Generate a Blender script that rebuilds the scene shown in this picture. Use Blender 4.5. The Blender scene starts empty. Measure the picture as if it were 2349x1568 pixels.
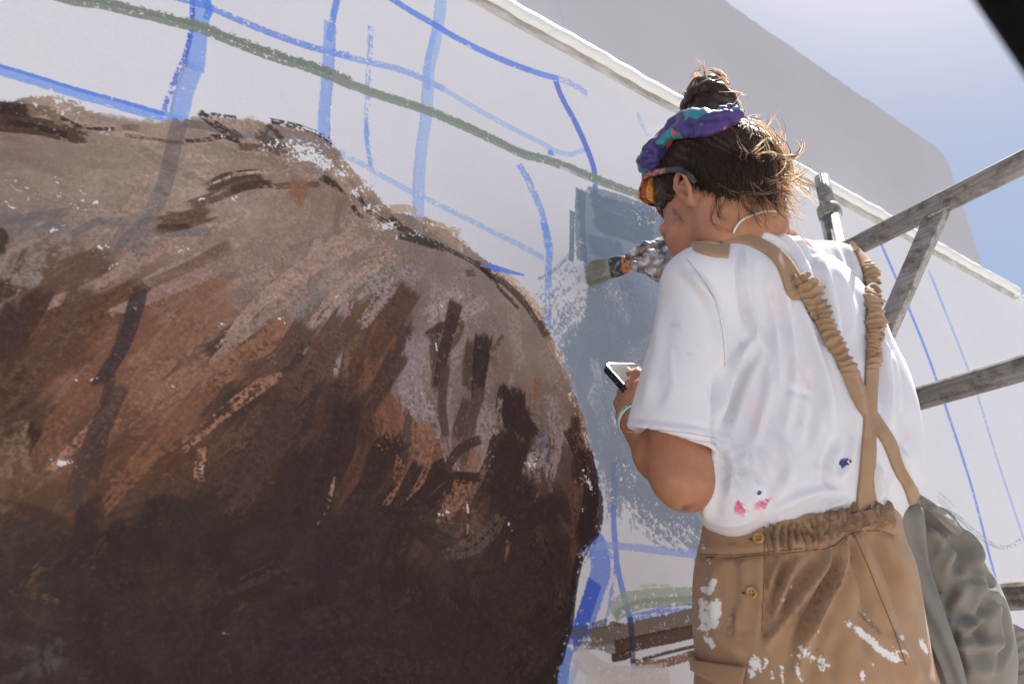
import bpy, bmesh, math, random
import numpy as np
from mathutils import Vector, Matrix
from mathutils.bvhtree import BVHTree

S = bpy.context.scene
COL = S.collection
# ------------------------------------------------------------------ camera, world, sun, exposure
CAM = np.array([0.0, 0.0, 0.85])
YAW, PITCH, ROLL = map(math.radians, (32.15, 25.15, 0.76))
PW, PH, CAM_F = 2349.0, 1568.0, 1566.0           # photograph size used for measuring, focal length in the same pixels
_f = np.array([math.sin(YAW) * math.cos(PITCH), math.cos(YAW) * math.cos(PITCH), math.sin(PITCH)])
_r0 = np.array([math.cos(YAW), -math.sin(YAW), 0.0]); _u0 = np.cross(_r0, _f)
_r = math.cos(ROLL) * _r0 + math.sin(ROLL) * _u0
_u = math.cos(ROLL) * _u0 - math.sin(ROLL) * _r0
cam = bpy.data.objects.new('camera', bpy.data.cameras.new('camera')); COL.objects.link(cam)
cam.matrix_world = Matrix(((_r[0], _u[0], -_f[0], CAM[0]), (_r[1], _u[1], -_f[1], CAM[1]), (_r[2], _u[2], -_f[2], CAM[2]), (0, 0, 0, 1)))
cam.data.sensor_width = 36.0; cam.data.lens = 36.0 * CAM_F / PW
cam.data.clip_start = 0.02; cam.data.clip_end = 3000
cam.data.dof.use_dof = True; cam.data.dof.focus_distance = 1.14; cam.data.dof.aperture_fstop = 5.6
S.camera = cam

SUN_AZ, SUN_EL = math.radians(86.0), math.radians(64.0)      # azimuth from +Y (the wall's back) towards +X
SUN_DIR = Vector((math.sin(SUN_AZ) * math.cos(SUN_EL), math.cos(SUN_AZ) * math.cos(SUN_EL), math.sin(SUN_EL)))
world = bpy.data.worlds.new('World'); S.world = world; world.use_nodes = True
wn, wl = world.node_tree.nodes, world.node_tree.links
sky = wn.new('ShaderNodeTexSky'); sky.sky_type = 'NISHITA'; sky.sun_disc = False
sky.sun_elevation = SUN_EL; sky.sun_rotation = SUN_AZ; sky.altitude = 20; sky.air_density = 1.0; sky.dust_density = 1.6; sky.ozone_density = 0.0
bg = wn['Background']; bg.inputs['Strength'].default_value = 0.06
wl.new(sky.outputs['Color'], bg.inputs['Color'])
sun = bpy.data.objects.new('sun', bpy.data.lights.new('sun', 'SUN')); COL.objects.link(sun)
sun.data.energy = 5.0; sun.data.angle = math.radians(0.53); sun.data.color = (1.0, 0.965, 0.91)
sun.rotation_euler = SUN_DIR.to_track_quat('Z', 'Y').to_euler(); sun.location = (3, 2, 5)
S.view_settings.view_transform = 'Standard'; S.view_settings.look = 'None'; S.view_settings.gamma = 1.0
S.view_settings.use_curve_mapping = False
S.view_settings.exposure = 0.97
S.cycles.max_bounces = 8; S.cycles.diffuse_bounces = 4; S.cycles.transparent_max_bounces = 12
S.cycles.sample_clamp_indirect = 8.0
try:
    S.cycles.use_denoising = True
except Exception:
    pass

# ------------------------------------------------------------------ measuring: a photograph pixel + depth -> a point in the place
def ray(x, y):
    return (x - PW / 2) / CAM_F * _r + (PH / 2 - y) / CAM_F * _u + _f

def P(x, y, d):
    return CAM + ray(x, y) * d

def on_y(x, y, yy):
    q = ray(x, y); k = yy / q[1]
    return CAM + q * k

def on_x(x, y, xx):
    q = ray(x, y); k = xx / q[0]
    return CAM + q * k

def proj(v):
    v = np.asarray(v) - CAM
    z = v @ _f
    return PW / 2 + CAM_F * (v @ _r) / z, PH / 2 - CAM_F * (v @ _u) / z, z

WALL_Y = 1.0
def unproject_wall(x, y):
    q = ray(x, y); k = WALL_Y / q[1]; p = CAM + q * k
    return p[0], p[1], p[2], k

# ------------------------------------------------------------------ object helpers
def tag(o, label=None, cat=None, group=None, kind=None):
    for k, v in (('label', label), ('category', cat), ('group', group), ('kind', kind)):
        if v: o[k] = v
    return o

def empty(name, loc=(0, 0, 0)):
    o = bpy.data.objects.new(name, None); COL.objects.link(o); o.location = loc; o.empty_display_size = .05
    return o

def link_mesh(name, me, mat=None, parent=None, smooth=True, extra=()):
    o = bpy.data.objects.new(name, me); COL.objects.link(o)
    for m in ([mat] if mat else []) + list(extra): me.materials.append(m)
    if smooth and len(me.polygons): me.polygons.foreach_set('use_smooth', np.ones(len(me.polygons), bool))
    if parent is not None:
        o.parent = parent
        o.matrix_parent_inverse = Matrix.Translation(parent_loc(parent)).inverted()
    return o

def parent_loc(p):            # every mesh parent sits at the world origin; only the Empties carry a place
    return p.location if p.type == 'EMPTY' else Vector((0, 0, 0))

def mesh_obj(name, v, f, mat=None, parent=None, smooth=True, attrs=None):
    me = bpy.data.meshes.new(name)
    v = np.asarray(v, np.float32)
    if isinstance(f, np.ndarray) and f.ndim == 2:
        n, k = f.shape
        me.vertices.add(len(v)); me.vertices.foreach_set('co', v.ravel())
        me.loops.add(n * k); me.loops.foreach_set('vertex_index', f.astype(np.int32).ravel())
        me.polygons.add(n); me.polygons.foreach_set('loop_start', np.arange(0, n * k, k, dtype=np.int32))
        me.update(calc_edges=True); me.validate()
    else:
        me.from_pydata([tuple(map(float, p)) for p in v], [], [tuple(int(i) for i in q) for q in f]); me.update()
    for an, av in (attrs or {}).items():
        a = me.attributes.new(an, 'FLOAT', 'POINT'); a.data.foreach_set('value', np.asarray(av, np.float32))
    return link_mesh(name, me, mat, parent, smooth)

def bm_obj(name, bm, mat=None, parent=None, smooth=False):
    me = bpy.data.meshes.new(name); bm.normal_update(); bm.to_mesh(me); bm.free()
    return link_mesh(name, me, mat, parent, smooth)

def frame(t):
    t = np.asarray(t, float); t = t / np.linalg.norm(t)
    a = np.array([0, 0, 1.0]) if abs(t[2]) < .9 else np.array([1.0, 0, 0])
    x = np.cross(a, t); x /= np.linalg.norm(x)
    return x, np.cross(t, x), t

def tube_vf(pts, rad, n=16, cap=True, wob=0.0, rng=None, el=1.0):
    pts = np.asarray(pts, float); m = len(pts)
    rad = np.full(m, rad) if np.isscalar(rad) else np.asarray(rad, float)
    T = np.gradient(pts, axis=0)
    x, y, _ = frame(T[0]); V = []
    for i in range(m):
        t = T[i] / (np.linalg.norm(T[i]) + 1e-12)
        x = x - t * (x @ t); x /= np.linalg.norm(x); y = np.cross(t, x)
        for k in range(n):
            a = 2 * math.pi * k / n
            V.append(pts[i] + rad[i] * (math.cos(a) * x + el * math.sin(a) * y) * (1 + (rng.normal(0, wob) if wob else 0)))
    F = [(i * n + k, i * n + (k + 1) % n, (i + 1) * n + (k + 1) % n, (i + 1) * n + k) for i in range(m - 1) for k in range(n)]
    if cap:
        F += [tuple(range(n))[::-1], tuple(range((m - 1) * n, m * n))]
    return V, F

def tube(name, pts, rad, mat, parent=None, n=16, **k):
    V, F = tube_vf(pts, rad, n, **k)
    return mesh_obj(name, V, F, mat, parent)

def box_vf(c, ax, ay, az):
    c, ax, ay, az = (np.asarray(q, float) for q in (c, ax, ay, az))
    V = [c + sx * ax + sy * ay + sz * az for sx in (-1, 1) for sy in (-1, 1) for sz in (-1, 1)]
    F = [(0, 1, 3, 2), (4, 6, 7, 5), (0, 4, 5, 1), (2, 3, 7, 6), (0, 2, 6, 4), (1, 5, 7, 3)]
    return V, F

def box(name, c, ax, ay, az, mat, parent=None, bevel=0.0, seg=2):
    V, F = box_vf(c, ax, ay, az)
    bm = bmesh.new(); vs = [bm.verts.new(p) for p in V]
    for q in F: bm.faces.new([vs[i] for i in q])
    bmesh.ops.recalc_face_normals(bm, faces=bm.faces)
    if bevel: bmesh.ops.bevel(bm, geom=list(bm.edges), offset=bevel, segments=seg, profile=.5, affect='EDGES')
    return bm_obj(name, bm, mat, parent, smooth=bool(bevel))

# ------------------------------------------------------------------ material helpers
def new_mat(name, color=(.5, .5, .5), rough=.6, metal=0.0, spec=None):
    m = bpy.data.materials.new(name); m.use_nodes = True
    b = m.node_tree.nodes['Principled BSDF']
    b.inputs['Base Color'].default_value = (*color, 1); b.inputs['Roughness'].default_value = rough; b.inputs['Metallic'].default_value = metal
    if spec is not None: b.inputs['Specular IOR Level'].default_value = spec
    return m, m.node_tree.nodes, m.node_tree.links, b

def nd(N, t, **k):
    n = N.new(t)
    for a, v in k.items():
        if a in n.inputs: n.inputs[a].default_value = v
        else: setattr(n, a, v)
    return n

def noise(N, L, vec, scale, detail=4, rough=.55, dist=0.0):
    n = N.new('ShaderNodeTexNoise'); n.inputs['Scale'].default_value = scale; n.inputs['Detail'].default_value = detail
    n.inputs['Roughness'].default_value = rough; n.inputs['Distortion'].default_value = dist
    if vec is not None: L.new(vec, n.inputs['Vector'])
    return n

def ramp(N, L, fac, stops, interp='LINEAR'):
    r = N.new('ShaderNodeValToRGB'); r.color_ramp.interpolation = interp
    e = r.color_ramp.elements
    while len(e) < len(stops): e.new(.5)
    for q, (p, c) in zip(e, stops):
        q.position = p; q.color = (*c, 1) if len(c) == 3 else c
    L.new(fac, r.inputs['Fac'])
    return r

def mixc(N, L, fac, a, b, mode='MIX'):
    m = N.new('ShaderNodeMix'); m.data_type = 'RGBA'; m.blend_type = mode
    for sock, v in ((m.inputs['Factor'], fac), (m.inputs['A'], a), (m.inputs['B'], b)) if False else ((m.inputs[0], fac), (m.inputs[6], a), (m.inputs[7], b)):
        if hasattr(v, 'is_linked') or isinstance(v, bpy.types.NodeSocket): L.new(v, sock)
        elif isinstance(v, (int, float)): sock.default_value = v
        else: sock.default_value = (*v, 1)
    return m.outputs[2]

def math_n(N, L, op, a, b=None, c=None, clamp=False):
    m = N.new('ShaderNodeMath'); m.operation = op; m.use_clamp = clamp
    for i, v in enumerate((a, b, c)):
        if v is None: continue
        if isinstance(v, (int, float)): m.inputs[i].default_value = v
        else: L.new(v, m.inputs[i])
    return m.outputs[0]

def bump(N, L, b, h, strength=.3, dist=.002):
    n = N.new('ShaderNodeBump'); n.inputs['Strength'].default_value = strength; n.inputs['Distance'].default_value = dist
    L.new(h, n.inputs['Height']); L.new(n.outputs['Normal'], b.inputs['Normal'])
    return n

def pos(N):
    return N.new('ShaderNodeNewGeometry').outputs['Position']

def scaled(N, L, vec, s, rot=(0, 0, 0)):
    m = N.new('ShaderNodeMapping'); m.inputs['Scale'].default_value = s; m.inputs['Rotation'].default_value = rot
    L.new(vec, m.inputs['Vector']); return m.outputs['Vector']
# ------------------------------------------------------------------ mural paint (computed with numpy, no files)
RES = 800.0                      # canvas pixels per metre
CU0, CU1, CZ0, CZ1 = -0.90, 3.20, 0.25, 2.27
CW, CH = int((CU1 - CU0) * RES), int((CZ1 - CZ0) * RES)
mrng = np.random.default_rng(11)

def s2l(c):
    c = np.asarray(c, np.float32) / 255.0
    return np.where(c <= 0.04045, c / 12.92, ((c + 0.055) / 1.055) ** 2.4)

def l2s(c):
    c = np.clip(c, 0, 1)
    return np.where(c <= 0.0031308, c * 12.92, 1.055 * c ** (1 / 2.4) - 0.055)

SHADE = s2l((205, 204, 209)) / 0.80          # how brightly the shaded white wall is exposed

def paint(c):                                 # a colour seen in the shade -> the paint's own colour (linear)
    return np.clip(s2l(c) / SHADE, 0.004, 0.9).astype(np.float32)

def vnoise(h, w, cy, cx=None, rng=None):
    cx = cx or cy
    g = (rng or mrng).random((int(h / cy) + 3, int(w / cx) + 3), dtype=np.float32)
    y = np.arange(h, dtype=np.float32) / cy
    x = np.arange(w, dtype=np.float32) / cx
    yi, xi = y.astype(int), x.astype(int)
    fy, fx = (y - yi)[:, None], (x - xi)[None, :]
    fy, fx = fy * fy * (3 - 2 * fy), fx * fx * (3 - 2 * fx)
    a = g[yi] * (1 - fy) + g[yi + 1] * fy
    return a[:, xi] * (1 - fx) + a[:, xi + 1] * fx

def sstep(a, b, x):
    t = np.clip((x - a) / (b - a), 0, 1)
    return t * t * (3 - 2 * t)

N2 = vnoise(CH, CW, 2.0); N4 = vnoise(CH, CW, 4.2); N12 = vnoise(CH, CW, 13); N40 = vnoise(CH, CW, 42); N120 = vnoise(CH, CW, 130)
GRAIN = 0.45 * N2 + 0.4 * N4 + 0.15 * N12          # plaster tooth that catches a dry brush
GRAIN = (GRAIN - GRAIN.mean()) / GRAIN.std()
canvas = np.empty((CH, CW, 3), np.float32)
canvas[:] = np.array([0.80, 0.772, 0.80], np.float32)
canvas *= (0.975 + 0.03 * N120 + 0.02 * N40)[..., None]
labels = np.zeros((CH, CW), np.uint8)

def to_uv(pts):
    out = []
    for x, y in pts:
        q = unproject_wall(x, y)
        out.append(((q[0] - CU0) * RES, (q[2] - CZ0) * RES, q[3]))
    return np.array(out)

def crom(p, n):
    p = np.asarray(p, float)
    if len(p) == 2:
        t = np.linspace(0, 1, n)[:, None]
        return p[0] * (1 - t) + p[1] * t
    q = np.vstack([2 * p[0] - p[1], p, 2 * p[-1] - p[-2]])
    t = np.linspace(0, len(p) - 1 - 1e-6, n)
    i = t.astype(int); f = (t - i)[:, None]
    a, b, c, d = q[i], q[i + 1], q[i + 2], q[i + 3]
    return 0.5 * (2 * b + (c - a) * f + (2 * a - 5 * b + 4 * c - d) * f ** 2 + (3 * b - a - 3 * c + d) * f ** 3)

def KA(*p): return [(x * .36575, y * .36575) for x, y in p]
def KB(*p): return [(688.2 + x * .36575, y * .36575) for x, y in p]
def KC(*p): return [(x * .36575, 516.2 + y * .36575) for x, y in p]
def KD(*p): return [(688.2 + x * .36575, 516.2 + y * .36575) for x, y in p]
def KE(*p): return [(x * .36575, 994.5 + y * .36575) for x, y in p]
def KF(*p): return [(802.9 + x * .36575, 994.5 + y * .36575) for x, y in p]

def blend(ys, xs, col, a, lab=None):
    reg = canvas[ys, xs]
    reg += (np.asarray(col, np.float32) - reg) * a[..., None]
    if lab is not None:
        l = labels[ys, xs]; l[a > 0.3] = lab

def stroke(pts, w, col, op=1.0, dry=0.15, side=0.0, ends=0.15, bris=0.5, lab=None, dry_end=None, edge=0.12, taper=0.0, dark=0.0):
    """one pull of a brush: pts and w in photograph pixels; dry 0..1 how much plaster shows; side -1/+1: which edge runs dry"""
    if lab is not None and 'blue' in (LABEL_NAMES[lab][1] or ''): op *= .9
    uv = to_uv(pts)
    n = int(np.clip(np.abs(np.diff(uv[:, :2], axis=0)).sum() / 10, 8, 140))
    pc = crom(np.asarray(pts, float), n)
    c = to_uv(pc)
    dp = np.gradient(pc, axis=0); dp /= np.linalg.norm(dp, axis=1)[:, None] + 1e-9
    off = to_uv(pc + np.stack([-dp[:, 1], dp[:, 0]], 1) * w * .5)[:, :2] - c[:, :2]
    du = np.gradient(c[:, :2], axis=0); du /= np.linalg.norm(du, axis=1)[:, None] + 1e-9
    wd = np.abs(off[:, 0] * du[:, 1] - off[:, 1] * du[:, 0])   # half width in canvas px along the stroke
    m = float(wd.max()) * 1.25 + 3
    x0, x1 = int(max(0, c[:, 0].min() - m)), int(min(CW, c[:, 0].max() + m))
    y0, y1 = int(max(0, c[:, 1].min() - m)), int(min(CH, c[:, 1].max() + m))
    if x1 - x0 < 2 or y1 - y0 < 2: return
    X, Y = np.meshgrid(np.arange(x0, x1, dtype=np.float32), np.arange(y0, y1, dtype=np.float32))
    best = np.full(X.shape, 1e9, np.float32); S = np.zeros_like(X); T = np.zeros_like(X); HW = np.ones_like(X)
    L = 0.0
    for i in range(n - 1):
        ax, ay = c[i, 0], c[i, 1]; dx, dy = c[i + 1, 0] - ax, c[i + 1, 1] - ay
        ln = math.hypot(dx, dy) + 1e-6
        h = wd[i]
        bx0, bx1 = int(max(min(ax, ax + dx) - m - x0, 0)), int(max(ax, ax + dx) + m - x0 + 1)
        by0, by1 = int(max(min(ay, ay + dy) - m - y0, 0)), int(max(ay, ay + dy) + m - y0 + 1)
        sx, sy = X[by0:by1, bx0:bx1], Y[by0:by1, bx0:bx1]
        if sx.size == 0:
            L += ln; continue
        t = ((sx - ax) * dx + (sy - ay) * dy) / (ln * ln)
        lo = -m / ln if i == 0 else 0.0
        hi = 1 + m / ln if i == n - 2 else 1.0
        tc = np.clip(t, lo, hi)
        d = (sx - ax - tc * dx) ** 2 + (sy - ay - tc * dy) ** 2
        b = best[by0:by1, bx0:bx1]; k = d < b
        b[k] = d[k]
        s = ((sx - ax) * dy - (sy - ay) * dx) / ln
        S[by0:by1, bx0:bx1][k] = s[k]; T[by0:by1, bx0:bx1][k] = (L + tc * ln)[k]; HW[by0:by1, bx0:bx1][k] = h
        L += ln
    tt = T / L
    hw = HW * (1 - taper * np.clip(tt, 0, 1))
    sn = S / hw
    inside = best < (hw * 1.2) ** 2
    # bristle tracks
    nb = max(6, int(wd.mean() / 1.3)); nt = max(4, int(L / 55) + 3)
    g = mrng.random((nt + 3, nb + 3), dtype=np.float32)
    bi = np.clip((sn + 1.25) / 2.5, 0, 1) * nb; ti = np.clip((tt + 0.2) / 1.4, 0, 1) * nt
    b0, t0 = bi.astype(int), ti.astype(int); fb, ft = bi - b0, ti - t0
    B = (g[t0, b0] * (1 - fb) + g[t0, b0 + 1] * fb) * (1 - ft) + (g[t0 + 1, b0] * (1 - fb) + g[t0 + 1, b0 + 1] * fb) * ft
    B = B * 2 - 1
    gr = GRAIN[y0:y1, x0:x1]
    load = 2.5 - 5.4 * dry - 1.9 * np.maximum(0, side * sn + 0.1) * (0.4 + abs(side)) - (dry_end if dry_end is not None else 0.8 * dry) * 2.2 * np.clip(tt, 0, 1) ** 1.5
    load = load + (0.5 + 3.2 * dry) * bris * B
    cover = sstep(-0.7, 0.7, load + gr * (1.0 - 0.35 * min(1, bris * 2 * dry)))
    e = (1 - np.abs(sn) + 0.10 * B * bris + 0.035 * gr)
    cover *= sstep(0, edge + 1e-3, e)
    le = ends * w * c[0, 2] / CAM_F * RES
    cover *= sstep(-le * 0.5, le * 0.6, T + le * (0.6 * B + 0.2 * gr)) * sstep(-le * 0.5, le * 0.6, L - T + le * (0.9 * B + 0.3 * gr))
    a = np.where(inside, cover * op, 0)
    col = np.asarray(col, np.float32)
    colv = col * (1 + 0.10 * bris * B[..., None] + 0.03 * gr[..., None])
    if dark:                                            # paint pools along one edge
        colv = colv * (1 - abs(dark) * sstep(0.45, 0.95, sn * np.sign(dark)))[..., None]
    blend(slice(y0, y1), slice(x0, x1), colv, a, lab)

def poly_mask(pts, soft=3.0):
    """signed coverage of a polygon given in photograph pixels (closed)"""
    uv = to_uv(pts)[:, :2]
    x0, x1 = int(max(0, uv[:, 0].min() - 30)), int(min(CW, uv[:, 0].max() + 30))
    y0, y1 = int(max(0, uv[:, 1].min() - 30)), int(min(CH, uv[:, 1].max() + 30))
    X, Y = np.meshgrid(np.arange(x0, x1, dtype=np.float32), np.arange(y0, y1, dtype=np.float32))
    ins = np.zeros(X.shape, bool)
    n = len(uv)
    for i in range(n):
        ax, ay = uv[i]; bx, by = uv[(i + 1) % n]
        if ay == by: continue
        c = ((ay > Y) != (by > Y)) & (X < (bx - ax) * (Y - ay) / (by - ay) + ax)
        ins ^= c
    m = ins.astype(np.float32)
    k = int(soft)
    for _ in range(2):                                  # box blurs give a soft rim to roughen
        for ax in (0, 1):
            cs = np.cumsum(np.pad(m, [(k + 1, k) if a == ax else (0, 0) for a in (0, 1)], mode='edge'), axis=ax)
            m = (np.take(cs, range(2 * k + 1, cs.shape[ax]), ax) - np.take(cs, range(0, cs.shape[ax] - 2 * k - 1), ax)) / (2 * k + 1)
    return slice(y0, y1), slice(x0, x1), m

def speckle(cx, cy, rx, ry, col, dens=0.3, ang=0.0, size=1):
    """bare plaster (or under-paint) winking through in the pits of the surface"""
    c = to_uv([(cx, cy)])[0]
    k = c[2] / CAM_F * RES
    m = max(rx, ry) * k * 1.3
    x0, x1, y0, y1 = int(max(0, c[0] - m)), int(min(CW, c[0] + m)), int(max(0, c[1] - m)), int(min(CH, c[1] + m))
    if x1 - x0 < 3 or y1 - y0 < 3: return
    X, Y = np.meshgrid(np.arange(x0, x1) - c[0], np.arange(y0, y1) - c[1])
    ca, sa = math.cos(ang), math.sin(ang)
    r = np.sqrt(((X * ca + Y * sa) / (rx * k)) ** 2 + ((-X * sa + Y * ca) / (ry * k)) ** 2)
    fall = sstep(1.15, 0.1, r)
    g = -(GRAIN[y0:y1, x0:x1]) + 0.9 * (N12[y0:y1, x0:x1] - .5) * 2 + 0.8 * (N40[y0:y1, x0:x1] - .5) * 2
    a = sstep(0.0, 0.35, g - 2.3 + dens * 4.2 * fall) * sstep(1.2, 0.9, r)
    blend(slice(y0, y1), slice(x0, x1), col, a.astype(np.float32))

BLUE, BLUEL, BLUED = paint((86, 122, 208)), paint((152, 173, 221)), paint((62, 94, 194))
BLUEM = paint((118, 148, 214))
GREEN = paint((122, 127, 119))
WHITE = np.array([0.80, 0.772, 0.80], np.float32)
LABEL_NAMES = {0: ('bare_plaster', None)}
def newlab(name, text=None):
    k = len(LABEL_NAMES); LABEL_NAMES[k] = (name, text); return k

# --- blue construction lines -------------------------------------------------
b = newlab('paint_stroke', 'wide upright blue stroke with dark left edge meeting the brown back')
stroke(KA((1262, -60), (1262, 60), (1240, 200), (1228, 330), (1216, 440)), 48, BLUEM, .92, .02, bris=.25, lab=b, ends=.05, dark=.45)
stroke(KA((1222, 400), (1172, 520), (1140, 620), (1112, 770)), 48, BLUEM, .85, .05, bris=.3, lab=b, ends=.1, dark=.4)
stroke(KA((1205, -60), (1200, 160), (1165, 330), (1110, 460), (1050, 620), (1010, 760)), 13, BLUED, .9, .18, bris=.6, lab=b, dry_end=.7)
stroke(KA((1275, -20), (1310, 60), (1290, 120)), 18, BLUE, .9, .05, lab=b)
b = newlab('paint_stroke', 'blue stroke sloping down from the left edge onto the brown back')
stroke(KA((-2600, 60), (-900, 190), (-200, 380), (0, 440), (250, 515), (500, 590), (700, 645), (900, 700), (1030, 735), (1140, 765)), 27, BLUEM, .95, .06, side=-.5, bris=.4, lab=b)
stroke(KA((-2600, 32), (-900, 162), (-200, 352), (0, 414), (250, 490), (500, 568), (700, 622), (900, 680), (1030, 718)), 9, BLUE, .9, .05, bris=.4, lab=b)
b = newlab('paint_stroke', 'long blue stroke sagging to a faint hooked tail')
stroke(KA((1040, -30), (1290, 40), (1500, 130), (1750, 230), (2000, 310), (2195, 350)), 16, BLUE, .85, .1, side=-.7, bris=.5, lab=b)
stroke(KB((0, 275), (160, 320), (400, 385), (600, 430), (760, 490), (900, 560)), 15, BLUEM, .8, .12, side=-.5, bris=.5, lab=b)
stroke(KB((880, 550), (1100, 680), (1300, 790), (1500, 890), (1600, 945), (1700, 968), (1800, 930)), 12, BLUEL, .8, .2, bris=.6, lab=b)
b = newlab('paint_stroke', 'upright blue stroke ending at the shaggy brown hump')
stroke(KB((236, -40), (200, 140), (180, 260)), 16, BLUE, .95, .08, bris=.3, lab=b)
stroke(KB((188, 140), (180, 320), (170, 500), (152, 700), (148, 870)), 30, BLUEM, .85, .06, bris=.35, lab=b, dark=-.25)
b = newlab('paint_stroke', 'thin scratchy upright blue stroke')
stroke(KB((442, 165), (432, 400), (425, 600), (416, 800), (432, 950), (450, 1090), (455, 1200)), 13, BLUEM, .9, .42, bris=.9, lab=b)
stroke(KB((415, 780), (412, 850), (430, 970), (445, 1060)), 10, BLUEM, .9, .12, bris=.6, lab=b)
stroke(KB((425, 172), (462, 182)), 9, BLUEM, .9, .35, lab=b)
b = newlab('paint_stroke', 'pale wide upright blue stroke in the middle of the wall')
stroke(KB((884, -10), (866, 150), (838, 300), (808, 420), (800, 560), (790, 720), (764, 900), (746, 1100), (738, 1400)), 29, BLUEL, .9, .07, bris=.45, lab=b, dark=.2)
stroke(KB((870, 130), (850, 170), (800, 400), (796, 560)), 14, BLUEM, .55, .2, bris=.7, lab=b)
b = newlab('paint_stroke', 'bold blue stroke running below the white ledge')
stroke(KB((520, -40), (700, 75), (850, 160), (950, 222), (1100, 300), (1300, 390), (1500, 462), (1620, 495)), 14, BLUE, .95, .1, bris=.6, lab=b)
stroke(KB((1480, 455), (1620, 495), (1720, 535), (1800, 590)), 13, BLUEM, .8, .3, bris=.8, lab=b)
b = newlab('paint_stroke', 'dark blue stroke curving down to the grey patch')
stroke(KB((1603, 512), (1640, 610), (1720, 760), (1790, 910), (1840, 1050), (1850, 1150), (1848, 1220)), 12.5, BLUED, .92, .0, bris=.3, lab=b)
b = newlab('paint_stroke', 'light blue stroke curving down beside the grey patch')
stroke(KB((1372, 1030), (1420, 1110), (1450, 1180), (1500, 1290), (1530, 1400), (1555, 1560)), 15, BLUEM, .85, .15, side=.4, bris=.6, lab=b, dark=-.3)
stroke(KD((1528, -20), (1562, 130), (1556, 300), (1556, 450), (1552, 640)), 17, BLUEM, .85, .15, bris=.6, lab=b)
b = newlab('paint_stroke', 'pale blue stroke leaving the brown hump towards the grey patch')
stroke(KB((220, 940), (300, 985), (420, 1050), (560, 1130), (720, 1215), (900, 1300), (1100, 1400), (1300, 1500), (1420, 1560), (1530, 1620)), 13, BLUEL, .85, .18, side=-.4, bris=.6, lab=b)
b = newlab('paint_stroke', 'short faint blue stroke behind the headband')
stroke(KB((2122, 706), (2140, 780), (2190, 860)), 8, BLUEL, .8, .3, bris=.7, lab=b)
stroke(KB((1556, 948), (1572, 962), (1576, 975)), 12, BLUE, .9, .0, lab=b)
stroke(KB((1622, 1040), (1632, 1050)), 9, BLUE, .8, .0)

# --- green stroke ------------------------------------------------------------
b = newlab('paint_stroke', 'long grey green stroke crossing the wall')
GP = KA((-900, -420), (-200, -190), (330, -40), (480, 0), (640, 22), (850, 72), (1050, 122), (1250, 175), (1500, 270), (1750, 360), (2000, 440), (2195, 520))
GP2 = KB((200, 480), (400, 562), (600, 630), (800, 695), (1000, 778), (1200, 870), (1400, 965), (1550, 1003), (1700, 1058), (1870, 1130), (2050, 1195), (2300, 1290))
stroke(GP, 30, GREEN, .95, .18, side=-.8, bris=.7, lab=b, dry_end=.0)
stroke([(x, y - 5) for x, y in GP], 13, paint((114, 120, 111)), .9, .05, bris=.7, lab=b, dry_end=0)
stroke(GP2, 22, paint((132, 137, 130)), .95, .1, side=-.8, bris=.6, lab=b, dry_end=.2)
stroke([(x, y - 3) for x, y in GP2], 12, paint((129, 135, 127)), .95, .0, bris=.5, lab=b, dry_end=.3)
stroke(KB((1630, 1050), (1760, 1110), (1880, 1180), (2060, 1240)), 12, WHITE, .7, .4, bris=.9)

# --- grey blue ground behind the animal --------------------------------------
b = newlab('painted_patch', 'grey blue patch of fresh paint around the brush')
SLATE, SLATEM, SLATEL = paint((104, 117, 134)), paint((134, 142, 158)), paint((156, 160, 174))
ys, xs, m = poly_mask([(1324, 432), (1400, 455), (1560, 500), (1640, 640), (1700, 900), (1700, 1180), (1580, 1230), (1440, 1150), (1375, 1090), (1340, 960), (1305, 840), (1290, 810), (1338, 740), (1348, 650), (1336, 590), (1328, 520)], 9)
blend(ys, xs, SLATEM * (0.94 + 0.12 * N40[ys, xs, None]), sstep(.3, .62, m + .10 * GRAIN[ys, xs]), b)
for k in range(120):
    x, y = mrng.uniform(1330, 1640), mrng.uniform(450, 1150)
    if x < 1300 + (y - 600) * .12: continue
    an = mrng.normal(1.25, .5); ln = mrng.uniform(40, 110)
    t = np.clip((y - 440) / 300, 0, 1)
    cc = SLATE * (1 - t) + (SLATEM if mrng.random() < .6 else SLATEL) * t
    stroke([(x, y), (x + ln * .5 * math.cos(an) + mrng.normal(0, 6), y + ln * .5 * math.sin(an)), (x + ln * math.cos(an), y + ln * math.sin(an))], mrng.uniform(18, 42), cc * mrng.uniform(.82, 1.25), .7, .4, bris=.8, edge=.5, ends=.6)
for p, w_, c_ in ((((1332, 436), (1330, 520), (1336, 600)), 26, SLATE), (((1312, 484), (1312, 540), (1310, 600)), 12, paint((92, 106, 120))), (((1350, 450), (1420, 468), (1500, 500)), 46, SLATE),
                  (((1360, 500), (1420, 520), (1500, 540)), 60, SLATE), (((1350, 560), (1430, 580)), 50, paint((108, 122, 142)))):
    stroke(p, w_, c_, .9, .08, bris=.7, lab=b, ends=.2)
for p, w_, d_ in ((((1235, 640), (1270, 620), (1330, 560)), 9, .35), (((1240, 690), (1262, 660), (1310, 610)), 40, .55), (((1262, 740), (1285, 690), (1330, 640)), 60, .48), (((1270, 790), (1300, 750), (1350, 700)), 60, .4), (((1300, 830), (1330, 770), (1380, 740)), 50, .25)):
    stroke(p, w_, SLATEM, .95, d_, bris=.6, lab=b, ends=.4)
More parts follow.
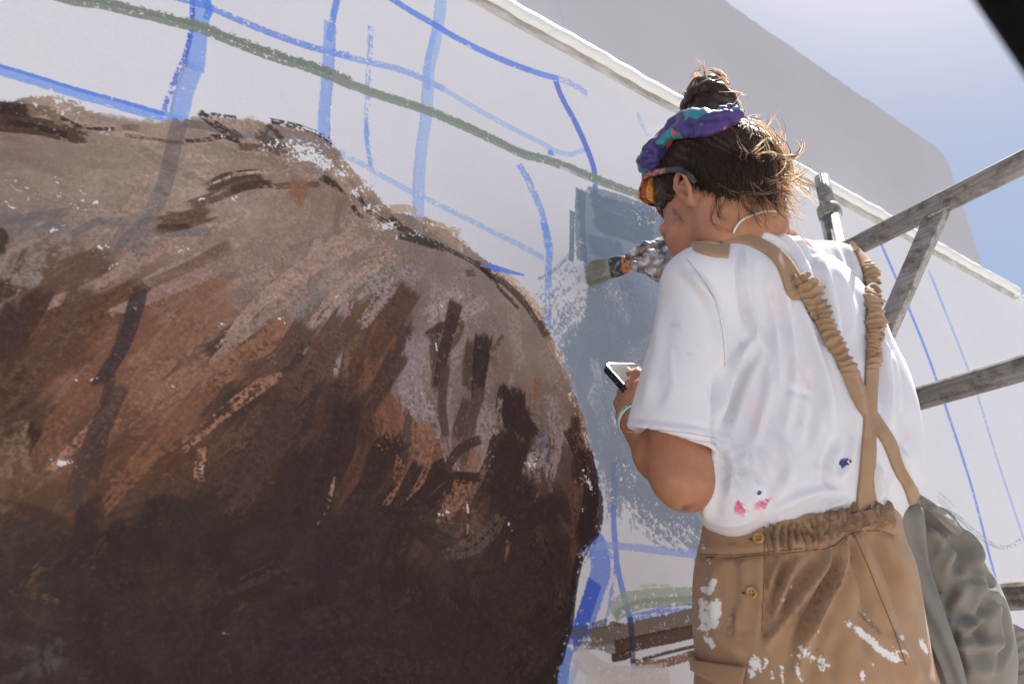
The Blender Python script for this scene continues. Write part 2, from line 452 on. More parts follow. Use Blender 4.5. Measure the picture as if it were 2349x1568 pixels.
for p, w_, d_ in ((((1345, 960), (1360, 1040), (1370, 1120)), 40, .45), (((1400, 1000), (1410, 1100), (1405, 1180)), 46, .2), (((1440, 1080), (1480, 1160), (1560, 1230)), 60, .35), (((1500, 1100), (1560, 1190), (1620, 1250)), 70, .25), (((1460, 1190), (1540, 1240), (1620, 1275)), 50, .45), (((1380, 1060), (1420, 1130), (1480, 1190)), 30, .5)):
    stroke(p, w_, SLATEM * .95, .95, d_, bris=.7, lab=b, ends=.5)
stroke(((1290, 830), (1310, 880), (1345, 960), (1352, 1040)), 40, SLATEM, .95, .1, bris=.5, lab=b)
for cx, cy, rx, ry, de in ((1262, 700, 45, 70, .5), (1300, 730, 40, 55, .42), (1420, 690, 90, 40, .22), (1370, 660, 60, 60, .15), (1440, 480, 80, 40, .1), (1395, 885, 20, 40, .3), (1410, 960, 15, 50, .25), (1378, 1100, 16, 45, .42), (1440, 1090, 50, 50, .35), (1480, 1160, 70, 40, .4), (1560, 1210, 70, 40, .32), (1440, 800, 70, 70, .1)):
    speckle(cx, cy, rx, ry, WHITE * 1.0, de)
stroke(KF((1655, 180), (1655, 300), (1650, 470)), 15, paint((112, 126, 158)), .7, .05, bris=.3)

# --- lower right: blue sweep, branch, washes ---------------------------------
b = newlab('paint_stroke', 'broad blue sweep hugging the right edge of the dark body')
stroke(KF((1500, 620), (1560, 740), (1568, 880), (1530, 1000), (1490, 1120), (1440, 1230), (1380, 1320)), 48, paint((96, 128, 214)), .93, .05, bris=.6, lab=b, ends=.1)
stroke(KF((1535, 930), (1500, 1040), (1455, 1180), (1400, 1300)), 36, paint((56, 84, 190)), .9, .02, bris=.3, lab=b, ends=.1)
stroke(KF((1545, 610), (1610, 720), (1645, 830), (1640, 980), (1612, 1140), (1560, 1300)), 13, paint((110, 138, 216)), .9, .4, bris=1.0, lab=b)
stroke(KF((1360, 1330), (1330, 1440), (1310, 1600)), 40, BLUE, .92, .05, bris=.5, lab=b)
stroke(KF((1430, 1420), (1400, 1500), (1370, 1600)), 16, BLUEL, .8, .2, bris=.8, lab=b)
b = newlab('paint_stroke', 'thin upright blue stroke left of the overalls')
stroke(KF((1650, 440), (1655, 600), (1672, 800), (1700, 950), (1745, 1130), (1768, 1300)), 13.5, paint((92, 122, 206)), .9, .0, bris=.2, lab=b)
b = newlab('paint_stroke', 'level pale blue stroke below the grey patch')
stroke(KF((1440, 745), (1540, 710), (1640, 702), (1800, 715), (2000, 740), (2300, 770)), 19, paint((140, 160, 216)), .85, .05, side=-.4, bris=.5, lab=b)
b = newlab('paint_stroke', 'grey green wash above the painted branch')
stroke(KF((1640, 1130), (1700, 1050), (1820, 1020), (2000, 1010), (2300, 1000)), 34, paint((150, 160, 146)), .8, .15, bris=.6, lab=b)
stroke(KF((1660, 1150), (1760, 1090), (1900, 1060), (2300, 1040)), 24, paint((128, 140, 124)), .75, .2, bris=.7, lab=b)
stroke(KF((1820, 960), (1950, 945), (2080, 985)), 10, paint((160, 168, 156)), .7, .4, bris=1)
b = newlab('paint_stroke', 'blue dashes along the top of the painted branch')
stroke(KF((1740, 1160), (1850, 1140), (2000, 1105), (2300, 1070)), 20, BLUE, .9, .38, bris=.9, lab=b)
b = newlab('painted_branch', 'brown painted branch left of the overalls')
stroke(KF((1380, 1240), (1500, 1225), (1620, 1190)), 26, paint((70, 84, 120)), .75, .2, bris=.8, lab=b)
stroke(KF((1400, 1300), (1530, 1290), (1700, 1330)), 50, paint((90, 88, 98)), .8, .25, bris=.8, lab=b, ends=.5)
stroke(KF((1510, 1270), (1700, 1250), (1950, 1195), (2300, 1120)), 46, paint((108, 92, 82)), .95, .12, bris=.8, lab=b, ends=.3)
stroke(KF((1660, 1340), (1820, 1310), (2000, 1270), (2300, 1210)), 36, paint((78, 54, 42)), .95, .05, bris=.7, lab=b, ends=.15)
stroke(KF((1640, 1405), (1720, 1395), (1760, 1370)), 20, paint((66, 46, 40)), .95, .1, bris=.7, lab=b)
stroke(KF((1760, 1440), (1950, 1440), (2100, 1400), (2300, 1340)), 22, paint((128, 92, 76)), .95, .12, bris=.7, lab=b)
stroke(KF((1830, 1415), (2000, 1370), (2260, 1310)), 8, paint((50, 38, 34)), .9, .1, bris=.6)
stroke(KF((1880, 1425), (2000, 1395), (2110, 1370)), 7, WHITE, .8, .4, bris=1)
stroke(KF((1700, 1200), (1640, 1190), (1600, 1210)), 10, paint((86, 72, 62)), .9, .2, bris=1)
stroke(KF((1757, 1150), (1768, 1300), (1772, 1440)), 13, paint((58, 54, 62)), .75, .0, bris=.2)
stroke(KF((1774, 1440), (1776, 1600)), 13, paint((168, 174, 196)), .6, .0, bris=.2)
b = newlab('paint_stroke', 'pale grey wash under the painted branch')
stroke(KF((1420, 1360), (1480, 1430), (1600, 1500), (1750, 1520), (2000, 1500)), 50, paint((186, 180, 178)), .8, .2, bris=.7, lab=b)
stroke(KF((1480, 1560), (1700, 1580), (2000, 1560)), 60, paint((196, 188, 184)), .7, .2, bris=.7, lab=b)

# --- the big brown animal ----------------------------------------------------
AN = newlab('painted_animal', 'huge unfinished brown animal body painted on the wall')
OUT = [(-4200, 760), (-2600, 560), (-1500, 400), (-700, 285), (-260, 250), (-60, 240), (0, 238), (55, 224), (128, 220), (175, 236), (219, 263), (292, 276), (420, 277), (457, 262), (548, 274), (640, 284), (713, 304), (768, 335),
       (790, 372), (816, 398), (864, 450), (893, 482), (945, 492), (990, 520), (1054, 548), (1090, 582), (1127, 606), (1164, 636), (1200, 664), (1237, 710), (1259, 752), (1273, 809),
       (1303, 864), (1328, 930), (1347, 992), (1358, 1065), (1364, 1100), (1371, 1159), (1366, 1224), (1330, 1268), (1322, 1324), (1308, 1426), (1286, 1507), (1278, 1568), (1262, 1640),
       (1250, 1900), (600, 2300), (-1500, 2600), (-4200, 3600)]
CP = [  # colour notes: x, y, colour as it looks in the shade
    (20, 262, (84, 66, 56)), (110, 250, (150, 132, 120)), (300, 285, (162, 144, 132)), (60, 340, (134, 120, 112)), (260, 340, (136, 120, 110)), (450, 330, (142, 126, 116)), (620, 300, (134, 116, 106)), (760, 345, (120, 106, 98)),
    (60, 430, (138, 122, 112)), (250, 420, (142, 126, 115)), (430, 420, (148, 132, 122)), (600, 410, (140, 122, 110)), (740, 430, (128, 108, 98)), (860, 470, (140, 120, 108)),
    (60, 520, (110, 104, 104)), (200, 520, (128, 114, 106)), (420, 520, (134, 114, 104)), (600, 510, (146, 126, 116)), (760, 510, (138, 122, 113)), (930, 540, (122, 110, 104)), (1030, 570, (142, 126, 116)),
    (30, 600, (116, 104, 96)), (150, 600, (100, 82, 72)), (280, 600, (112, 98, 92)), (420, 600, (134, 112, 102)), (560, 600, (142, 120, 110)), (720, 600, (128, 114, 107)), (880, 600, (120, 107, 102)), (1040, 620, (126, 114, 110)), (1150, 660, (136, 122, 114)),
    (30, 680, (66, 50, 44)), (160, 690, (92, 68, 56)), (330, 690, (96, 72, 58)), (480, 680, (124, 98, 84)), (620, 670, (120, 100, 92)), (760, 660, (128, 114, 108)), (900, 680, (98, 84, 76)), (1030, 680, (134, 120, 116)), (1180, 720, (136, 120, 110)),
    (40, 780, (82, 60, 50)), (180, 770, (98, 72, 58)), (320, 790, (122, 94, 78)), (470, 770, (110, 82, 66)), (620, 750, (96, 74, 64)), (740, 740, (110, 96, 90)), (860, 760, (84, 64, 56)), (980, 780, (124, 112, 108)), (1120, 800, (126, 112, 104)), (1230, 830, (138, 122, 112)),
    (40, 880, (66, 50, 44)), (170, 860, (112, 84, 68)), (300, 870, (108, 80, 66)), (440, 860, (116, 86, 70)), (560, 850, (96, 70, 58)), (700, 830, (70, 54, 50)), (820, 850, (74, 54, 48)), (950, 860, (124, 112, 110)), (1080, 860, (118, 106, 102)), (1260, 920, (130, 112, 102)),
    (40, 980, (74, 60, 50)), (160, 960, (98, 72, 58)), (280, 980, (82, 64, 56)), (400, 960, (112, 82, 66)), (520, 950, (78, 60, 52)), (640, 940, (66, 52, 48)), (780, 940, (76, 56, 50)), (900, 940, (86, 68, 62)), (1010, 960, (114, 100, 98)), (1120, 930, (106, 90, 86)), (1200, 960, (90, 72, 66)), (1310, 1010, (108, 84, 72)),
    (50, 1060, (104, 84, 68)), (170, 1070, (98, 72, 58)), (300, 1060, (88, 64, 52)), (420, 1060, (78, 58, 48)), (560, 1040, (66, 50, 46)), (700, 1040, (58, 44, 42)), (840, 1040, (72, 54, 46)), (960, 1040, (96, 72, 62)), (1070, 1060, (104, 84, 76)), (1180, 1060, (82, 64, 58)), (1270, 1060, (90, 74, 68)), (1340, 1100, (92, 66, 54)),
    (60, 1150, (84, 68, 56)), (200, 1150, (76, 60, 52)), (350, 1150, (76, 60, 52)), (500, 1150, (58, 48, 44)), (700, 1150, (52, 42, 41)), (900, 1150, (58, 46, 42)), (1050, 1150, (68, 52, 46)), (1200, 1150, (58, 44, 41)), (1320, 1180, (52, 38, 36)),
    (60, 1260, (64, 54, 46)), (250, 1260, (54, 46, 43)), (500, 1260, (50, 42, 41)), (800, 1260, (54, 44, 42)), (1050, 1250, (70, 58, 54)), (1250, 1260, (50, 38, 36)),
    (60, 1400, (62, 56, 50)), (250, 1400, (54, 45, 42)), (500, 1400, (52, 43, 42)), (800, 1400, (50, 41, 40)), (1050, 1400, (52, 42, 40)), (1270, 1400, (50, 38, 36)),
    (80, 1540, (74, 70, 67)), (250, 1540, (58, 50, 47)), (600, 1540, (46, 40, 39)), (900, 1540, (46, 40, 39)), (1200, 1540, (46, 40, 39))]
cpuv = to_uv([(p[0], p[1]) for p in CP])[:, :2]
cpcol = np.array([paint(p[2]) for p in CP])
warm_ = np.clip((cpcol[:, 0] - .03) / .06, 0, 1) * np.clip((.30 - cpcol[:, 0]) / .12, 0, 1)
cpcol = cpcol * (1 + warm_[:, None] * np.array([.10, -.01, -.05])) * np.where(cpcol[:, :1] < .06, .85, 1.0)

def field(x, y, pw=3.0):
    d = (np.subtract.outer(x, cpuv[:, 0]) ** 2 + np.subtract.outer(y, cpuv[:, 1]) ** 2 + 60.0) ** (-pw / 2)
    return (d @ cpcol) / d.sum(-1, keepdims=True)

gx, gy = np.meshgrid(np.arange(0, CW, 8), np.arange(0, CH, 8))
small = field(gx.ravel().astype(float), gy.ravel().astype(float)).reshape(gx.shape + (3,)).astype(np.float32)
def field_px(ys, xs):
    y = np.clip(np.arange(ys.start, ys.stop) / 8, 0, small.shape[0] - 1.01); x = np.clip(np.arange(xs.start, xs.stop) / 8, 0, small.shape[1] - 1.01)
    yi, xi = y.astype(int), x.astype(int); fy, fx = (y - yi)[:, None, None], (x - xi)[None, :, None]
    a = small[yi] * (1 - fy) + small[yi + 1] * fy
    return a[:, xi] * (1 - fx) + a[:, xi + 1] * fx

ys, xs, body_m = poly_mask(OUT, 7)
gr = GRAIN[ys, xs]
base_a = sstep(.38, .66, body_m + .11 * gr + .12 * (N12[ys, xs] - .5))
bf = field_px(ys, xs)
mott = 0.84 + .22 * N40[ys, xs] + .14 * N12[ys, xs] - .04 * gr
blend(ys, xs, bf * mott[..., None], base_a, AN)
body_full = np.zeros((CH, CW), np.float32); body_full[ys, xs] = body_m

def in_body(x, y, t=.8):
    c = to_uv([(x, y)])[0]; i, j = int(c[1]), int(c[0])
    return 0 <= i < CH and 0 <= j < CW and body_full[i, j] > t

def flow(x, y):      # direction of the hair in the picture
    if x > 1000: a = 1.75 - (x - 1000) / 900 - (y - 700) / 3000
    elif x > 600: a = 2.25 - (x - 600) / 800 + (y - 700) / 5000
    else: a = 2.45 - (600 - x) / 2400
    if y < 420: a = 0.15 + (x - 400) / 2200 if x < 700 else 0.9
    if y > 1150: a = 2.2 + math.sin(x * .01) * .5
    return a
for k in range(1350):
    x, y = (mrng.uniform(-150, 1340) if k % 6 else mrng.uniform(-1600, -100)), mrng.uniform(270, 1700)
    if not in_body(x, y, .9): continue
    a = flow(x, y) + mrng.normal(0, .2); ln = mrng.uniform(50, 230); bend = mrng.normal(0, .35)
    p2 = (x + ln * .5 * math.cos(a), y + ln * .5 * math.sin(a)); p3 = (p2[0] + ln * .5 * math.cos(a + bend), p2[1] + ln * .5 * math.sin(a + bend))
    if not in_body(*p3, .75): continue
    j = int(mrng.integers(len(CP)))
    c = to_uv([(x + mrng.normal(0, 45), y + mrng.normal(0, 45))])[0]
    col = field(np.array([c[0]]), np.array([c[1]]))[0] * mrng.uniform(.72, 1.28)
    stroke([(x, y), p2, p3], mrng.uniform(8, 44) if y < 1100 else mrng.uniform(20, 70), col, mrng.uniform(.35, .8), mrng.uniform(.1, .38), bris=1.1, edge=.4, ends=.6, taper=mrng.uniform(0, .4))
# ghost of the blue lines under the thin paint
GH = paint((88, 84, 90)); GH2 = paint((66, 60, 62))
stroke(KA((1128, 760), (1100, 850), (1078, 960), (1045, 1100), (1010, 1220)), 40, GH, .55, .12, bris=.4)
stroke(KA((1010, 1200), (930, 1400), (900, 1520), (860, 1680)), 44, paint((96, 94, 100)), .45, .15, bris=.8)
stroke(KC((870, 390), (820, 520), (780, 680), (740, 860)), 42, paint((62, 52, 52)), .7, .05, bris=.5)
stroke(KC((860, 600), (820, 720), (760, 830)), 34, paint((84, 86, 100)), .5, .2, bris=.9)
stroke(KC((840, 800), (740, 880), (600, 980)), 8, paint((100, 112, 150)), .7, .35, bris=1)
stroke(KC((730, 900), (690, 1050), (640, 1250), (600, 1450), (560, 1600)), 42, paint((56, 48, 48)), .6, .1, bris=.7)
stroke(KA((1150, 775), (1280, 790), (1420, 830)), 20, GH, .6, .1, bris=.4)
stroke(KA((1500, 850), (1700, 850), (1950, 890), (2080, 950)), 22, paint((120, 118, 128)), .6, .2, bris=.5)
stroke(KB((735, 1390), (740, 1460), (745, 1500)), 26, paint((128, 118, 118)), .7, .1, bris=.5)
for p in (((20, 1400), (180, 1360), (430, 1330)), ((430, 1480), (560, 1410), (640, 1380)), ((640, 1420), (720, 1390), (770, 1390)), ((200, 1450), (320, 1430), (420, 1440)), ((730, 1560), (850, 1420), (950, 1360)), ((960, 1460), (1150, 1460), (1310, 1450))):
    stroke(KA(*p), 20, paint((92, 92, 98)), .65, .2, bris=.8, ends=.5)
for p in (((1300, 270), (1480, 330)), ((1870, 280), (2000, 290)), ((1500, 150), (1640, 170))):
    stroke(KC(*p), 22, paint((92, 86, 90)), .6, .2, bris=.8, ends=.5)
# dark accents, as painted
DK, DK2, DK3 = paint((70, 54, 46)), paint((54, 42, 40)), paint((92, 72, 60))
def acc(K, p, w, c=DK, op=.92, dry=.2, **k): stroke(K(*p), w * 1.25, c, op, dry, bris=.9, ends=.4, **k)
acc(KA, ((-100, 640), (0, 680), (180, 700)), 26, DK2); acc(KA, ((-100, 740), (0, 770), (250, 800), (440, 840), (540, 840)), 34, DK, dry=.12); acc(KA, ((40, 770), (200, 790), (420, 850)), 12, DK2)
acc(KA, ((180, 690), (300, 700), (380, 770)), 20, paint((110, 92, 80)))
acc(KA, ((380, 740), (520, 800), (720, 810)), 7, DK2, dry=.4); acc(KA, ((780, 850), (920, 870), (1060, 890), (1150, 895)), 7, DK3, dry=.3); acc(KA, ((1160, 885), (1280, 880), (1400, 860)), 8, DK2, dry=.3)
acc(KA, ((730, 800), (820, 800), (870, 810)), 12, paint((100, 92, 88)), dry=.35)
acc(KA, ((1250, 705), (1330, 770), (1420, 830)), 14, DK2, dry=.3); acc(KA, ((1260, 705), (1400, 730), (1480, 740)), 7, DK2, dry=.4); acc(KA, ((1440, 830), (1500, 880)), 20, paint((72, 64, 62)), dry=.2)
acc(KA, ((1320, 855), (1400, 860), (1500, 890)), 8, DK2, dry=.2); acc(KA, ((1480, 750), (1560, 800), (1640, 860)), 22, paint((150, 128, 112)), dry=.35); acc(KA, ((1660, 790), (1740, 840), (1780, 870)), 14, DK, dry=.3)
acc(KA, ((1620, 830), (1700, 910), (1790, 950)), 26, paint((84, 70, 64)), dry=.2); acc(KA, ((1700, 760), (1850, 790), (1950, 820), (2030, 860), (2100, 915)), 10, DK2, dry=.35); acc(KA, ((1500, 920), (1640, 930)), 14, DK3, dry=.3)
acc(KA, ((1640, 1100), (1500, 1110), (1400, 1130), (1310, 1180)), 26, DK, dry=.12); acc(KA, ((1620, 1140), (1500, 1170), (1360, 1230), (1200, 1290)), 22, DK3, dry=.15); acc(KA, ((1700, 1155), (1560, 1165), (1450, 1200)), 16, DK, dry=.15)
acc(KA, ((1310, 1160), (1480, 1100), (1620, 1080), (1800, 1090)), 6, paint((168, 148, 132)), dry=.3)
acc(KA, ((1720, 1170), (1850, 1160), (2000, 1160)), 12, DK3, dry=.3); acc(KA, ((1880, 1130), (1870, 1200), (1840, 1260)), 34, paint((124, 92, 72)), dry=.25)
acc(KA, ((1040, 1340), (1150, 1350), (1290, 1350)), 10, DK3, dry=.2); acc(KA, ((980, 1410), (1120, 1390), (1300, 1340)), 34, DK3, dry=.1); acc(KA, ((980, 1420), (1060, 1425), (1180, 1415)), 10, DK, dry=.1)
acc(KB, ((130, 1110), (200, 1150), (290, 1200), (350, 1210)), 14, DK2, dry=.25); acc(KB, ((340, 1200), (380, 1260), (430, 1330), (520, 1380), (640, 1440)), 9, DK2, dry=.35); acc(KB, ((330, 1290), (350, 1330), (400, 1370)), 8, DK2, dry=.3)
acc(KB, ((560, 1370), (640, 1430), (760, 1500), (860, 1540)), 14, DK, dry=.3); acc(KB, ((620, 1480), (760, 1520), (900, 1560)), 12, paint((60, 56, 52)), dry=.25)
acc(KB, ((450, 1380), (480, 1390)), 22, paint((158, 146, 140)), dry=.2)
for p, w in ((((570, 1310), (690, 1310), (700, 1340)), 16), (((740, 1400), (860, 1430), (990, 1480)), 26), (((880, 1450), (960, 1500), (1040, 1560)), 20)):
    acc(KB, p, w, paint((172, 148, 128)), dry=.3)
for p, w in ((((760, 1380), (900, 1470), (1000, 1540)), 20), (((140, 1000), (220, 1090), (330, 1220)), 18), (((240, 1000), (340, 1110), (430, 1230)), 14)):
    acc(KB, p, w, paint((150, 128, 112)), dry=.25)
# right shoulder contour
acc(KD, ((700, 60), (850, 110), (960, 170), (1080, 230), (1180, 300), (1240, 370)), 9, paint((66, 60, 58)), dry=.25)
acc(KD, ((1100, 240), (1200, 300), (1290, 370), (1400, 480), (1480, 590), (1545, 700)), 13, paint((76, 64, 58)), dry=.2)
acc(KD, ((1230, 380), (1300, 450), (1370, 520)), 7, DK2, dry=.25); acc(KD, ((1130, 270), (1180, 310), (1210, 350)), 8, DK2, dry=.2)
acc(KD, ((1200, 270), (1330, 350), (1440, 460), (1520, 580)), 15, paint((196, 166, 148)), dry=.25)
acc(KD, ((1040, 305), (1095, 300)), 14, DK3, dry=.2)
acc(KD, ((1560, 730), (1640, 860), (1700, 1000), (1760, 1150), (1800, 1300)), 12, paint((170, 136, 116)), dry=.4); acc(KD, ((1700, 1050), (1740, 1150), (1790, 1350), (1820, 1500)), 16, paint((196, 168, 150)), dry=.5)
acc(KD, ((1720, 1200), (1740, 1330), (1770, 1440)), 18, DK2, dry=.2); acc(KD, ((1760, 1380), (1800, 1450), (1820, 1560)), 12, paint((110, 76, 60)), dry=.2)
STROKES_D = (
    (((620, 370), (560, 440), (440, 510)), 48, paint((82, 68, 62)), .12), (((640, 420), (660, 560), (640, 640)), 30, paint((92, 80, 76)), .2), (((520, 520), (560, 560), (660, 620)), 26, paint((100, 82, 72)), .2),
    (((400, 520), (320, 620), (300, 760)), 56, paint((98, 72, 58)), .2), (((650, 620), (560, 760), (470, 880)), 56, paint((70, 54, 52)), .1), (((560, 560), (470, 700), (400, 900)), 40, paint((84, 62, 52)), .2),
    (((960, 460), (930, 540)), 12, paint((120, 88, 72)), .3), (((1000, 570), (960, 600), (880, 650), (810, 700)), 24, DK, .15), (((990, 600), (970, 680), (900, 780), (870, 860)), 26, paint((86, 66, 56)), .2), (((880, 720), (860, 860), (850, 1020)), 20, paint((84, 68, 62)), .2),
    (((920, 740), (900, 880), (880, 1050)), 24, paint((92, 78, 74)), .25), (((1030, 620), (1000, 720), (950, 790)), 10, paint((92, 74, 66)), .45), (((800, 700), (830, 760), (840, 900)), 14, paint((78, 66, 62)), .25),
    (((1100, 740), (1080, 840), (1070, 960), (1100, 1000)), 36, paint((78, 62, 56)), .08), (((1150, 780), (1140, 880), (1120, 990)), 24, paint((86, 70, 62)), .15), (((1270, 690), (1230, 760), (1190, 790)), 10, DK3, .25),
    (((1210, 820), (1225, 890)), 14, paint((104, 88, 80)), .25), (((1310, 840), (1260, 900), (1190, 970)), 14, paint((120, 96, 84)), .3),
    (((1290, 1020), (1270, 1100), (1280, 1200), (1330, 1260)), 26, DK2, .1), (((1340, 1060), (1340, 1150), (1360, 1260), (1400, 1320)), 46, DK2, .08), (((1400, 1140), (1400, 1230), (1430, 1290)), 24, paint((64, 52, 50)), .15),
    (((1490, 960), (1480, 1050), (1500, 1100)), 14, paint((126, 88, 68)), .2), (((1560, 1000), (1540, 1150), (1520, 1300)), 30, paint((112, 98, 92)), .3),
    (((1060, 1100), (1020, 1230), (980, 1330)), 30, paint((76, 60, 52)), .2), (((1130, 1060), (1090, 1160), (1060, 1300)), 22, paint((92, 76, 68)), .3), (((950, 1060), (900, 1180), (870, 1280)), 24, paint((96, 72, 60)), .25),
    (((1290, 1340), (1200, 1390), (1150, 1470)), 36, paint((72, 54, 48)), .12), (((1340, 1330), (1330, 1450), (1290, 1560)), 60, paint((62, 46, 42)), .1), (((1640, 1250), (1660, 1340), (1650, 1430)), 22, paint((140, 126, 118)), .3),
    (((1500, 1330), (1520, 1400), (1510, 1500)), 26, paint((110, 112, 124)), .35), (((1420, 1410), (1480, 1460), (1420, 1540)), 30, paint((140, 126, 116)), .4),
    (((400, 1080), (380, 1200), (360, 1380)), 54, paint((62, 46, 44)), .1), (((480, 1120), (470, 1240), (440, 1340)), 34, paint((72, 52, 46)), .15), (((560, 1100), (600, 1200), (640, 1330)), 40, paint((108, 76, 60)), .3), (((640, 1150), (660, 1230), (640, 1330)), 18, paint((120, 86, 70)), .35),
    (((240, 1130), (230, 1260), (180, 1400), (100, 1560)), 50, paint((58, 46, 44)), .1), (((20, 1100), (20, 1180), (-10, 1300)), 40, paint((62, 50, 48)), .12), (((620, 1320), (600, 1420), (520, 1560)), 56, paint((60, 46, 42)), .1),
    (((820, 1270), (850, 1380), (860, 1500)), 60, paint((112, 80, 62)), .35), (((730, 1200), (700, 1300), (700, 1450)), 36, paint((76, 64, 60)), .25), (((790, 1170), (830, 1250), (850, 1320)), 30, paint((124, 114, 112)), .35),
    (((700, 830), (690, 960), (730, 1100), (790, 1200)), 44, paint((136, 128, 128)), .25), (((640, 900), (650, 1000), (680, 1130)), 26, paint((126, 116, 114)), .3), (((900, 960), (920, 1050), (960, 1130)), 30, paint((122, 112, 112)), .35),
    (((1180, 1180), (1170, 1260), (1190, 1330)), 40, paint((134, 124, 118)), .35), (((1240, 1080), (1230, 1180), (1240, 1260)), 20, paint((122, 110, 104)), .35),
    (((240, 430), (210, 530), (190, 620)), 24, paint((142, 130, 124)), .3), (((520, 260), (420, 340), (330, 420)), 40, paint((136, 124, 120)), .3), (((700, 300), (560, 360), (430, 420)), 30, paint((130, 120, 116)), .35),
    (((1000, 420), (900, 500), (800, 560)), 26, paint((146, 132, 124)), .35), (((1160, 470), (1020, 560), (900, 600)), 26, paint((140, 128, 122)), .35), (((160, 1000), (220, 1040), (300, 1100)), 40, paint((70, 52, 46)), .2))
for p, w, c_, d_ in STROKES_D: stroke(KD(*p), w * 1.3, c_, .93, d_, bris=1.0, ends=.4, edge=.2)
STROKES_C = (
    (((880, 390), (640, 540), (430, 700), (250, 900)), 50, paint((84, 60, 48)), .2), (((820, 440), (640, 600), (470, 760)), 44, paint((96, 68, 54)), .25), (((700, 250), (500, 260), (300, 350), (120, 480)), 50, paint((88, 68, 58)), .25), (((650, 200), (520, 230), (420, 300)), 36, paint((92, 74, 64)), .2),
    (((110, 350), (40, 390), (-60, 460)), 44, paint((62, 48, 42)), .15), (((400, 420), (200, 560), (0, 720)), 60, paint((90, 66, 54)), .3), (((250, 160), (140, 300), (30, 350)), 40, paint((122, 110, 102)), .35), (((420, 60), (260, 220), (150, 420)), 36, paint((124, 112, 106)), .35),
    (((1530, 100), (1300, 200), (1000, 330), (920, 380)), 30, paint((142, 122, 112)), .15), (((1760, 150), (1560, 330), (1380, 480), (1290, 620)), 46, paint((136, 114, 106)), .1), (((1620, 420), (1400, 500), (1240, 640), (1180, 780)), 40, paint((122, 104, 98)), .25),
    (((1440, 130), (1200, 260), (940, 380)), 28, paint((104, 82, 70)), .25), (((1300, 330), (1200, 420), (1000, 560)), 60, paint((116, 86, 70)), .3), (((1250, 350), (1330, 400), (1400, 350)), 50, paint((120, 90, 72)), .3), (((1000, 560), (900, 700), (860, 850)), 50, paint((126, 96, 80)), .3),
    (((1640, 500), (1560, 640), (1440, 720)), 50, paint((80, 62, 56)), .2), (((1480, 700), (1400, 760), (1300, 800)), 40, paint((66, 52, 50)), .2), (((1850, 680), (1820, 780), (1700, 860)), 70, paint((66, 52, 50)), .15), (((1740, 720), (1600, 830), (1540, 930)), 56, paint((92, 66, 54)), .3),
    (((2000, 380), (1900, 500), (1850, 640)), 40, paint((118, 108, 106)), .35), (((2130, 450), (2120, 560), (2100, 700)), 22, paint((146, 136, 132)), .3), (((1940, 780), (1900, 880), (1870, 920)), 20, paint((116, 106, 102)), .4),
    (((1560, 900), (1400, 1000), (1250, 1100)), 44, paint((114, 82, 64)), .3), (((1300, 880), (1150, 980), (950, 1100)), 50, paint((126, 98, 80)), .35), (((780, 900), (760, 1060), (740, 1200)), 30, paint((116, 84, 66)), .3), (((1100, 840), (960, 940), (820, 960)), 40, paint((98, 72, 58)), .25),
    (((1480, 990), (1350, 1050), (1260, 1200)), 64, paint((70, 56, 50)), .2), (((1620, 1000), (1500, 1100), (1400, 1230)), 60, paint((62, 50, 47)), .2), (((960, 1400), (860, 1500), (740, 1640)), 40, paint((122, 90, 72)), .3), (((1250, 1230), (1130, 1300), (1040, 1430)), 40, paint((104, 78, 62)), .35),
    (((700, 780), (560, 900), (420, 1020), (280, 1200)), 22, paint((138, 104, 84)), .35), (((640, 900), (500, 980), (380, 1100)), 30, paint((124, 92, 76)), .35), (((440, 950), (330, 1060), (300, 1140)), 36, paint((116, 84, 68)), .4), (((560, 760), (400, 840), (200, 900)), 60, paint((84, 60, 50)), .25),
    (((300, 1080), (150, 1200), (60, 1300)), 60, paint((74, 58, 50)), .25), (((240, 1250), (200, 1330), (150, 1390)), 40, paint((52, 42, 40)), .2), (((100, 1290), (70, 1400), (110, 1520)), 60, paint((112, 90, 72)), .4), (((380, 1250), (330, 1380), (320, 1520)), 50, paint((104, 76, 62)), .35),
    (((-40, 540), (60, 640), (80, 760)), 60, paint((60, 46, 42)), .2), (((-20, 20), (20, 80), (0, 180)), 20, paint((56, 44, 40)), .2), (((1960, 950), (1900, 1100), (1900, 1250)), 50, paint((60, 48, 46)), .12), (((2180, 980), (2100, 1100), (2060, 1300)), 40, paint((66, 52, 48)), .15))
for p, w, c_, d_ in STROKES_C: stroke(KC(*p), w * 1.3, c_, .88, d_, bris=1.0, ends=.5, edge=.25)
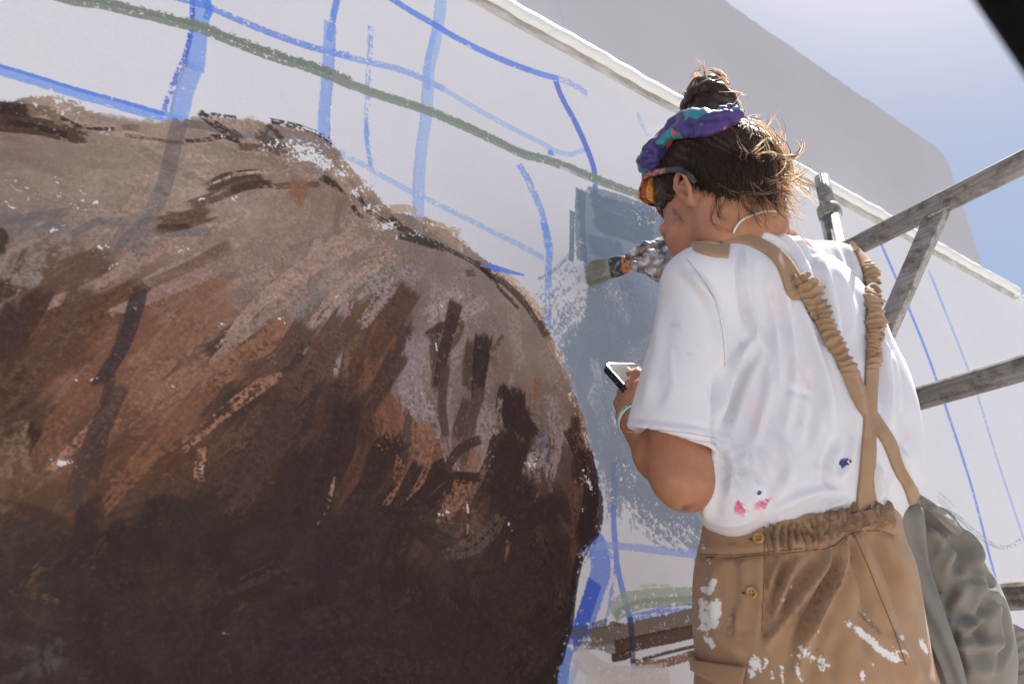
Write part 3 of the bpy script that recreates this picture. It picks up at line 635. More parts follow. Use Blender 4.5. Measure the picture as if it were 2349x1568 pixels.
STROKES_F = (
    (((310, 20), (200, 120), (130, 260)), 50, paint((56, 43, 41)), .1), (((640, 180), (540, 230), (430, 350), (390, 420)), 34, paint((54, 41, 39)), .08), (((780, 285), (680, 300), (580, 360), (480, 470)), 22, paint((56, 42, 40)), .1), (((640, 400), (600, 470), (560, 540)), 40, paint((124, 94, 78)), .45),
    (((420, 180), (380, 300), (380, 420)), 18, paint((68, 54, 48)), .2), (((320, 160), (300, 240), (280, 300)), 20, paint((118, 86, 70)), .4), (((1000, 40), (880, 140), (850, 240)), 50, paint((66, 50, 45)), .1), (((1080, 260), (980, 360), (880, 480)), 74, paint((58, 43, 40)), .06), (((960, 300), (1040, 420), (980, 560), (860, 600)), 44, paint((54, 40, 38)), .1),
    (((1340, 370), (1200, 420), (1020, 450)), 20, paint((66, 50, 46)), .2), (((1120, 180), (1140, 260), (1120, 340)), 40, paint((128, 112, 104)), .4), (((1330, 60), (1340, 180), (1320, 300)), 40, paint((82, 66, 60)), .25), (((1460, 100), (1430, 220), (1440, 330)), 30, paint((66, 47, 41)), .12),
    (((1520, 330), (1540, 450), (1520, 600), (1430, 700)), 32, paint((48, 36, 34)), .03), (((1490, 120), (1510, 240), (1490, 330)), 12, paint((168, 126, 104)), .35), (((760, 590), (860, 640), (960, 690)), 30, paint((92, 72, 64)), .35), (((740, 720), (840, 740), (960, 720)), 50, paint((76, 66, 64)), .35), (((990, 500), (980, 560), (960, 620)), 7, paint((138, 104, 86)), .4), (((930, 620), (940, 720)), 14, paint((104, 72, 58)), .3),
    (((1040, 740), (900, 850), (760, 890)), 12, paint((50, 38, 36)), .2), (((1310, 920), (1320, 1010), (1300, 1090)), 18, paint((96, 70, 58)), .45), (((1130, 1040), (1040, 1070), (980, 1090)), 22, paint((82, 60, 50)), .5), (((1440, 760), (1400, 980), (1370, 1200), (1310, 1430)), 16, paint((44, 34, 33)), .06), (((1000, 1300), (960, 1350)), 24, paint((76, 58, 48)), .5))
for p, w, c_, d_ in STROKES_F: stroke(KF(*p), w * 1.25, c_, .92, d_, bris=.9, ends=.45, edge=.2)
STROKES_E = (
    (((960, 150), (860, 230), (780, 280)), 18, paint((136, 100, 82)), .4), (((1260, 160), (1250, 230), (1240, 270)), 26, paint((132, 102, 84)), .5), (((340, 780), (280, 830), (220, 860)), 26, paint((94, 70, 52)), .45), (((380, 840), (400, 930), (330, 1000)), 60, paint((70, 54, 44)), .45), (((1180, 620), (1060, 660), (980, 740)), 30, paint((72, 60, 56)), .45),
    (((1000, 1030), (980, 1110)), 20, paint((84, 66, 48)), .55), (((2140, 240), (2090, 330), (2040, 410)), 9, paint((130, 96, 80)), .45), (((1700, 310), (1660, 360)), 16, paint((96, 74, 62)), .5), (((680, 1230), (690, 1300), (750, 1280)), 18, paint((78, 60, 48)), .5), (((1740, 130), (1680, 230)), 16, paint((90, 68, 56)), .5),
    (((2080, 1110), (2085, 1300), (2095, 1490)), 4, paint((120, 96, 84)), .5), (((1250, 1390), (1240, 1490)), 4, paint((110, 92, 78)), .4), (((300, 1200), (250, 1350), (330, 1600)), 150, paint((74, 70, 66)), .3), (((1540, 1050), (1480, 1090)), 20, paint((76, 60, 50)), .55), (((1440, 1260), (1390, 1250)), 4, paint((170, 160, 150)), .3))
for p, w, c_, d_ in STROKES_E: stroke(KE(*p), w, c_, .7, d_, bris=1, ends=.6, edge=.4)
def KX(*p): return [(x * 1.596, 137.6 + y * 1.596) for x, y in p]
UMB, UMB2, RUST, RUST2, TAU, TAU2 = paint((56, 43, 42)), paint((66, 50, 46)), paint((108, 75, 59)), paint((124, 90, 73)), paint((148, 125, 115)), paint((134, 112, 104))
STROKES_X = (
    # light taupe wedges dragged down into the brown
    (((400, 250), (330, 290), (240, 330), (165, 362)), 52, TAU2, .12, .5), (((520, 250), (440, 300), (370, 350), (320, 410)), 60, TAU, .1, .6), (((440, 330), (380, 370), (310, 430), (285, 480)), 44, TAU2, .2, .6), (((560, 270), (490, 330), (440, 390)), 44, TAU, .2, .5), (((250, 260), (150, 320), (70, 350)), 50, TAU2, .22, .5),
    (((600, 300), (560, 330), (520, 380)), 40, paint((136, 118, 116)), .25, .3), (((500, 340), (490, 400), (480, 450)), 30, paint((138, 120, 118)), .3, .4), (((600, 400), (590, 470), (610, 520)), 60, paint((134, 118, 120)), .2, .4), (((650, 480), (640, 540), (650, 590)), 34, paint((124, 106, 104)), .3, .3), (((700, 500), (690, 560), (680, 590)), 40, paint((132, 116, 112)), .28, .3), (((790, 480), (800, 550), (790, 600)), 34, paint((136, 120, 116)), .28, .3),
    # rust middles
    (((130, 330), (80, 400), (20, 470)), 90, paint((86, 64, 54)), .2, .3), (((320, 350), (250, 410), (190, 480)), 80, RUST2, .3, .3), (((220, 370), (120, 470), (60, 560)), 70, RUST, .25, .4), (((420, 380), (330, 440), (240, 520)), 70, RUST2, .33, .3), (((300, 470), (220, 560), (150, 640)), 60, RUST, .3, .4), (((550, 390), (540, 460), (560, 540)), 70, RUST, .2, .2), (((610, 520), (600, 590), (560, 640)), 60, RUST2, .3, .3), (((680, 560), (660, 620), (640, 650)), 50, RUST2, .33, .3),
    (((180, 480), (120, 540), (70, 590)), 30, paint((140, 104, 86)), .38, .3), (((400, 450), (330, 500), (260, 560)), 36, paint((136, 100, 82)), .38, .3),
    # umber masses with crisp ends
    (((60, 330), (20, 400), (-40, 440)), 70, UMB2, .15, .3), (((200, 330), (180, 400), (140, 470)), 44, paint((62, 52, 54)), .08, .2), (((170, 470), (130, 560), (100, 640)), 56, paint((72, 57, 54)), .22, .2), (((440, 380), (400, 430), (350, 450)), 60, paint((84, 65, 58)), .2, .3), (((500, 370), (450, 440), (400, 500), (330, 560)), 80, paint((86, 65, 56)), .25, .3), (((420, 480), (380, 560), (330, 640)), 100, paint((70, 54, 49)), .25, .2),
    (((590, 330), (560, 380), (530, 430)), 60, paint((84, 62, 54)), .15, .3), (((575, 420), (540, 480), (500, 540)), 56, paint((72, 55, 50)), .12, .3), (((500, 490), (490, 560), (450, 640)), 70, UMB, .06, .1), (((555, 545), (535, 600), (500, 650)), 56, UMB, .06, .2), (((440, 560), (420, 600), (400, 650)), 70, UMB, .06, .1), (((600, 580), (580, 620), (560, 650)), 34, UMB, .1, .3),
    (((655, 350), (640, 410), (628, 470)), 34, UMB2, .1, .3), (((640, 440), (635, 490), (640, 540)), 26, paint((78, 62, 58)), .15, .3), (((695, 395), (690, 440), (685, 490)), 46, UMB, .06, .3), (((690, 470), (675, 530), (665, 580)), 30, paint((84, 66, 60)), .2, .4), (((735, 470), (745, 510), (770, 545)), 52, UMB, .05, .2), (((745, 540), (725, 590), (700, 640)), 80, UMB, .05, .1), (((690, 545), (660, 560), (640, 590)), 26, UMB2, .1, .2),
    (((690, 600), (640, 600), (600, 640)), 24, UMB, .06, .5), (((640, 590), (610, 620), (590, 650)), 30, UMB, .08, .4), (((760, 600), (740, 650), (720, 690)), 60, UMB, .06, .1), (((840, 560), (850, 620), (835, 690)), 40, paint((48, 36, 36)), .05, .1), (((815, 530), (830, 570), (835, 610)), 24, UMB, .12, .3),
    (((720, 660), (680, 700), (640, 710)), 44, paint((84, 70, 66)), .3, .3), (((730, 690), (727, 720)), 12, RUST, .3, .3), (((640, 640), (670, 640)), 26, RUST2, .45, .3), (((480, 600), (470, 640), (455, 665)), 10, paint((140, 104, 86)), .4, .2), (((290, 560), (285, 590), (288, 610)), 26, paint((142, 110, 92)), .48, .3), (((60, 730), (40, 760), (90, 780)), 40, paint((76, 58, 46)), .45, .3), (((150, 690), (120, 740)), 30, paint((66, 52, 44)), .45, .3), (((420, 720), (330, 760)), 40, paint((62, 50, 48)), .4, .3), (((600, 760), (570, 790)), 30, paint((62, 48, 44)), .5, .3), (((160, 840), (165, 870)), 16, paint((84, 62, 48)), .55, .3))
for k in range(260):     # the dark under-body, scrubbed in from all sides
    x, y = mrng.uniform(-40, 850), mrng.uniform(610, 900)
    if y < 640 + 18 * math.sin(x * .021) + mrng.uniform(-25, 25): continue
    px_, py_ = KX((x, y))[0]
    if not in_body(px_, py_, .95): continue
    a = mrng.choice([2.5, 2.1, .15, 1.2]) + mrng.normal(0, .3); l_ = mrng.uniform(40, 150); q = (x + l_ * math.cos(a), y + l_ * math.sin(a))
    if not in_body(*KX(q)[0], .9): continue
    m_ = mrng.uniform(.8, 1.25) * np.array([1, mrng.uniform(.95, 1.02), mrng.uniform(.93, 1.04)])
    stroke(KX((x, y), ((x + q[0]) / 2 + mrng.normal(0, 8), (y + q[1]) / 2 + mrng.normal(0, 8)), q), mrng.uniform(30, 90), paint((52, 42, 41)) * m_, mrng.uniform(.5, .85), mrng.uniform(.1, .4), bris=1.1, edge=.4, ends=.6)
for p, w, c_, d_, tp_ in STROKES_X: stroke(KX(*p), w, c_, .93, d_, bris=1.0, ends=.35, edge=.16, taper=tp_)
# rust haze rubbed over the middle, where the first coat shows
for cx, cy, rx, ry, cc, de in ((330, 700, 110, 60, (138, 104, 84), .32), (470, 650, 60, 40, (132, 100, 80), .3), (360, 890, 130, 70, (136, 102, 82), .34), (150, 920, 90, 50, (128, 94, 76), .28), (430, 950, 90, 50, (132, 96, 78), .3), (280, 1040, 60, 40, (134, 96, 78), .3),
                               (900, 1000, 90, 80, (128, 92, 74), .3), (850, 720, 60, 40, (126, 92, 74), .3), (1110, 1050, 60, 60, (150, 128, 116), .3), (700, 860, 60, 40, (112, 82, 68), .25), (1080, 1180, 60, 40, (118, 88, 74), .28), (120, 1080, 70, 60, (128, 104, 82), .3), (1340, 1090, 20, 60, (176, 140, 118), .35), (640, 470, 110, 50, (158, 130, 114), .2)):
    speckle(cx, cy, rx, ry, paint(cc), de, ang=-.5)
# tooth of the plaster: thin paint leaves the raised grain a shade lighter and warmer
bm = sstep(.45, .7, body_full)[..., None]
fine = (0.62 * N2 + 0.38 * N4)[..., None] - .5
lum_ = np.clip(canvas.mean(-1, keepdims=True) / .07, .45, 1)
tooth = 1 + fine * lum_ * (0.55 + 0.6 * (N40[..., None] - .3))
canvas *= 1 + bm * (tooth - 1)
canvas *= 1 + bm * (np.array([1.03, .975, .98], np.float32) - 1)
canvas += bm * np.clip(fine - .12, 0, 1) * np.array([.07, .036, .02], np.float32) * np.clip(N120[..., None] * 1.6 - .3, 0, 1)
# bare plaster winking through
for cx, cy, rx, ry, de in ((55, 430, 70, 55, .34), (110, 400, 50, 30, .22), (190, 460, 40, 30, .25), (40, 470, 40, 30, .3), (150, 250, 45, 35, .38), (60, 250, 60, 25, .25), (230, 300, 60, 14, .36), (500, 312, 30, 10, .4), (700, 352, 70, 46, .72), (650, 332, 80, 24, .5), (742, 374, 44, 32, .68), (784, 400, 46, 34, .56), (820, 440, 44, 22, .55), (850, 476, 40, 20, .5), (905, 515, 50, 14, .5),
                           (880, 520, 40, 14, .45), (940, 540, 60, 12, .4), (1000, 560, 40, 10, .36), (535, 455, 25, 12, .4), (460, 455, 25, 10, .3), (120, 525, 30, 12, .34), (230, 570, 40, 20, .34), (255, 605, 20, 22, .36), (400, 575, 40, 16, .3), (520, 740, 34, 22, .42), (640, 740, 20, 20, .34), (600, 680, 20, 10, .28), (130, 1065, 34, 34, .42), (90, 1095, 26, 20, .25), (190, 870, 30, 12, .3),
                           (430, 890, 40, 30, .2), (340, 700, 40, 40, .14), (275, 660, 30, 14, .25), (460, 1080, 12, 22, .34), (1016, 1178, 26, 12, .36), (1215, 1060, 26, 34, .46), (1165, 1200, 6, 26, .4), (1345, 1010, 14, 60, .46), (1352, 1110, 10, 50, .46), (1340, 1170, 12, 26, .4), (955, 800, 12, 10, .3), (1010, 705, 14, 12, .34), (765, 680, 16, 12, .36), (700, 905, 12, 8, .3), (760, 1010, 12, 20, .25), (140, 1130, 50, 40, .16), (1325, 1280, 6, 40, .4), (1290, 1490, 5, 40, .4)):
    speckle(cx, cy, rx, ry, WHITE, de, ang=.5)
stroke(KD((1130, 245), (1200, 262), (1250, 285)), 12, paint((118, 122, 150)), .8, .1, bris=.4)
b = newlab('paint_stroke', 'short blue dart poking out of the brown shoulder')
stroke(KD((1190, 262), (1260, 280), (1330, 298), (1405, 314)), 17, paint((84, 118, 214)), .95, .02, bris=.3, taper=.75, lab=b)
# hairline crack down the wall
for seg in (KD((860, 480), (868, 580), (860, 700), (852, 900), (840, 1060)), KF((600, 40), (650, 160), (680, 240), (720, 320), (745, 400), (738, 500), (742, 560), (730, 700), (722, 880), (735, 990), (765, 1090), (745, 1200), (735, 1300), (715, 1420), (722, 1600))):
    pts_ = [(x + mrng.normal(0, 1.2), y) for x, y in crom(np.array(seg), 40)]
    stroke(pts_, 1.7, paint((34, 28, 28)), .55, .25, bris=.4)
stroke(KF((732, 440), (740, 500)), 5, WHITE, .9, .1); stroke(KF((738, 560), (735, 640)), 3, WHITE, .8, .3); stroke(KD((850, 740), (856, 790)), 4, WHITE, .9, .05); stroke(KF((640, 140), (680, 230)), 2.5, WHITE, .7, .4)

# --- far right end of the wall: chalk lines, charcoal ------------------------
b = newlab('paint_stroke', 'thin blue line right of the shoulder')
stroke(((2018, 552), (2068, 668), (2130, 820), (2185, 980), (2230, 1120), (2266, 1260), (2290, 1350)), 6, BLUE, .9, .12, bris=.4, lab=b)
b = newlab('paint_stroke', 'faint thin blue line near the right edge')
stroke(((2140, 640), (2165, 705)), 6, BLUEL, .8, .25, lab=b)
stroke(((2130, 620), (2195, 780), (2240, 900), (2290, 1060), (2340, 1210), (2370, 1300)), 4.5, BLUEM, .75, .22, bris=.5, lab=b)
b = newlab('charcoal_stroke', 'grey charcoal scribble beside the bag')
stroke(((2140, 1160), (2190, 1180), (2230, 1215), (2270, 1245), (2310, 1255), (2342, 1238)), 9, paint((120, 122, 122)), .7, .4, bris=.8, lab=b)
stroke(((2150, 1140), (2200, 1180)), 26, paint((150, 152, 148)), .5, .55, bris=.9, lab=b)
# tide of grime below the coping
for k in range(60):
    u = mrng.uniform(.3, 3.1); uu = int((u - CU0) * RES); n_ = int(mrng.uniform(15, 90)); hgt = int(mrng.uniform(8, 40))
    x0, x1 = max(0, uu), min(CW, uu + n_)
    if x1 <= x0: continue
    a = np.linspace(0, 1, hgt)[:, None] ** 2 * mrng.uniform(.1, .35) * np.clip(N12[CH - hgt:CH, x0:x1] * 1.4 - .2, 0, 1) * np.hanning(x1 - x0)[None]
    blend(slice(CH - hgt, CH), slice(x0, x1), paint((130, 122, 114)), a.astype(np.float32))
canvas = np.clip(canvas, 0.004, 0.85)
# ------------------------------------------------------------------ the place: ground, walls, coping, scaffold
GROUND_Z = -1.9
gm, N, L, b = new_mat('pale_concrete_ground', (.42, .38, .33), .9)
p_ = pos(N); n1 = noise(N, L, p_, 1.3, 6); n2 = noise(N, L, p_, 40, 4)
c_ = ramp(N, L, n1.outputs['Fac'], [(.3, (.40, .385, .375)), (.7, (.50, .485, .475))])
L.new(mixc(N, L, .25, c_.outputs['Color'], n2.outputs['Color'], 'OVERLAY'), b.inputs['Base Color']); bump(N, L, b, n2.outputs['Fac'], .4, .01)
g = mesh_obj('ground', [(-1500, -1500, GROUND_Z), (1500, -1500, GROUND_Z), (1500, 1500, GROUND_Z), (-1500, 1500, GROUND_Z)], [(0, 1, 2, 3)], gm, smooth=False)
tag(g, 'pale sunlit concrete ground below the scaffold', kind='structure')

# painted face of the wall: the canvas computed above as an image made in memory
img = bpy.data.images.new('mural_paint', CW, CH, alpha=False, float_buffer=False)
px = np.ones((CH, CW, 4), np.float32); px[..., :3] = l2s(canvas)
img.pixels.foreach_set(px.ravel()); img.update(); img.pack()
wm, N, L, b = new_mat('mural_wall_paint', (.8, .8, .8), .62, spec=.12)
uvn = N.new('ShaderNodeUVMap'); uvn.uv_map = 'UVMap'
ti = N.new('ShaderNodeTexImage'); ti.image = img; ti.extension = 'EXTEND'; ti.interpolation = 'Cubic'; L.new(uvn.outputs['UV'], ti.inputs['Vector'])
p_ = pos(N)
fine = noise(N, L, scaled(N, L, p_, (1, 1, .75)), 330, 3, .6); mid = noise(N, L, p_, 75, 3, .55); big = noise(N, L, p_, 6, 2)
hsum = math_n(N, L, 'ADD', math_n(N, L, 'MULTIPLY', fine.outputs['Fac'], .6), math_n(N, L, 'ADD', math_n(N, L, 'MULTIPLY', mid.outputs['Fac'], .9), math_n(N, L, 'MULTIPLY', big.outputs['Fac'], 1.5)))
L.new(ti.outputs['Color'], b.inputs['Base Color'])
rr = ramp(N, L, mid.outputs['Fac'], [(.35, (.6, .6, .6)), (.7, (.8, .8, .8))]); L.new(rr.outputs['Color'], b.inputs['Roughness'])
bump(N, L, b, hsum, .55, .0022)

pm, N, L, b = new_mat('white_wall_plaster', (.78, .775, .765), .8, spec=.3)
p_ = pos(N); n1 = noise(N, L, p_, 220, 4, .6); n2 = noise(N, L, p_, 3, 4); n3 = noise(N, L, p_, 30, 3)
c_ = ramp(N, L, n2.outputs['Fac'], [(.3, (.74, .715, .74)), (.7, (.80, .775, .80))]); L.new(c_.outputs['Color'], b.inputs['Base Color'])
bump(N, L, b, math_n(N, L, 'ADD', n1.outputs['Fac'], math_n(N, L, 'MULTIPLY', n3.outputs['Fac'], 2)), .35, .002)

wall = tag(empty('mural_wall', (1.2, 1.0, GROUND_Z)), 'white rendered wall with the half painted brown animal mural and blue guide lines', 'wall')
STEP = 5
nu, nv = CW // STEP, CH // STEP
lab = labels[:nv * STEP:STEP, :nu * STEP:STEP].copy()
lab = labels[STEP // 2:nv * STEP:STEP, STEP // 2:nu * STEP:STEP][:nv, :nu]
uu = CU0 + np.arange(nu + 1) * STEP / RES; vv = CZ0 + np.arange(nv + 1) * STEP / RES
idx = np.arange((nu + 1) * (nv + 1)).reshape(nv + 1, nu + 1)
quads = np.stack([idx[:-1, :-1], idx[:-1, 1:], idx[1:, 1:], idx[1:, :-1]], -1)
GU, GV = np.meshgrid(uu, vv)
relief = 0.0006 * (N120[np.minimum((np.arange(nv + 1) * STEP), CH - 1)][:, np.minimum(np.arange(nu + 1) * STEP, CW - 1)] - .5)
allv = np.stack([GU, np.full_like(GU, WALL_Y) + relief, GV], -1).reshape(-1, 3)
for k, (nm, text) in LABEL_NAMES.items():
    q = quads[lab == k]
    if len(q) < 6: continue
    used, inv = np.unique(q.ravel(), return_inverse=True)
    f = inv.reshape(-1, 4)
    o = mesh_obj(nm, allv[used] , f, wm, wall)
    o.data.polygons.foreach_set('use_smooth', np.ones(len(f), bool))
    uvl = o.data.uv_layers.new(name='UVMap')
    vi = np.empty(len(o.data.loops), np.int32); o.data.loops.foreach_get('vertex_index', vi)
    vc = allv[used][vi]
    uvl.data.foreach_set('uv', np.stack([(vc[:, 0] - CU0) * RES / CW, (vc[:, 2] - CZ0) * RES / CH], -1).astype(np.float32).ravel())
    if text: o['label'] = text
WTOP = CZ0 + nv * STEP / RES
UMAX = CU0 + nu * STEP / RES
# the rest of the wall's body: left, below, right end and the mass behind
def slab(name, x0, x1, y0, y1, z0, z1, mat, parent, bevel=0):
    return box(name, ((x0 + x1) / 2, (y0 + y1) / 2, (z0 + z1) / 2), ((x1 - x0) / 2, 0, 0), (0, (y1 - y0) / 2, 0), (0, 0, (z1 - z0) / 2), mat, parent, bevel)
XL, XR = -7.0, 3.26
slab('plaster_side', XL, CU0, 1.0, 1.2, GROUND_Z, WTOP, pm, wall)
slab('plaster_base', CU0, UMAX, 1.0, 1.2, GROUND_Z, CZ0, pm, wall)
slab('wall_core', CU0, UMAX, 1.003, 1.2, CZ0, WTOP, pm, wall)
slab('wall_end', UMAX, XR, 1.0, 1.2, GROUND_Z, WTOP, pm, wall)

# coping: an extruded moulding with a worn, uneven front edge
cm, N, L, b = new_mat('coping_white', (.78, .77, .74), .7)
p_ = pos(N); n1 = noise(N, L, scaled(N, L, p_, (1, 3, 3)), 14, 6, .65); n2 = noise(N, L, p_, 160, 4); sp = N.new('ShaderNodeSeparateXYZ'); L.new(p_, sp.inputs[0])
gr_ = ramp(N, L, n1.outputs['Fac'], [(.46, (.80, .79, .765)), (.62, (.74, .725, .69)), (.74, (.50, .47, .43)), (.84, (.28, .26, .24))])
L.new(gr_.outputs['Color'], b.inputs['Base Color']); bump(N, L, b, math_n(N, L, 'ADD', n2.outputs['Fac'], n1.outputs['Fac']), .5, .003)
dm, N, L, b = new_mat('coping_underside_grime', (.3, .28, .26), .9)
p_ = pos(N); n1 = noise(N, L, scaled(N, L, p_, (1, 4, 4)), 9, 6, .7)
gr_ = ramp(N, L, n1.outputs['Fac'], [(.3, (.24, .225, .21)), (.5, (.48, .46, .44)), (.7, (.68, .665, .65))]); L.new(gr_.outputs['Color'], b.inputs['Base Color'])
prof = [(1.10, 0.058), (1.02, 0.056), (.992, 0.051), (.978, 0.043), (.972, 0.030), (.972, 0.018), (.974, 0.006), (.981, 0.0), (.984, -.001), (.990, .004), (.9995, .005), (.9995, -.012), (1.003, -.014)]
xs_ = np.concatenate([np.linspace(XL, -.3, 8)[:-1], np.linspace(-.3, 3.13, 420)])
crng = np.random.default_rng(5)
def smooth1(n, k, a):
    q = crng.normal(0, 1, n + 4 * k); w = np.hanning(2 * k + 1); w /= w.sum()
    q = np.convolve(q, w, 'same')[2 * k:2 * k + n]; return a * q / q.std()
wob1, wob2, wob3 = smooth1(len(xs_), 6, .0010), smooth1(len(xs_), 30, .0022), smooth1(len(xs_), 3, .0007)
chips = np.zeros(len(xs_))
for c0, w0, a0 in ((250, 3, .006), (322, 5, .005), (356, 4, .006), (366, 3, .007), (388, 5, .008), (396, 6, .009), (404, 5, .008), (414, 8, .012), (150, 3, .003), (205, 2, .003)):
    chips += a0 * np.exp(-((np.arange(len(xs_)) - c0) / w0) ** 2)
V, F = [], []
zb = WTOP - .004
for i, x in enumerate(xs_):
    for j, (y, z) in enumerate(prof):
        edge = 1.0 if 2 <= j <= 9 else 0.0
        low = 1.0 if 5 <= j <= 9 else .3
        V.append((x, y + edge * (wob1[i] + chips[i] * .5 * low), zb + z + edge * (wob2[i] * .4 + wob3[i] + chips[i] * low * .8)))
n_ = len(prof)
for i in range(len(xs_) - 1):
    for j in range(n_ - 1):
        F.append((i * n_ + j, i * n_ + j + 1, (i + 1) * n_ + j + 1, (i + 1) * n_ + j))
F.append(tuple((len(xs_) - 1) * n_ + j for j in range(n_)))
coping = mesh_obj('coping', V, F, cm, wall)
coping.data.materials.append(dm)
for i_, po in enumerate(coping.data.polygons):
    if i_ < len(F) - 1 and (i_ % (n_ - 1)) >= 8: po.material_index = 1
coping['label'] = 'white rounded coping with chipped sunlit edge'
# crumbled stub where the coping breaks off
bm = bmesh.new()
for k in range(26):
    x = 3.10 + .15 * crng.random(); r_ = crng.uniform(.008, .022)
    M = Matrix.Translation((x, 1.0 + crng.uniform(-.015, .05), zb + .012 + crng.uniform(0, .03) - .16 * (x - 3.1))) @ Matrix.Rotation(crng.uniform(0, 3), 4, 'Z') @ Matrix.Diagonal((1.5, 1, .8, 1))
    r = bmesh.ops.create_icosphere(bm, subdivisions=2, radius=r_, matrix=M)
    for v in r['verts']: v.co += Vector(crng.normal(0, .0018, 3))
bm_obj('broken_coping', bm, cm, wall, True)['label'] = 'crumbled end of the white coping'

# set-back upper wall with its cut corner
uw = tag(empty('upper_wall', (1.0, 1.1, WTOP)), 'smooth white upper wall with a cut corner set back above the coping', 'wall')
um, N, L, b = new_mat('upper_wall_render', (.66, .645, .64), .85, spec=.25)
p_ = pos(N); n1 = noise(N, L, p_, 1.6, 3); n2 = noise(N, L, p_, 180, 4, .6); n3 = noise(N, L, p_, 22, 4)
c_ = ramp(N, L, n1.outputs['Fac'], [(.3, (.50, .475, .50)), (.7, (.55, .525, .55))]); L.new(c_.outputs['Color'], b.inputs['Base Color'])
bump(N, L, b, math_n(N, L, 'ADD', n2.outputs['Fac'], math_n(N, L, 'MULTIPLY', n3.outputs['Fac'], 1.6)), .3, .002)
UY = 1.105
pe = [on_y(1670, 0, UY), on_y(2150, 345, UY), on_y(2176, 366, UY), on_y(2188, 410, UY), on_y(2257, 624, UY)]
ztop = float(np.mean([pe[0][2], pe[1][2]])); xend = float(np.mean([pe[3][0], pe[4][0]]))
out = [(XL, WTOP)] + [(xend, WTOP), (xend, pe[3][2]), (xend - .004, pe[2][2] - .01), (xend - .03, pe[2][2] + .012), (xend - .075, ztop)]
top = []
for x in np.arange(xend - .16, -1.2, -.035):
    top.append((x, ztop + crng.normal(0, .0022) + .006 * math.exp(-((x - 2.62) / .03) ** 2) - .004 * math.exp(-((x - 2.45) / .12) ** 2)))
out += top + [(XL, ztop)]
bm = bmesh.new()
fr = [bm.verts.new((x, UY, z)) for x, z in out]; bk = [bm.verts.new((x, UY + .16, z)) for x, z in out]
bm.faces.new(fr); bm.faces.new(bk[::-1])
for i in range(len(out)):
    j = (i + 1) % len(out); bm.faces.new((fr[j], fr[i], bk[i], bk[j]))
bmesh.ops.recalc_face_normals(bm, faces=bm.faces)
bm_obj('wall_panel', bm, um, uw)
# faint chalk line on the upper wall
lm, N, L, b = new_mat('faded_blue_chalk', (.5, .53, .64), .9)
pts = [on_y(1272, -14, UY - .0006), on_y(1290, 30, UY - .0006), on_y(1304, 75, UY - .0006)]
V = [p + np.array([dx, 0, 0]) for p in pts for dx in (-.004, .004)]
mesh_obj('paint_stroke', V, [(0, 1, 3, 2), (2, 3, 5, 4)], lm, uw)['label'] = 'faint blue line on the upper wall'

# ------------------------------------------------------------------ scaffold
am, N, L, b = new_mat('worn_aluminium', (.42, .415, .40), .42, 1.0)
tc = N.new('ShaderNodeTexCoord'); p_ = pos(N)
st = noise(N, L, scaled(N, L, p_, (60, 2.5, 60)), 3, 5, .6); bl = noise(N, L, p_, 26, 6, .7); sc = noise(N, L, scaled(N, L, p_, (9, 40, 60)), 4, 5, .7)
c1 = ramp(N, L, st.outputs['Fac'], [(.3, (.24, .225, .205)), (.65, (.43, .41, .38))])
c2 = ramp(N, L, bl.outputs['Fac'], [(.36, (.21, .15, .10)), (.52, (1, 1, 1))])
c3 = mixc(N, L, .75, c1.outputs['Color'], c2.outputs['Color'], 'MULTIPLY')
w3 = ramp(N, L, sc.outputs['Fac'], [(.63, (0, 0, 0)), (.70, (1, 1, 1))])
L.new(mixc(N, L, math_n(N, L, 'MULTIPLY', w3.outputs['Color'], .5), c3, (.52, .51, .48)), b.inputs['Base Color'])
rgh = ramp(N, L, bl.outputs['Fac'], [(.3, (.68, .68, .68)), (.7, (.42, .42, .42))]); L.new(rgh.outputs['Color'], b.inputs['Roughness'])
met = ramp(N, L, bl.outputs['Fac'], [(.34, (.1, .1, .1)), (.55, (.6, .6, .6))]); L.new(met.outputs['Color'], b.inputs['Metallic'])
bump(N, L, b, math_n(N, L, 'ADD', st.outputs['Fac'], bl.outputs['Fac']), .25, .001)

SX, PY = 1.45, .787
scaf = tag(empty('scaffold', (SX, .4, 0)), 'grey aluminium scaffold frame with three rungs and a diagonal brace right of the painter', 'scaffold')
def ribbed(name, pts, r, parent, ribs=16, depth=.0009, n=64):
    V = []; pts = np.asarray(pts, float); T = pts[-1] - pts[0]; x, y, t = frame(T)
    for p in pts:
        for k in range(n):
            a = 2 * math.pi * k / n; rr_ = r - depth * (0.5 + .5 * math.cos(a * ribs)) ** 3
            V.append(p + rr_ * (math.cos(a) * x + math.sin(a) * y))
    F = [(i * n + k, i * n + (k + 1) % n, (i + 1) * n + (k + 1) % n, (i + 1) * n + k) for i in range(len(pts) - 1) for k in range(n)]
    F += [tuple(range(n))[::-1], tuple(range((len(pts) - 1) * n, len(pts) * n))]
    return mesh_obj(name, V, F, am, parent)
zr = [.85 + .927, .85 + .516, .85 + .119]
for z in zr: ribbed('rung', [(SX, -.35, z), (SX, .2, z), (SX, PY - .02, z)], .0245, scaf)
ribbed('rung', [(SX, -.35, .45), (SX, PY - .02, .45)], .0245, scaf)
post = ribbed('post', [(SX, PY, GROUND_Z), (SX, PY, .85 + 1.055)], .0255, scaf)
ribbed('spigot', [(SX, PY, .85 + 1.04), (SX, PY, .85 + 1.165)], .0185, scaf)
tube('collar', [(SX, PY, .85 + 1.035), (SX, PY, .85 + 1.04), (SX, PY, .85 + 1.068), (SX, PY, .85 + 1.073)], [.026, .0285, .0285, .022], am, scaf, n=40)
ribbed('post', [(SX, -.37, GROUND_Z), (SX, -.37, 2.0)], .0255, scaf)
d0, d1 = np.array([SX, .545, zr[0] - .012]), np.array([SX, PY, .85 + .60])
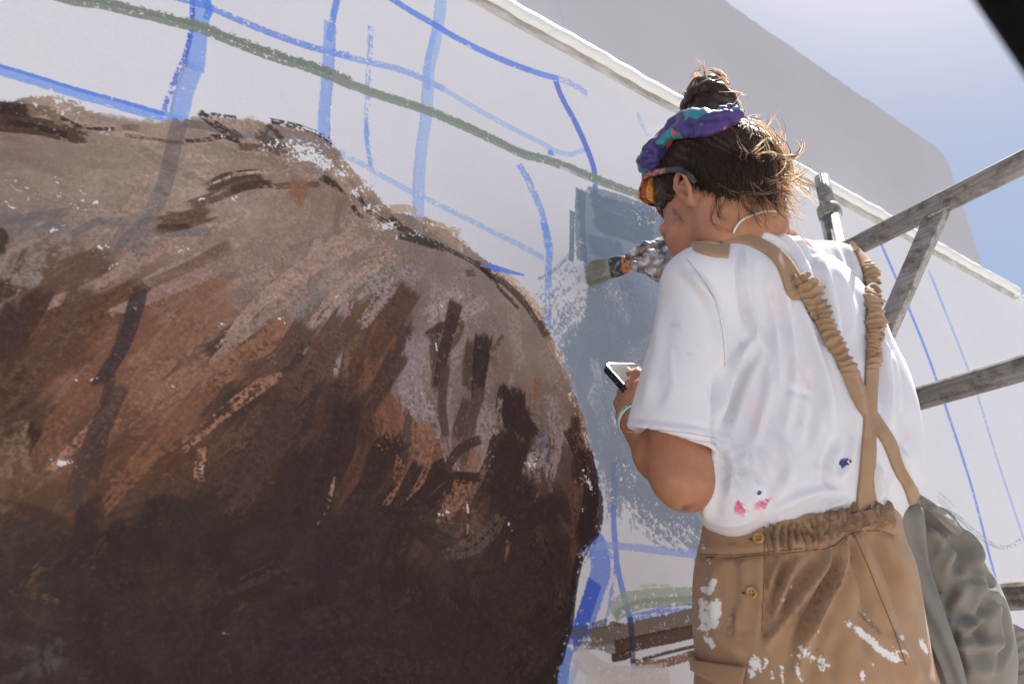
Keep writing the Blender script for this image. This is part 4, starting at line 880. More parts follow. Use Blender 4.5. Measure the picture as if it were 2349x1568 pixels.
dd = d1 - d0; dl = np.linalg.norm(dd); dd /= dl; nx = np.array([1.0, 0, 0]); ny = np.cross(dd, nx)
box('brace', (d0 + d1) / 2, dd * dl / 2, nx * .011, ny * .021, am, scaf, .0025)
# weld bead where the brace meets the rung
bm = bmesh.new()
for k in range(14):
    t = k / 13
    c = d0 + ny * (-.026 + .052 * t) + np.array([-.012, 0, -.010 - .004 * math.sin(t * 9)])
    c[2] = zr[0] - .0215 - .002 * crng.random(); 
    bmesh.ops.create_icosphere(bm, subdivisions=1, radius=.0052 + .001 * crng.random(), matrix=Matrix.Translation(c))
bm_obj('weld', bm, am, scaf, True)

# dark tube close to the lens, crossing the top right corner
km, N, L, b = new_mat('black_coated_steel', (.006, .006, .007), .8, spec=.1)
p_ = pos(N); n1 = noise(N, L, p_, 90, 4); bump(N, L, b, n1.outputs['Fac'], .3, .001)
q0, q1 = P(2182, -90, .2), P(2395, 225, .2)
ax = (q1 - q0) / np.linalg.norm(q1 - q0); side = np.cross(ax, _f); side /= np.linalg.norm(side)
if side @ (_r + _u) < 0: side = -side
rad_ = .021
off = side * rad_ * 1.24
bt = tag(tube('scaffold_pole', [q0 + off - ax * .5, q0 + off, q1 + off, q1 + off + ax * .35], rad_, km, None, 48), 'black out of focus pole crossing the top right corner', 'pole')

# deck she stands on
wd_, N, L, b = new_mat('deck_plywood', (.32, .24, .16), .8)
p_ = pos(N); n1 = noise(N, L, scaled(N, L, p_, (2, 30, 30)), 2, 6); c_ = ramp(N, L, n1.outputs['Fac'], [(.3, (.22, .16, .10)), (.7, (.40, .31, .21))]); L.new(c_.outputs['Color'], b.inputs['Base Color'])
deck = tag(empty('scaffold_deck', (.8, .5, 0)), 'plywood scaffold deck under the painter\'s shoes', 'platform')
for y0_ in (.16, .42, .68):
    slab('plank', -.6, SX - .03, y0_, y0_ + .25, -.04, 0, wd_, deck, .004)
# ------------------------------------------------------------------ volume modelling: distance fields -> one smooth skin
prng = np.random.default_rng(3)

class Vol:
    def __init__(s, lo, hi, h):
        s.lo = np.asarray(lo, float); s.h = h
        n = np.ceil((np.asarray(hi, float) - s.lo) / h).astype(int) + 1
        s.ax = [s.lo[i] + h * np.arange(n[i]) for i in range(3)]
        s.D = np.full(n, 0.2, np.float32)

    def sub(s, lo, hi, pad):
        sl = []
        for i in range(3):
            a = int(max(0, math.floor((lo[i] - pad - s.lo[i]) / s.h))); b = int(min(len(s.ax[i]), math.ceil((hi[i] + pad - s.lo[i]) / s.h) + 1))
            sl.append(slice(a, max(a, b)))
        X = s.ax[0][sl[0]][:, None, None]; Y = s.ax[1][sl[1]][None, :, None]; Z = s.ax[2][sl[2]][None, None, :]
        return tuple(sl), X, Y, Z

    def add(s, sl, d, k):
        o = s.D[sl]
        if o.size == 0: return
        if k > 0:
            h = np.maximum(k - np.abs(o - d), 0) / k
            s.D[sl] = np.minimum(o, d) - h * h * k * .25
        else:
            s.D[sl] = np.minimum(o, d)

    def cut(s, sl, d, k=0.0):
        o = s.D[sl]
        if k > 0:
            h = np.maximum(k - np.abs(o + d), 0) / k
            s.D[sl] = np.maximum(o, -d) + h * h * k * .25
        else:
            s.D[sl] = np.maximum(o, -d)

    def _cone(s, a, b, ra, rb, pad):
        a, b = np.asarray(a, float), np.asarray(b, float); r = max(ra, rb)
        sl, X, Y, Z = s.sub(np.minimum(a, b) - r, np.maximum(a, b) + r, pad)
        d = b - a; L2 = d @ d + 1e-12
        t = np.clip(((X - a[0]) * d[0] + (Y - a[1]) * d[1] + (Z - a[2]) * d[2]) / L2, 0, 1)
        q = np.sqrt((X - a[0] - t * d[0]) ** 2 + (Y - a[1] - t * d[1]) ** 2 + (Z - a[2] - t * d[2]) ** 2)
        return sl, (q - (ra + (rb - ra) * t)).astype(np.float32)

    def cone(s, a, b, ra, rb=None, k=.01):
        rb = ra if rb is None else rb
        s.add(*s._cone(a, b, ra, rb, k + 4 * s.h), k)

    def chain(s, pts, rs, k=.008):
        for i in range(len(pts) - 1): s.cone(pts[i], pts[i + 1], rs[i], rs[i + 1], k)

    def _ell(s, c, A, r, pad):
        c = np.asarray(c, float); R = max(r)
        sl, X, Y, Z = s.sub(c - R, c + R, pad)
        dx, dy, dz = X - c[0], Y - c[1], Z - c[2]
        u = [(dx * A[i][0] + dy * A[i][1] + dz * A[i][2]) for i in range(3)]
        k0 = np.sqrt(sum((u[i] / r[i]) ** 2 for i in range(3))); k1 = np.sqrt(sum((u[i] / r[i] ** 2) ** 2 for i in range(3))) + 1e-9
        return sl, (k0 * (k0 - 1) / k1).astype(np.float32)

    def ell(s, c, A, r, k=.01):
        s.add(*s._ell(c, A, r, k + 4 * s.h), k)

    def cut_ell(s, c, A, r, k=.004):
        s.cut(*s._ell(c, A, r, k + 4 * s.h), k)

    def stack(s, rows, lat, fwd, k=.01, cap=True):
        """rows: (centre, a lateral, b front-back) from low z to high z"""
        rows = sorted(rows, key=lambda q: q[0][2])
        zs = np.array([q[0][2] for q in rows]); Z = s.ax[2]
        def ip(v):
            v = np.array(v); m = np.gradient(v, zs); i = np.clip(np.searchsorted(zs, Z) - 1, 0, len(zs) - 2)
            h = zs[i + 1] - zs[i]; t = np.clip((Z - zs[i]) / h, 0, 1)
            return ((2 * t ** 3 - 3 * t ** 2 + 1) * v[i] + (t ** 3 - 2 * t ** 2 + t) * h * m[i] + (-2 * t ** 3 + 3 * t ** 2) * v[i + 1] + (t ** 3 - t ** 2) * h * m[i + 1])[None, None, :]
        cx, cy, a, b = ip([q[0][0] for q in rows]), ip([q[0][1] for q in rows]), ip([q[1] for q in rows]), ip([q[2] for q in rows])
        dx = s.ax[0][:, None, None] - cx; dy = s.ax[1][None, :, None] - cy
        u, v = dx * lat[0] + dy * lat[1], dx * fwd[0] + dy * fwd[1]
        k0 = np.sqrt((u / a) ** 2 + (v / b) ** 2); k1 = np.sqrt((u / a ** 2) ** 2 + (v / b ** 2) ** 2) + 1e-9
        d = k0 * (k0 - 1) / k1
        if cap: d = np.maximum(d, np.maximum(zs[0] - Z, Z - zs[-1])[None, None, :])
        s.add((slice(None),) * 3, d.astype(np.float32), k)

    def plane_cut(s, p, n):
        """remove everything on the side n points to"""
        X, Y, Z = s.ax[0][:, None, None], s.ax[1][None, :, None], s.ax[2][None, None, :]
        d = (X - p[0]) * n[0] + (Y - p[1]) * n[1] + (Z - p[2]) * n[2]
        s.D = np.maximum(s.D, d.astype(np.float32))

    def mesh(s):
        D = s.D; S_ = D < 0
        nx, ny, nz = D.shape
        c = np.zeros((nx - 1, ny - 1, nz - 1), np.uint8)
        for i in (0, 1):
            for j in (0, 1):
                for k in (0, 1):
                    c += S_[i:nx - 1 + i, j:ny - 1 + j, k:nz - 1 + k]
        act = np.argwhere((c > 0) & (c < 8))
        ids = np.full(c.shape, -1, np.int32); ids[tuple(act.T)] = np.arange(len(act))
        acc = np.zeros((len(act), 3)); cnt = np.zeros(len(act))
        cor = [(i, j, k) for i in (0, 1) for j in (0, 1) for k in (0, 1)]
        for a in cor:
            for ax in range(3):
                if a[ax]: continue
                b = list(a); b[ax] = 1
                pa, pb = act + a, act + b
                da, db = D[tuple(pa.T)], D[tuple(pb.T)]
                m = (da < 0) != (db < 0)
                t = np.where(m, da / (da - db + 1e-20), 0)
                q = np.asarray(a, float) + np.zeros((len(act), 3)); q[:, ax] = t
                acc[m] += q[m]; cnt[m] += 1
        V = (act + acc / np.maximum(cnt, 1)[:, None]) * s.h + s.lo
        F = []
        for ax in range(3):
            u, v = (ax + 1) % 3, (ax + 2) % 3
            sl0 = [slice(None)] * 3; sl1 = [slice(None)] * 3
            sl0[ax] = slice(0, -1); sl1[ax] = slice(1, None)
            A, B = S_[tuple(sl0)], S_[tuple(sl1)]
            e = np.argwhere(A != B)
            e = e[(e[:, u] > 0) & (e[:, v] > 0) & (e[:, u] < D.shape[u] - 1) & (e[:, v] < D.shape[v] - 1)]
            q = []
            for du, dv in ((1, 1), (0, 1), (0, 0), (1, 0)):
                w = e.copy(); w[:, u] -= du; w[:, v] -= dv; q.append(ids[tuple(w.T)])
            q = np.stack(q, 1); fl = ~A[tuple(e.T)]
            q[fl] = q[fl][:, ::-1]; F.append(q)
        return V, np.concatenate(F)

def vnormals(V, F):
    n = np.cross(V[F[:, 2]] - V[F[:, 0]], V[F[:, 3]] - V[F[:, 1]])
    N_ = np.zeros_like(V)
    for k in range(4): np.add.at(N_, F[:, k], n)
    return N_ / (np.linalg.norm(N_, axis=1)[:, None] + 1e-12)

def relax(V, F, it=1, w=.5):
    e = np.concatenate([F[:, [0, 1]], F[:, [1, 2]], F[:, [2, 3]], F[:, [3, 0]]])
    for _ in range(it):
        s_ = np.zeros_like(V); c = np.zeros(len(V))
        for a, b_ in ((0, 1), (1, 0)):
            np.add.at(s_, e[:, a], V[e[:, b_]]); np.add.at(c, e[:, a], 1)
        V = V + w * (s_ / np.maximum(c, 1)[:, None] - V)
    return V

def seg_dist(px, py, pts, n=None):
    """distance from photo-plane points to a polyline; also signed side and parameter"""
    pts = crom(np.asarray(pts, float), n or max(6, 5 * len(pts)))
    best = np.full(len(px), 1e9); sd = np.zeros(len(px)); tt = np.zeros(len(px))
    m = len(pts) - 1
    for i in range(m):
        a = pts[i]; d = pts[i + 1] - a; L2 = d @ d + 1e-9
        t = np.clip(((px - a[0]) * d[0] + (py - a[1]) * d[1]) / L2, 0, 1)
        q = np.hypot(px - a[0] - t * d[0], py - a[1] - t * d[1])
        k = q < best
        best[k] = q[k]; tt[k] = (i + t[k]) / m; sd[k] = np.sign((px[k] - a[0]) * d[1] - (py[k] - a[1]) * d[0])
    return best, sd, tt

def fold(V, Nn, lines):
    """raise ridges (+) and sink creases (-): lines = (points in photo px, width px, height m[, 'step'])"""
    x, y, z = proj(V)
    view = V - CAM; view /= np.linalg.norm(view, axis=1)[:, None]
    face = np.clip(-(view * Nn).sum(1) / .35, 0, 1)
    H = np.zeros(len(V))
    for ln in lines:
        p, w, a = ln[:3]
        p = np.asarray(p, float)
        m = (x > p[:, 0].min() - 3 * w) & (x < p[:, 0].max() + 3 * w) & (y > p[:, 1].min() - 3 * w) & (y < p[:, 1].max() + 3 * w) & (face > 0)
        if not m.any(): continue
        d, sd, t = seg_dist(x[m], y[m], p)
        tp = np.clip(np.minimum(t, 1 - t) / .22, 0, 1) ** .8
        mode = ln[3] if len(ln) > 3 else ''
        if mode == 'step': h = a * (1 / (1 + np.exp(-np.clip(d * sd / w * 3, -30, 30)))) * np.exp(-(d / (w * 6)) ** 2)
        elif mode == 'sharp': h = a * np.exp(-np.abs(d) / w) * tp
        elif mode == 'full': h = a * np.exp(-(d / w) ** 2)
        else: h = a * (np.exp(-(d / w) ** 2) - .35 * np.exp(-((d - 1.7 * w) / w) ** 2)) * tp
        H[m] += h * face[m]
    return V + Nn * H[:, None]

def marks(V, lines):
    """0..1 amount of a stain at every vertex, from strokes drawn in photo px"""
    x, y, z = proj(V); A = np.zeros(len(V))
    for p, w, a in lines:
        p = np.asarray(p, float)
        if len(p) == 1: d = np.hypot(x - p[0, 0], y - p[0, 1])
        else: d = seg_dist(x, y, p)[0]
        A = np.maximum(A, a * np.clip(1.35 - d / w, 0, 1))
    return A

# ------------------------------------------------------------------ materials for the painter
skin, N, L, b = new_mat('skin', (.44, .22, .135), .52, spec=.3)
p_ = pos(N); n1 = noise(N, L, p_, 45, 4); n2 = noise(N, L, p_, 420, 3); n3 = noise(N, L, p_, 9, 3)
c_ = ramp(N, L, n1.outputs['Fac'], [(.3, (.36, .165, .092)), (.7, (.47, .235, .145))])
c2 = mixc(N, L, math_n(N, L, 'MULTIPLY', n3.outputs['Fac'], .5), c_.outputs['Color'], (.43, .17, .10))
at = N.new('ShaderNodeAttribute'); at.attribute_name = 'grime'
thr = ramp(N, L, math_n(N, L, 'ADD', at.outputs['Fac'], math_n(N, L, 'MULTIPLY', math_n(N, L, 'SUBTRACT', n1.outputs['Fac'], .5), .9)), [(.42, (0, 0, 0)), (.7, (1, 1, 1))])
mo = N.new('ShaderNodeTexVoronoi'); mo.inputs['Scale'].default_value = 48; L.new(p_, mo.inputs['Vector'])
mo_ = ramp(N, L, mo.outputs['Distance'], [(.06, (1, 1, 1)), (.11, (0, 0, 0))])
c3 = mixc(N, L, math_n(N, L, 'MULTIPLY', mo_.outputs['Color'], math_n(N, L, 'MULTIPLY', n1.outputs['Fac'], .55)), c2, (.16, .07, .045))
L.new(mixc(N, L, math_n(N, L, 'MULTIPLY', thr.outputs['Color'], .75), c3, (.10, .075, .07)), b.inputs['Base Color'])
b.inputs['Subsurface Weight'].default_value = .12; b.inputs['Subsurface Radius'].default_value = (.012, .004, .002); b.inputs['Subsurface Scale'].default_value = 1.0
bump(N, L, b, math_n(N, L, 'ADD', n2.outputs['Fac'], noise(N, L, p_, 140, 4, .6).outputs['Fac']), .35, .0008)

def cloth(name, ca, cb, scale, stains=(), rough=.85, weave=900, wb=.25, sheen=.2):
    m, N, L, b = new_mat(name, ca, rough, spec=.2)
    p_ = pos(N); n1 = noise(N, L, p_, scale, 4); wv = noise(N, L, p_, weave, 2); mid = noise(N, L, p_, 130, 4, .6); fine = noise(N, L, p_, 330, 3, .6)
    col = ramp(N, L, n1.outputs['Fac'], [(.3, ca), (.7, cb)]).outputs['Color']
    jitter = math_n(N, L, 'MULTIPLY', math_n(N, L, 'SUBTRACT', math_n(N, L, 'ADD', mid.outputs['Fac'], math_n(N, L, 'MULTIPLY', fine.outputs['Fac'], .6)), .8), 2.3)
    for an, sc, soft, op in stains:
        at = N.new('ShaderNodeAttribute'); at.attribute_name = an
        r = ramp(N, L, math_n(N, L, 'MULTIPLY_ADD', jitter, math_n(N, L, 'MINIMUM', math_n(N, L, 'MULTIPLY', at.outputs['Fac'], 3), 1), at.outputs['Fac']), [(.5 - soft, (0, 0, 0)), (.5 + soft, (1, 1, 1))])
        col = mixc(N, L, math_n(N, L, 'MULTIPLY', r.outputs['Color'], op), col, sc)
    L.new(col, b.inputs['Base Color'])
    b.inputs['Sheen Weight'].default_value = sheen
    bump(N, L, b, math_n(N, L, 'ADD', wv.outputs['Fac'], math_n(N, L, 'MULTIPLY', mid.outputs['Fac'], .7)), wb, .0008)
    return m, N, L, b

shirt_m, N, L, b = cloth('white_jersey', (.69, .675, .715), (.73, .715, .755), 14, (('red', (.62, .04, .16), .2, .9), ('pink', (.80, .52, .58), .4, .5), ('ink', (.03, .035, .16), .1, .95), ('smudge', (.45, .44, .44), .3, .35)), .9, 1100, .22)
b.inputs['Subsurface Weight'].default_value = .15; b.inputs['Subsurface Radius'].default_value = (.01, .01, .012); b.inputs['Subsurface Scale'].default_value = 1
tan_m, N, L, b = cloth('tan_cotton_twill', (.365, .215, .122), (.415, .252, .146), 18, (('dirt', (.10, .085, .08), .35, .6), ('white', (.80, .79, .78), .13, .97)), .8, 1500, .2)
strap_m, N, L, b = cloth('tan_strap_twill', (.335, .205, .120), (.385, .242, .145), 30, (), .8, 1500, .2)
bag_m, N, L, b = cloth('olive_grey_canvas', (.235, .215, .185), (.285, .262, .228), 14, (), .75, 1300, .2)

# ------------------------------------------------------------------ the painter: pose, measured from the photograph
person = tag(empty('person', (.82, .6, 0)), 'woman with a hair bun in white T-shirt and tan overalls painting the wall', 'person')
FA = math.radians(8); B_F = np.array([math.sin(FA), math.cos(FA), 0]); B_L = np.array([-B_F[1], B_F[0], 0])
FH, PITCHH = math.radians(-7), math.radians(31)
hg = np.array([math.sin(FH) * math.cos(PITCHH), math.cos(FH) * math.cos(PITCHH), -math.sin(PITCHH)])
hl = np.array([-math.cos(FH), math.sin(FH), 0]); hh = np.cross(hl, hg) * -1
if hh[2] < 0: hh = -hh
EAR = P(1577, 440, .985)
H0 = EAR - .074 * hl + .004 * hg + .008 * hh
HA = np.array([hl, hg, hh])
def HL(x, y, z): return H0 + x * hl + (y * .78 if y > 0 else y) * hg + z * hh

S_L, S_R, NK = P(1604, 652, .935), P(1908, 636, 1.13), P(1742, 592, 1.02)
ELB, WRI = P(1566, 1088, .885), P(1452, 956, 1.07)

# --- head, neck ---
v = Vol(H0 - .19, H0 + .20, .0029)
v.ell(HL(0, -.028, .036), HA, (.071, .084, .090), 0)
v.ell(HL(0, .040, -.035), HA, (.060, .062, .085), .03)
v.cone(HL(0, .078, -.098), HL(0, .082, -.108), .022, .019, .03)
for s_ in (-1, 1):
    v.cone(HL(s_ * .058, -.002, -.045), HL(s_ * .050, .022, -.078), .016, .015, .03)
    v.cone(HL(s_ * .050, .022, -.078), HL(s_ * .014, .078, -.104), .015, .016, .03)
    v.ell(HL(s_ * .040, .066, -.030), HA, (.026, .024, .026), .02)
    v.cone(HL(s_ * .012, .094, .012), HL(s_ * .046, .080, .012), .008, .007, .012)
    v.cut_ell(HL(s_ * .031, .098, -.006), HA, (.018, .014, .011), .012)
    v.ell(HL(s_ * .031, .083, -.007), HA, (.0135, .0125, .0125), .003)
    v.cone(HL(s_ * .018, .0925, -.0135), HL(s_ * .045, .0865, -.0125), .0028, .0028, .003)
v.cone(HL(0, .098, .0), HL(0, .116, -.034), .008, .011, .012); v.cone(HL(-.011, .104, -.040), HL(.011, .104, -.040), .0075, .0075, .008)
v.cone(HL(-.019, .094, -.066), HL(.019, .094, -.066), .006, .006, .008); v.cone(HL(-.016, .092, -.074), HL(.016, .092, -.074), .0065, .0065, .006)
v.cut_ell(HL(0, .103, -.070), HA, (.020, .012, .0016), .002)
C7 = P(1732, 575, 1.03)
v.cone(HL(0, -.028, -.035), P(1716, 600, 1.02), .054, .058, .03)
v.cone(HL(0, -.050, -.030), C7, .042, .046, .03)
# left ear: rim, inner fold, lobe, hollow
def EP(u, w, o=0.0):   # u forward, w up in the ear's own plane (tilted back), o outwards
    ca, sa = math.cos(.30), math.sin(.30); u, w, o = u * .82, w * .82, o * .85
    return HL(.0735 + o + .010 * max(0, -u * 40), -.004 + u * ca - w * sa, -.008 + u * sa * .6 + w * ca)
v.ell(EP(0, .0, .0), np.array([hl * .93 - hg * .36, hg * .93 + hl * .36, hh]), (.007, .014, .024), .006)
rim = [EP(.014, .006, .004), EP(.014, .022, .008), EP(.004, .032, .012), EP(-.010, .030, .015), EP(-.018, .018, .017), EP(-.019, .002, .016), EP(-.013, -.014, .012), EP(-.005, -.025, .007)]
v.chain(rim, [.0036, .0038, .004, .0042, .0042, .004, .0038, .0042], .004)
v.ell(EP(.003, -.027, .005), HA, (.0055, .0075, .0095), .005)
v.cut_ell(EP(.000, -.004, .0125), HA, (.008, .0085, .0125), .004)
v.cut_ell(EP(-.004, .016, .013), HA, (.006, .0065, .009), .004)
v.chain([EP(.008, -.014, .004), EP(.011, -.004, .007), EP(.012, .004, .006)], [.004, .0045, .0035], .004)
v.chain([EP(-.011, -.010, .009), EP(-.010, .004, .011), EP(-.004, .014, .010), EP(.006, .018, .007)], [.0028, .003, .003, .0028], .003)
hv, hf = v.mesh(); hv = relax(hv, hf, 1, .3)

# --- left arm and hand ---
v = Vol(np.minimum.reduce([S_L, ELB, WRI]) - .13, np.maximum.reduce([S_L, ELB, WRI]) + .15, .003)
mid_u = P(1558, 880, .92)
v.chain([S_L, mid_u, ELB], [.034, .0435, .039], .02)
fa1 = ELB * .66 + WRI * .34
v.chain([ELB, fa1, WRI], [.038, .0385, .0255], .02)
v.ell(P(1580, 1112, .874), np.eye(3), (.029, .029, .030), .02)
kn = [P(1437, 914, 1.085), P(1449, 912, 1.07), P(1462, 916, 1.062), P(1475, 924, 1.06)]
pc_ = P(1450, 932, 1.085)
for q in kn: v.cone(WRI + (pc_ - WRI) * .2, q, .0195, .0120, .012)
FNG = [[kn[0], P(1434, 886, 1.10), P(1446, 860, 1.115), P(1462, 850, 1.12)], [kn[1], P(1447, 882, 1.078), P(1462, 858, 1.085), P(1478, 855, 1.10)],
       [kn[2], P(1464, 886, 1.06), P(1480, 868, 1.068), P(1493, 868, 1.085)], [kn[3], P(1480, 896, 1.055), P(1493, 884, 1.06), P(1502, 886, 1.075)]]
for q in FNG: v.chain(q, [.0105, .0098, .0088, .0072], .004)
v.chain([P(1437, 948, 1.095), P(1426, 924, 1.115), P(1432, 900, 1.135), P(1446, 884, 1.145)], [.0145, .0120, .0105, .008], .008)
av, af = v.mesh(); av = relax(av, af, 1, .4)

# --- the rest of the body (mostly under the clothes) ---
TORSO = [(P(1775, 572, 1.03), .075, .055), (P(1782, 620, 1.03), .130, .070), (P(1798, 700, 1.01), .158, .090), (P(1820, 800, 1.0), .160, .100), (P(1836, 900, .985), .161, .106), (P(1846, 1000, .975), .164, .112), (P(1852, 1100, .965), .165, .116), (P(1847, 1150, .957), .156, .115), (P(1836, 1205, .95), .140, .110)]
HIPS = [(P(1836, 1192, .95), .143, .113), (P(1838, 1240, .945), .147, .116), (P(1842, 1285, .94), .156, .122), (P(1850, 1400, .92), .164, .124), (P(1872, 1568, .89), .166, .120)]
hb = HIPS[-1][0]; KNEE_Z, zc_ = .46, hb[2]
hipL, hipR = hb + .082 * B_L + np.array([0, 0, -.10]), hb - .082 * B_L + np.array([0, 0, -.10])
legs = []
for hp, s_ in ((hipL, 1), (hipR, -1)):
    kn_ = np.array([hp[0] + .02 * s_ * B_L[0], hp[1] + .03, KNEE_Z]); an_ = np.array([kn_[0] + .01 * s_ * B_L[0], kn_[1] - .05, .085])
    legs.append((hp, kn_, an_))
v = Vol((.30, .05, 0), (1.35, 1.05, 1.60), .0085)
v.stack([(c, a - .022, b_ - .016) for c, a, b_ in TORSO], B_L, B_F, 0)
v.stack([(c, a - .02, b_ - .018) for c, a, b_ in HIPS], B_L, B_F, .03)
v.cone(S_L, NK, .038, .045, .03); v.cone(S_R, NK, .038, .045, .03); v.cone(NK, C7, .05, .05, .02)
R_EL, R_WR = P(1815, 800, 1.33), P(1556, 596, 1.365)
v.chain([S_R, R_EL, R_WR], [.042, .038, .026], .02)
v.chain([S_L, mid_u], [.034, .034], .02)
for hp, kn_, an_ in legs:
    v.chain([hb + (hp - hb) * .8, kn_, an_], [.085, .056, .038], .03)
    v.chain([an_, an_ + np.array([0, .0, -.04]) + .02 * B_F, an_ + np.array([0, 0, -.055]) + .14 * B_F], [.04, .034, .026], .02)
tv, tf = v.mesh()
# one skin: the fine head and forearm replace the coarse ones, everything overlaps inside the clothes
bv = np.concatenate([hv, av, tv]); bf = np.concatenate([hf, af + len(hv), tf + len(hv) + len(av)])
grime = marks(bv, [(((1570, 1165), (1592, 1158), (1605, 1148)), 12, .55), (((1596, 1120), (1600, 1150)), 8, .3)])
body = mesh_obj('body', bv, bf, skin, person, True, {'grime': grime})

def bvh_of(o):
    me = o.data
    vs = np.empty(len(me.vertices) * 3, np.float32); me.vertices.foreach_get('co', vs); vs = vs.reshape(-1, 3)
    off = np.array(o.matrix_world.translation) if o.parent is None else np.zeros(3)
    return BVHTree.FromPolygons([Vector(q) for q in vs.tolist()], [tuple(p.vertices) for p in me.polygons])

def bvh_vf(V, F): return BVHTree.FromPolygons([Vector(q) for q in V.tolist()], F.tolist())

def cast(tree, x, y, default=1.0):
    d = Vector(ray(x, y)).normalized()
    h = tree.ray_cast(Vector(CAM), d)
    if h[0] is None: return P(x, y, default), -np.array(d)
    n = np.array(h[1])
    if n @ np.array(d) > 0: n = -n
    return np.array(h[0]), n

# ------------------------------------------------------------------ T-shirt
HEM = P(1545, 1012, .895)
axs = HEM - S_L; axl = np.linalg.norm(axs); axs = axs / axl
lo, hi = np.array([.36, .28, .96]), np.array([1.22, .98, 1.62])
v = Vol(lo, hi, .0042)
v.stack(TORSO[1:-2] + [(P(1842, 1150, .957), .150, .115), (P(1838, 1205, .95), .140, .108), (P(1836, 1228, .947), .133, .101), (P(1836, 1258, .944), .120, .09)], B_L, B_F, 0)
v.cone(S_L, NK, .046, .047, .035); v.cone(S_R, NK, .046, .048, .035)
v.cone(S_R, P(1900, 810, 1.26), .046, .060, .05)
v.cone(P(1905, 680, 1.10), P(1985, 930, 1.03), .046, .048, .06)
v.cone(P(1975, 900, 1.03), P(2018, 1080, 1.01), .046, .046, .06)
v.cone(P(1730, 1100, .905), P(1684, 1146, .88), .05, .033, .05)      # blouse over the waistband, near side
v.cone(P(1700, 1000, .93), P(1690, 1110, .90), .05, .045, .06)
v.cone(P(1640, 700, .965), P(1668, 900, .955), .045, .040, .04)
sl_, d_ = v._cone(S_L, HEM + axs * .05, .046, .068, .08)
sx, X, Y, Z = v.sub(np.minimum(S_L, HEM) - .15, np.maximum(S_L, HEM) + .15, .08)
hem_n = axs + 0.10 * (-_r); hem_n /= np.linalg.norm(hem_n)
def hemcut(sl):
    X, Y, Z = v.ax[0][sl[0]][:, None, None], v.ax[1][sl[1]][None, :, None], v.ax[2][sl[2]][None, None, :]
    return ((X - HEM[0]) * hem_n[0] + (Y - HEM[1]) * hem_n[1] + (Z - HEM[2]) * hem_n[2]).astype(np.float32)
d_ = np.maximum(d_, hemcut(sl_))
ia = S_L + axs * axl * .55; ib = HEM + axs * .06
X, Y, Z = v.ax[0][sl_[0]][:, None, None], v.ax[1][sl_[1]][None, :, None], v.ax[2][sl_[2]][None, None, :]
dd_ = ib - ia; t_ = np.clip(((X - ia[0]) * dd_[0] + (Y - ia[1]) * dd_[1] + (Z - ia[2]) * dd_[2]) / (dd_ @ dd_), 0, 1)
d2 = np.sqrt((X - ia[0] - t_ * dd_[0]) ** 2 + (Y - ia[1] - t_ * dd_[1]) ** 2 + (Z - ia[2] - t_ * dd_[2]) ** 2) - (.036 + .0255 * t_)
d_ = np.maximum(d_, -d2).astype(np.float32)          # hollow cuff first, then joined to the body of the shirt
v.add(sl_, d_, .022)
sv, sf = v.mesh(); sv = relax(sv, sf, 3, .5); sn = vnormals(sv, sf)
def K1(*p): return [(1376.4 + x * .36575, 114.7 + y * .36575) for x, y in p]
def K2(*p): return [(1261.7 + x * .36575, 516.2 + y * .36575) for x, y in p]
def K3(*p): return [(1720.5 + x * .4024, 401.4 + y * .4024) for x, y in p]
def K4(*p): return [(1548.5 + x * .3783, 975 + y * .3783) for x, y in p]
def K5(*p): return [(1949.9 + x * .3418, 1032.3 + y * .3418) for x, y in p]
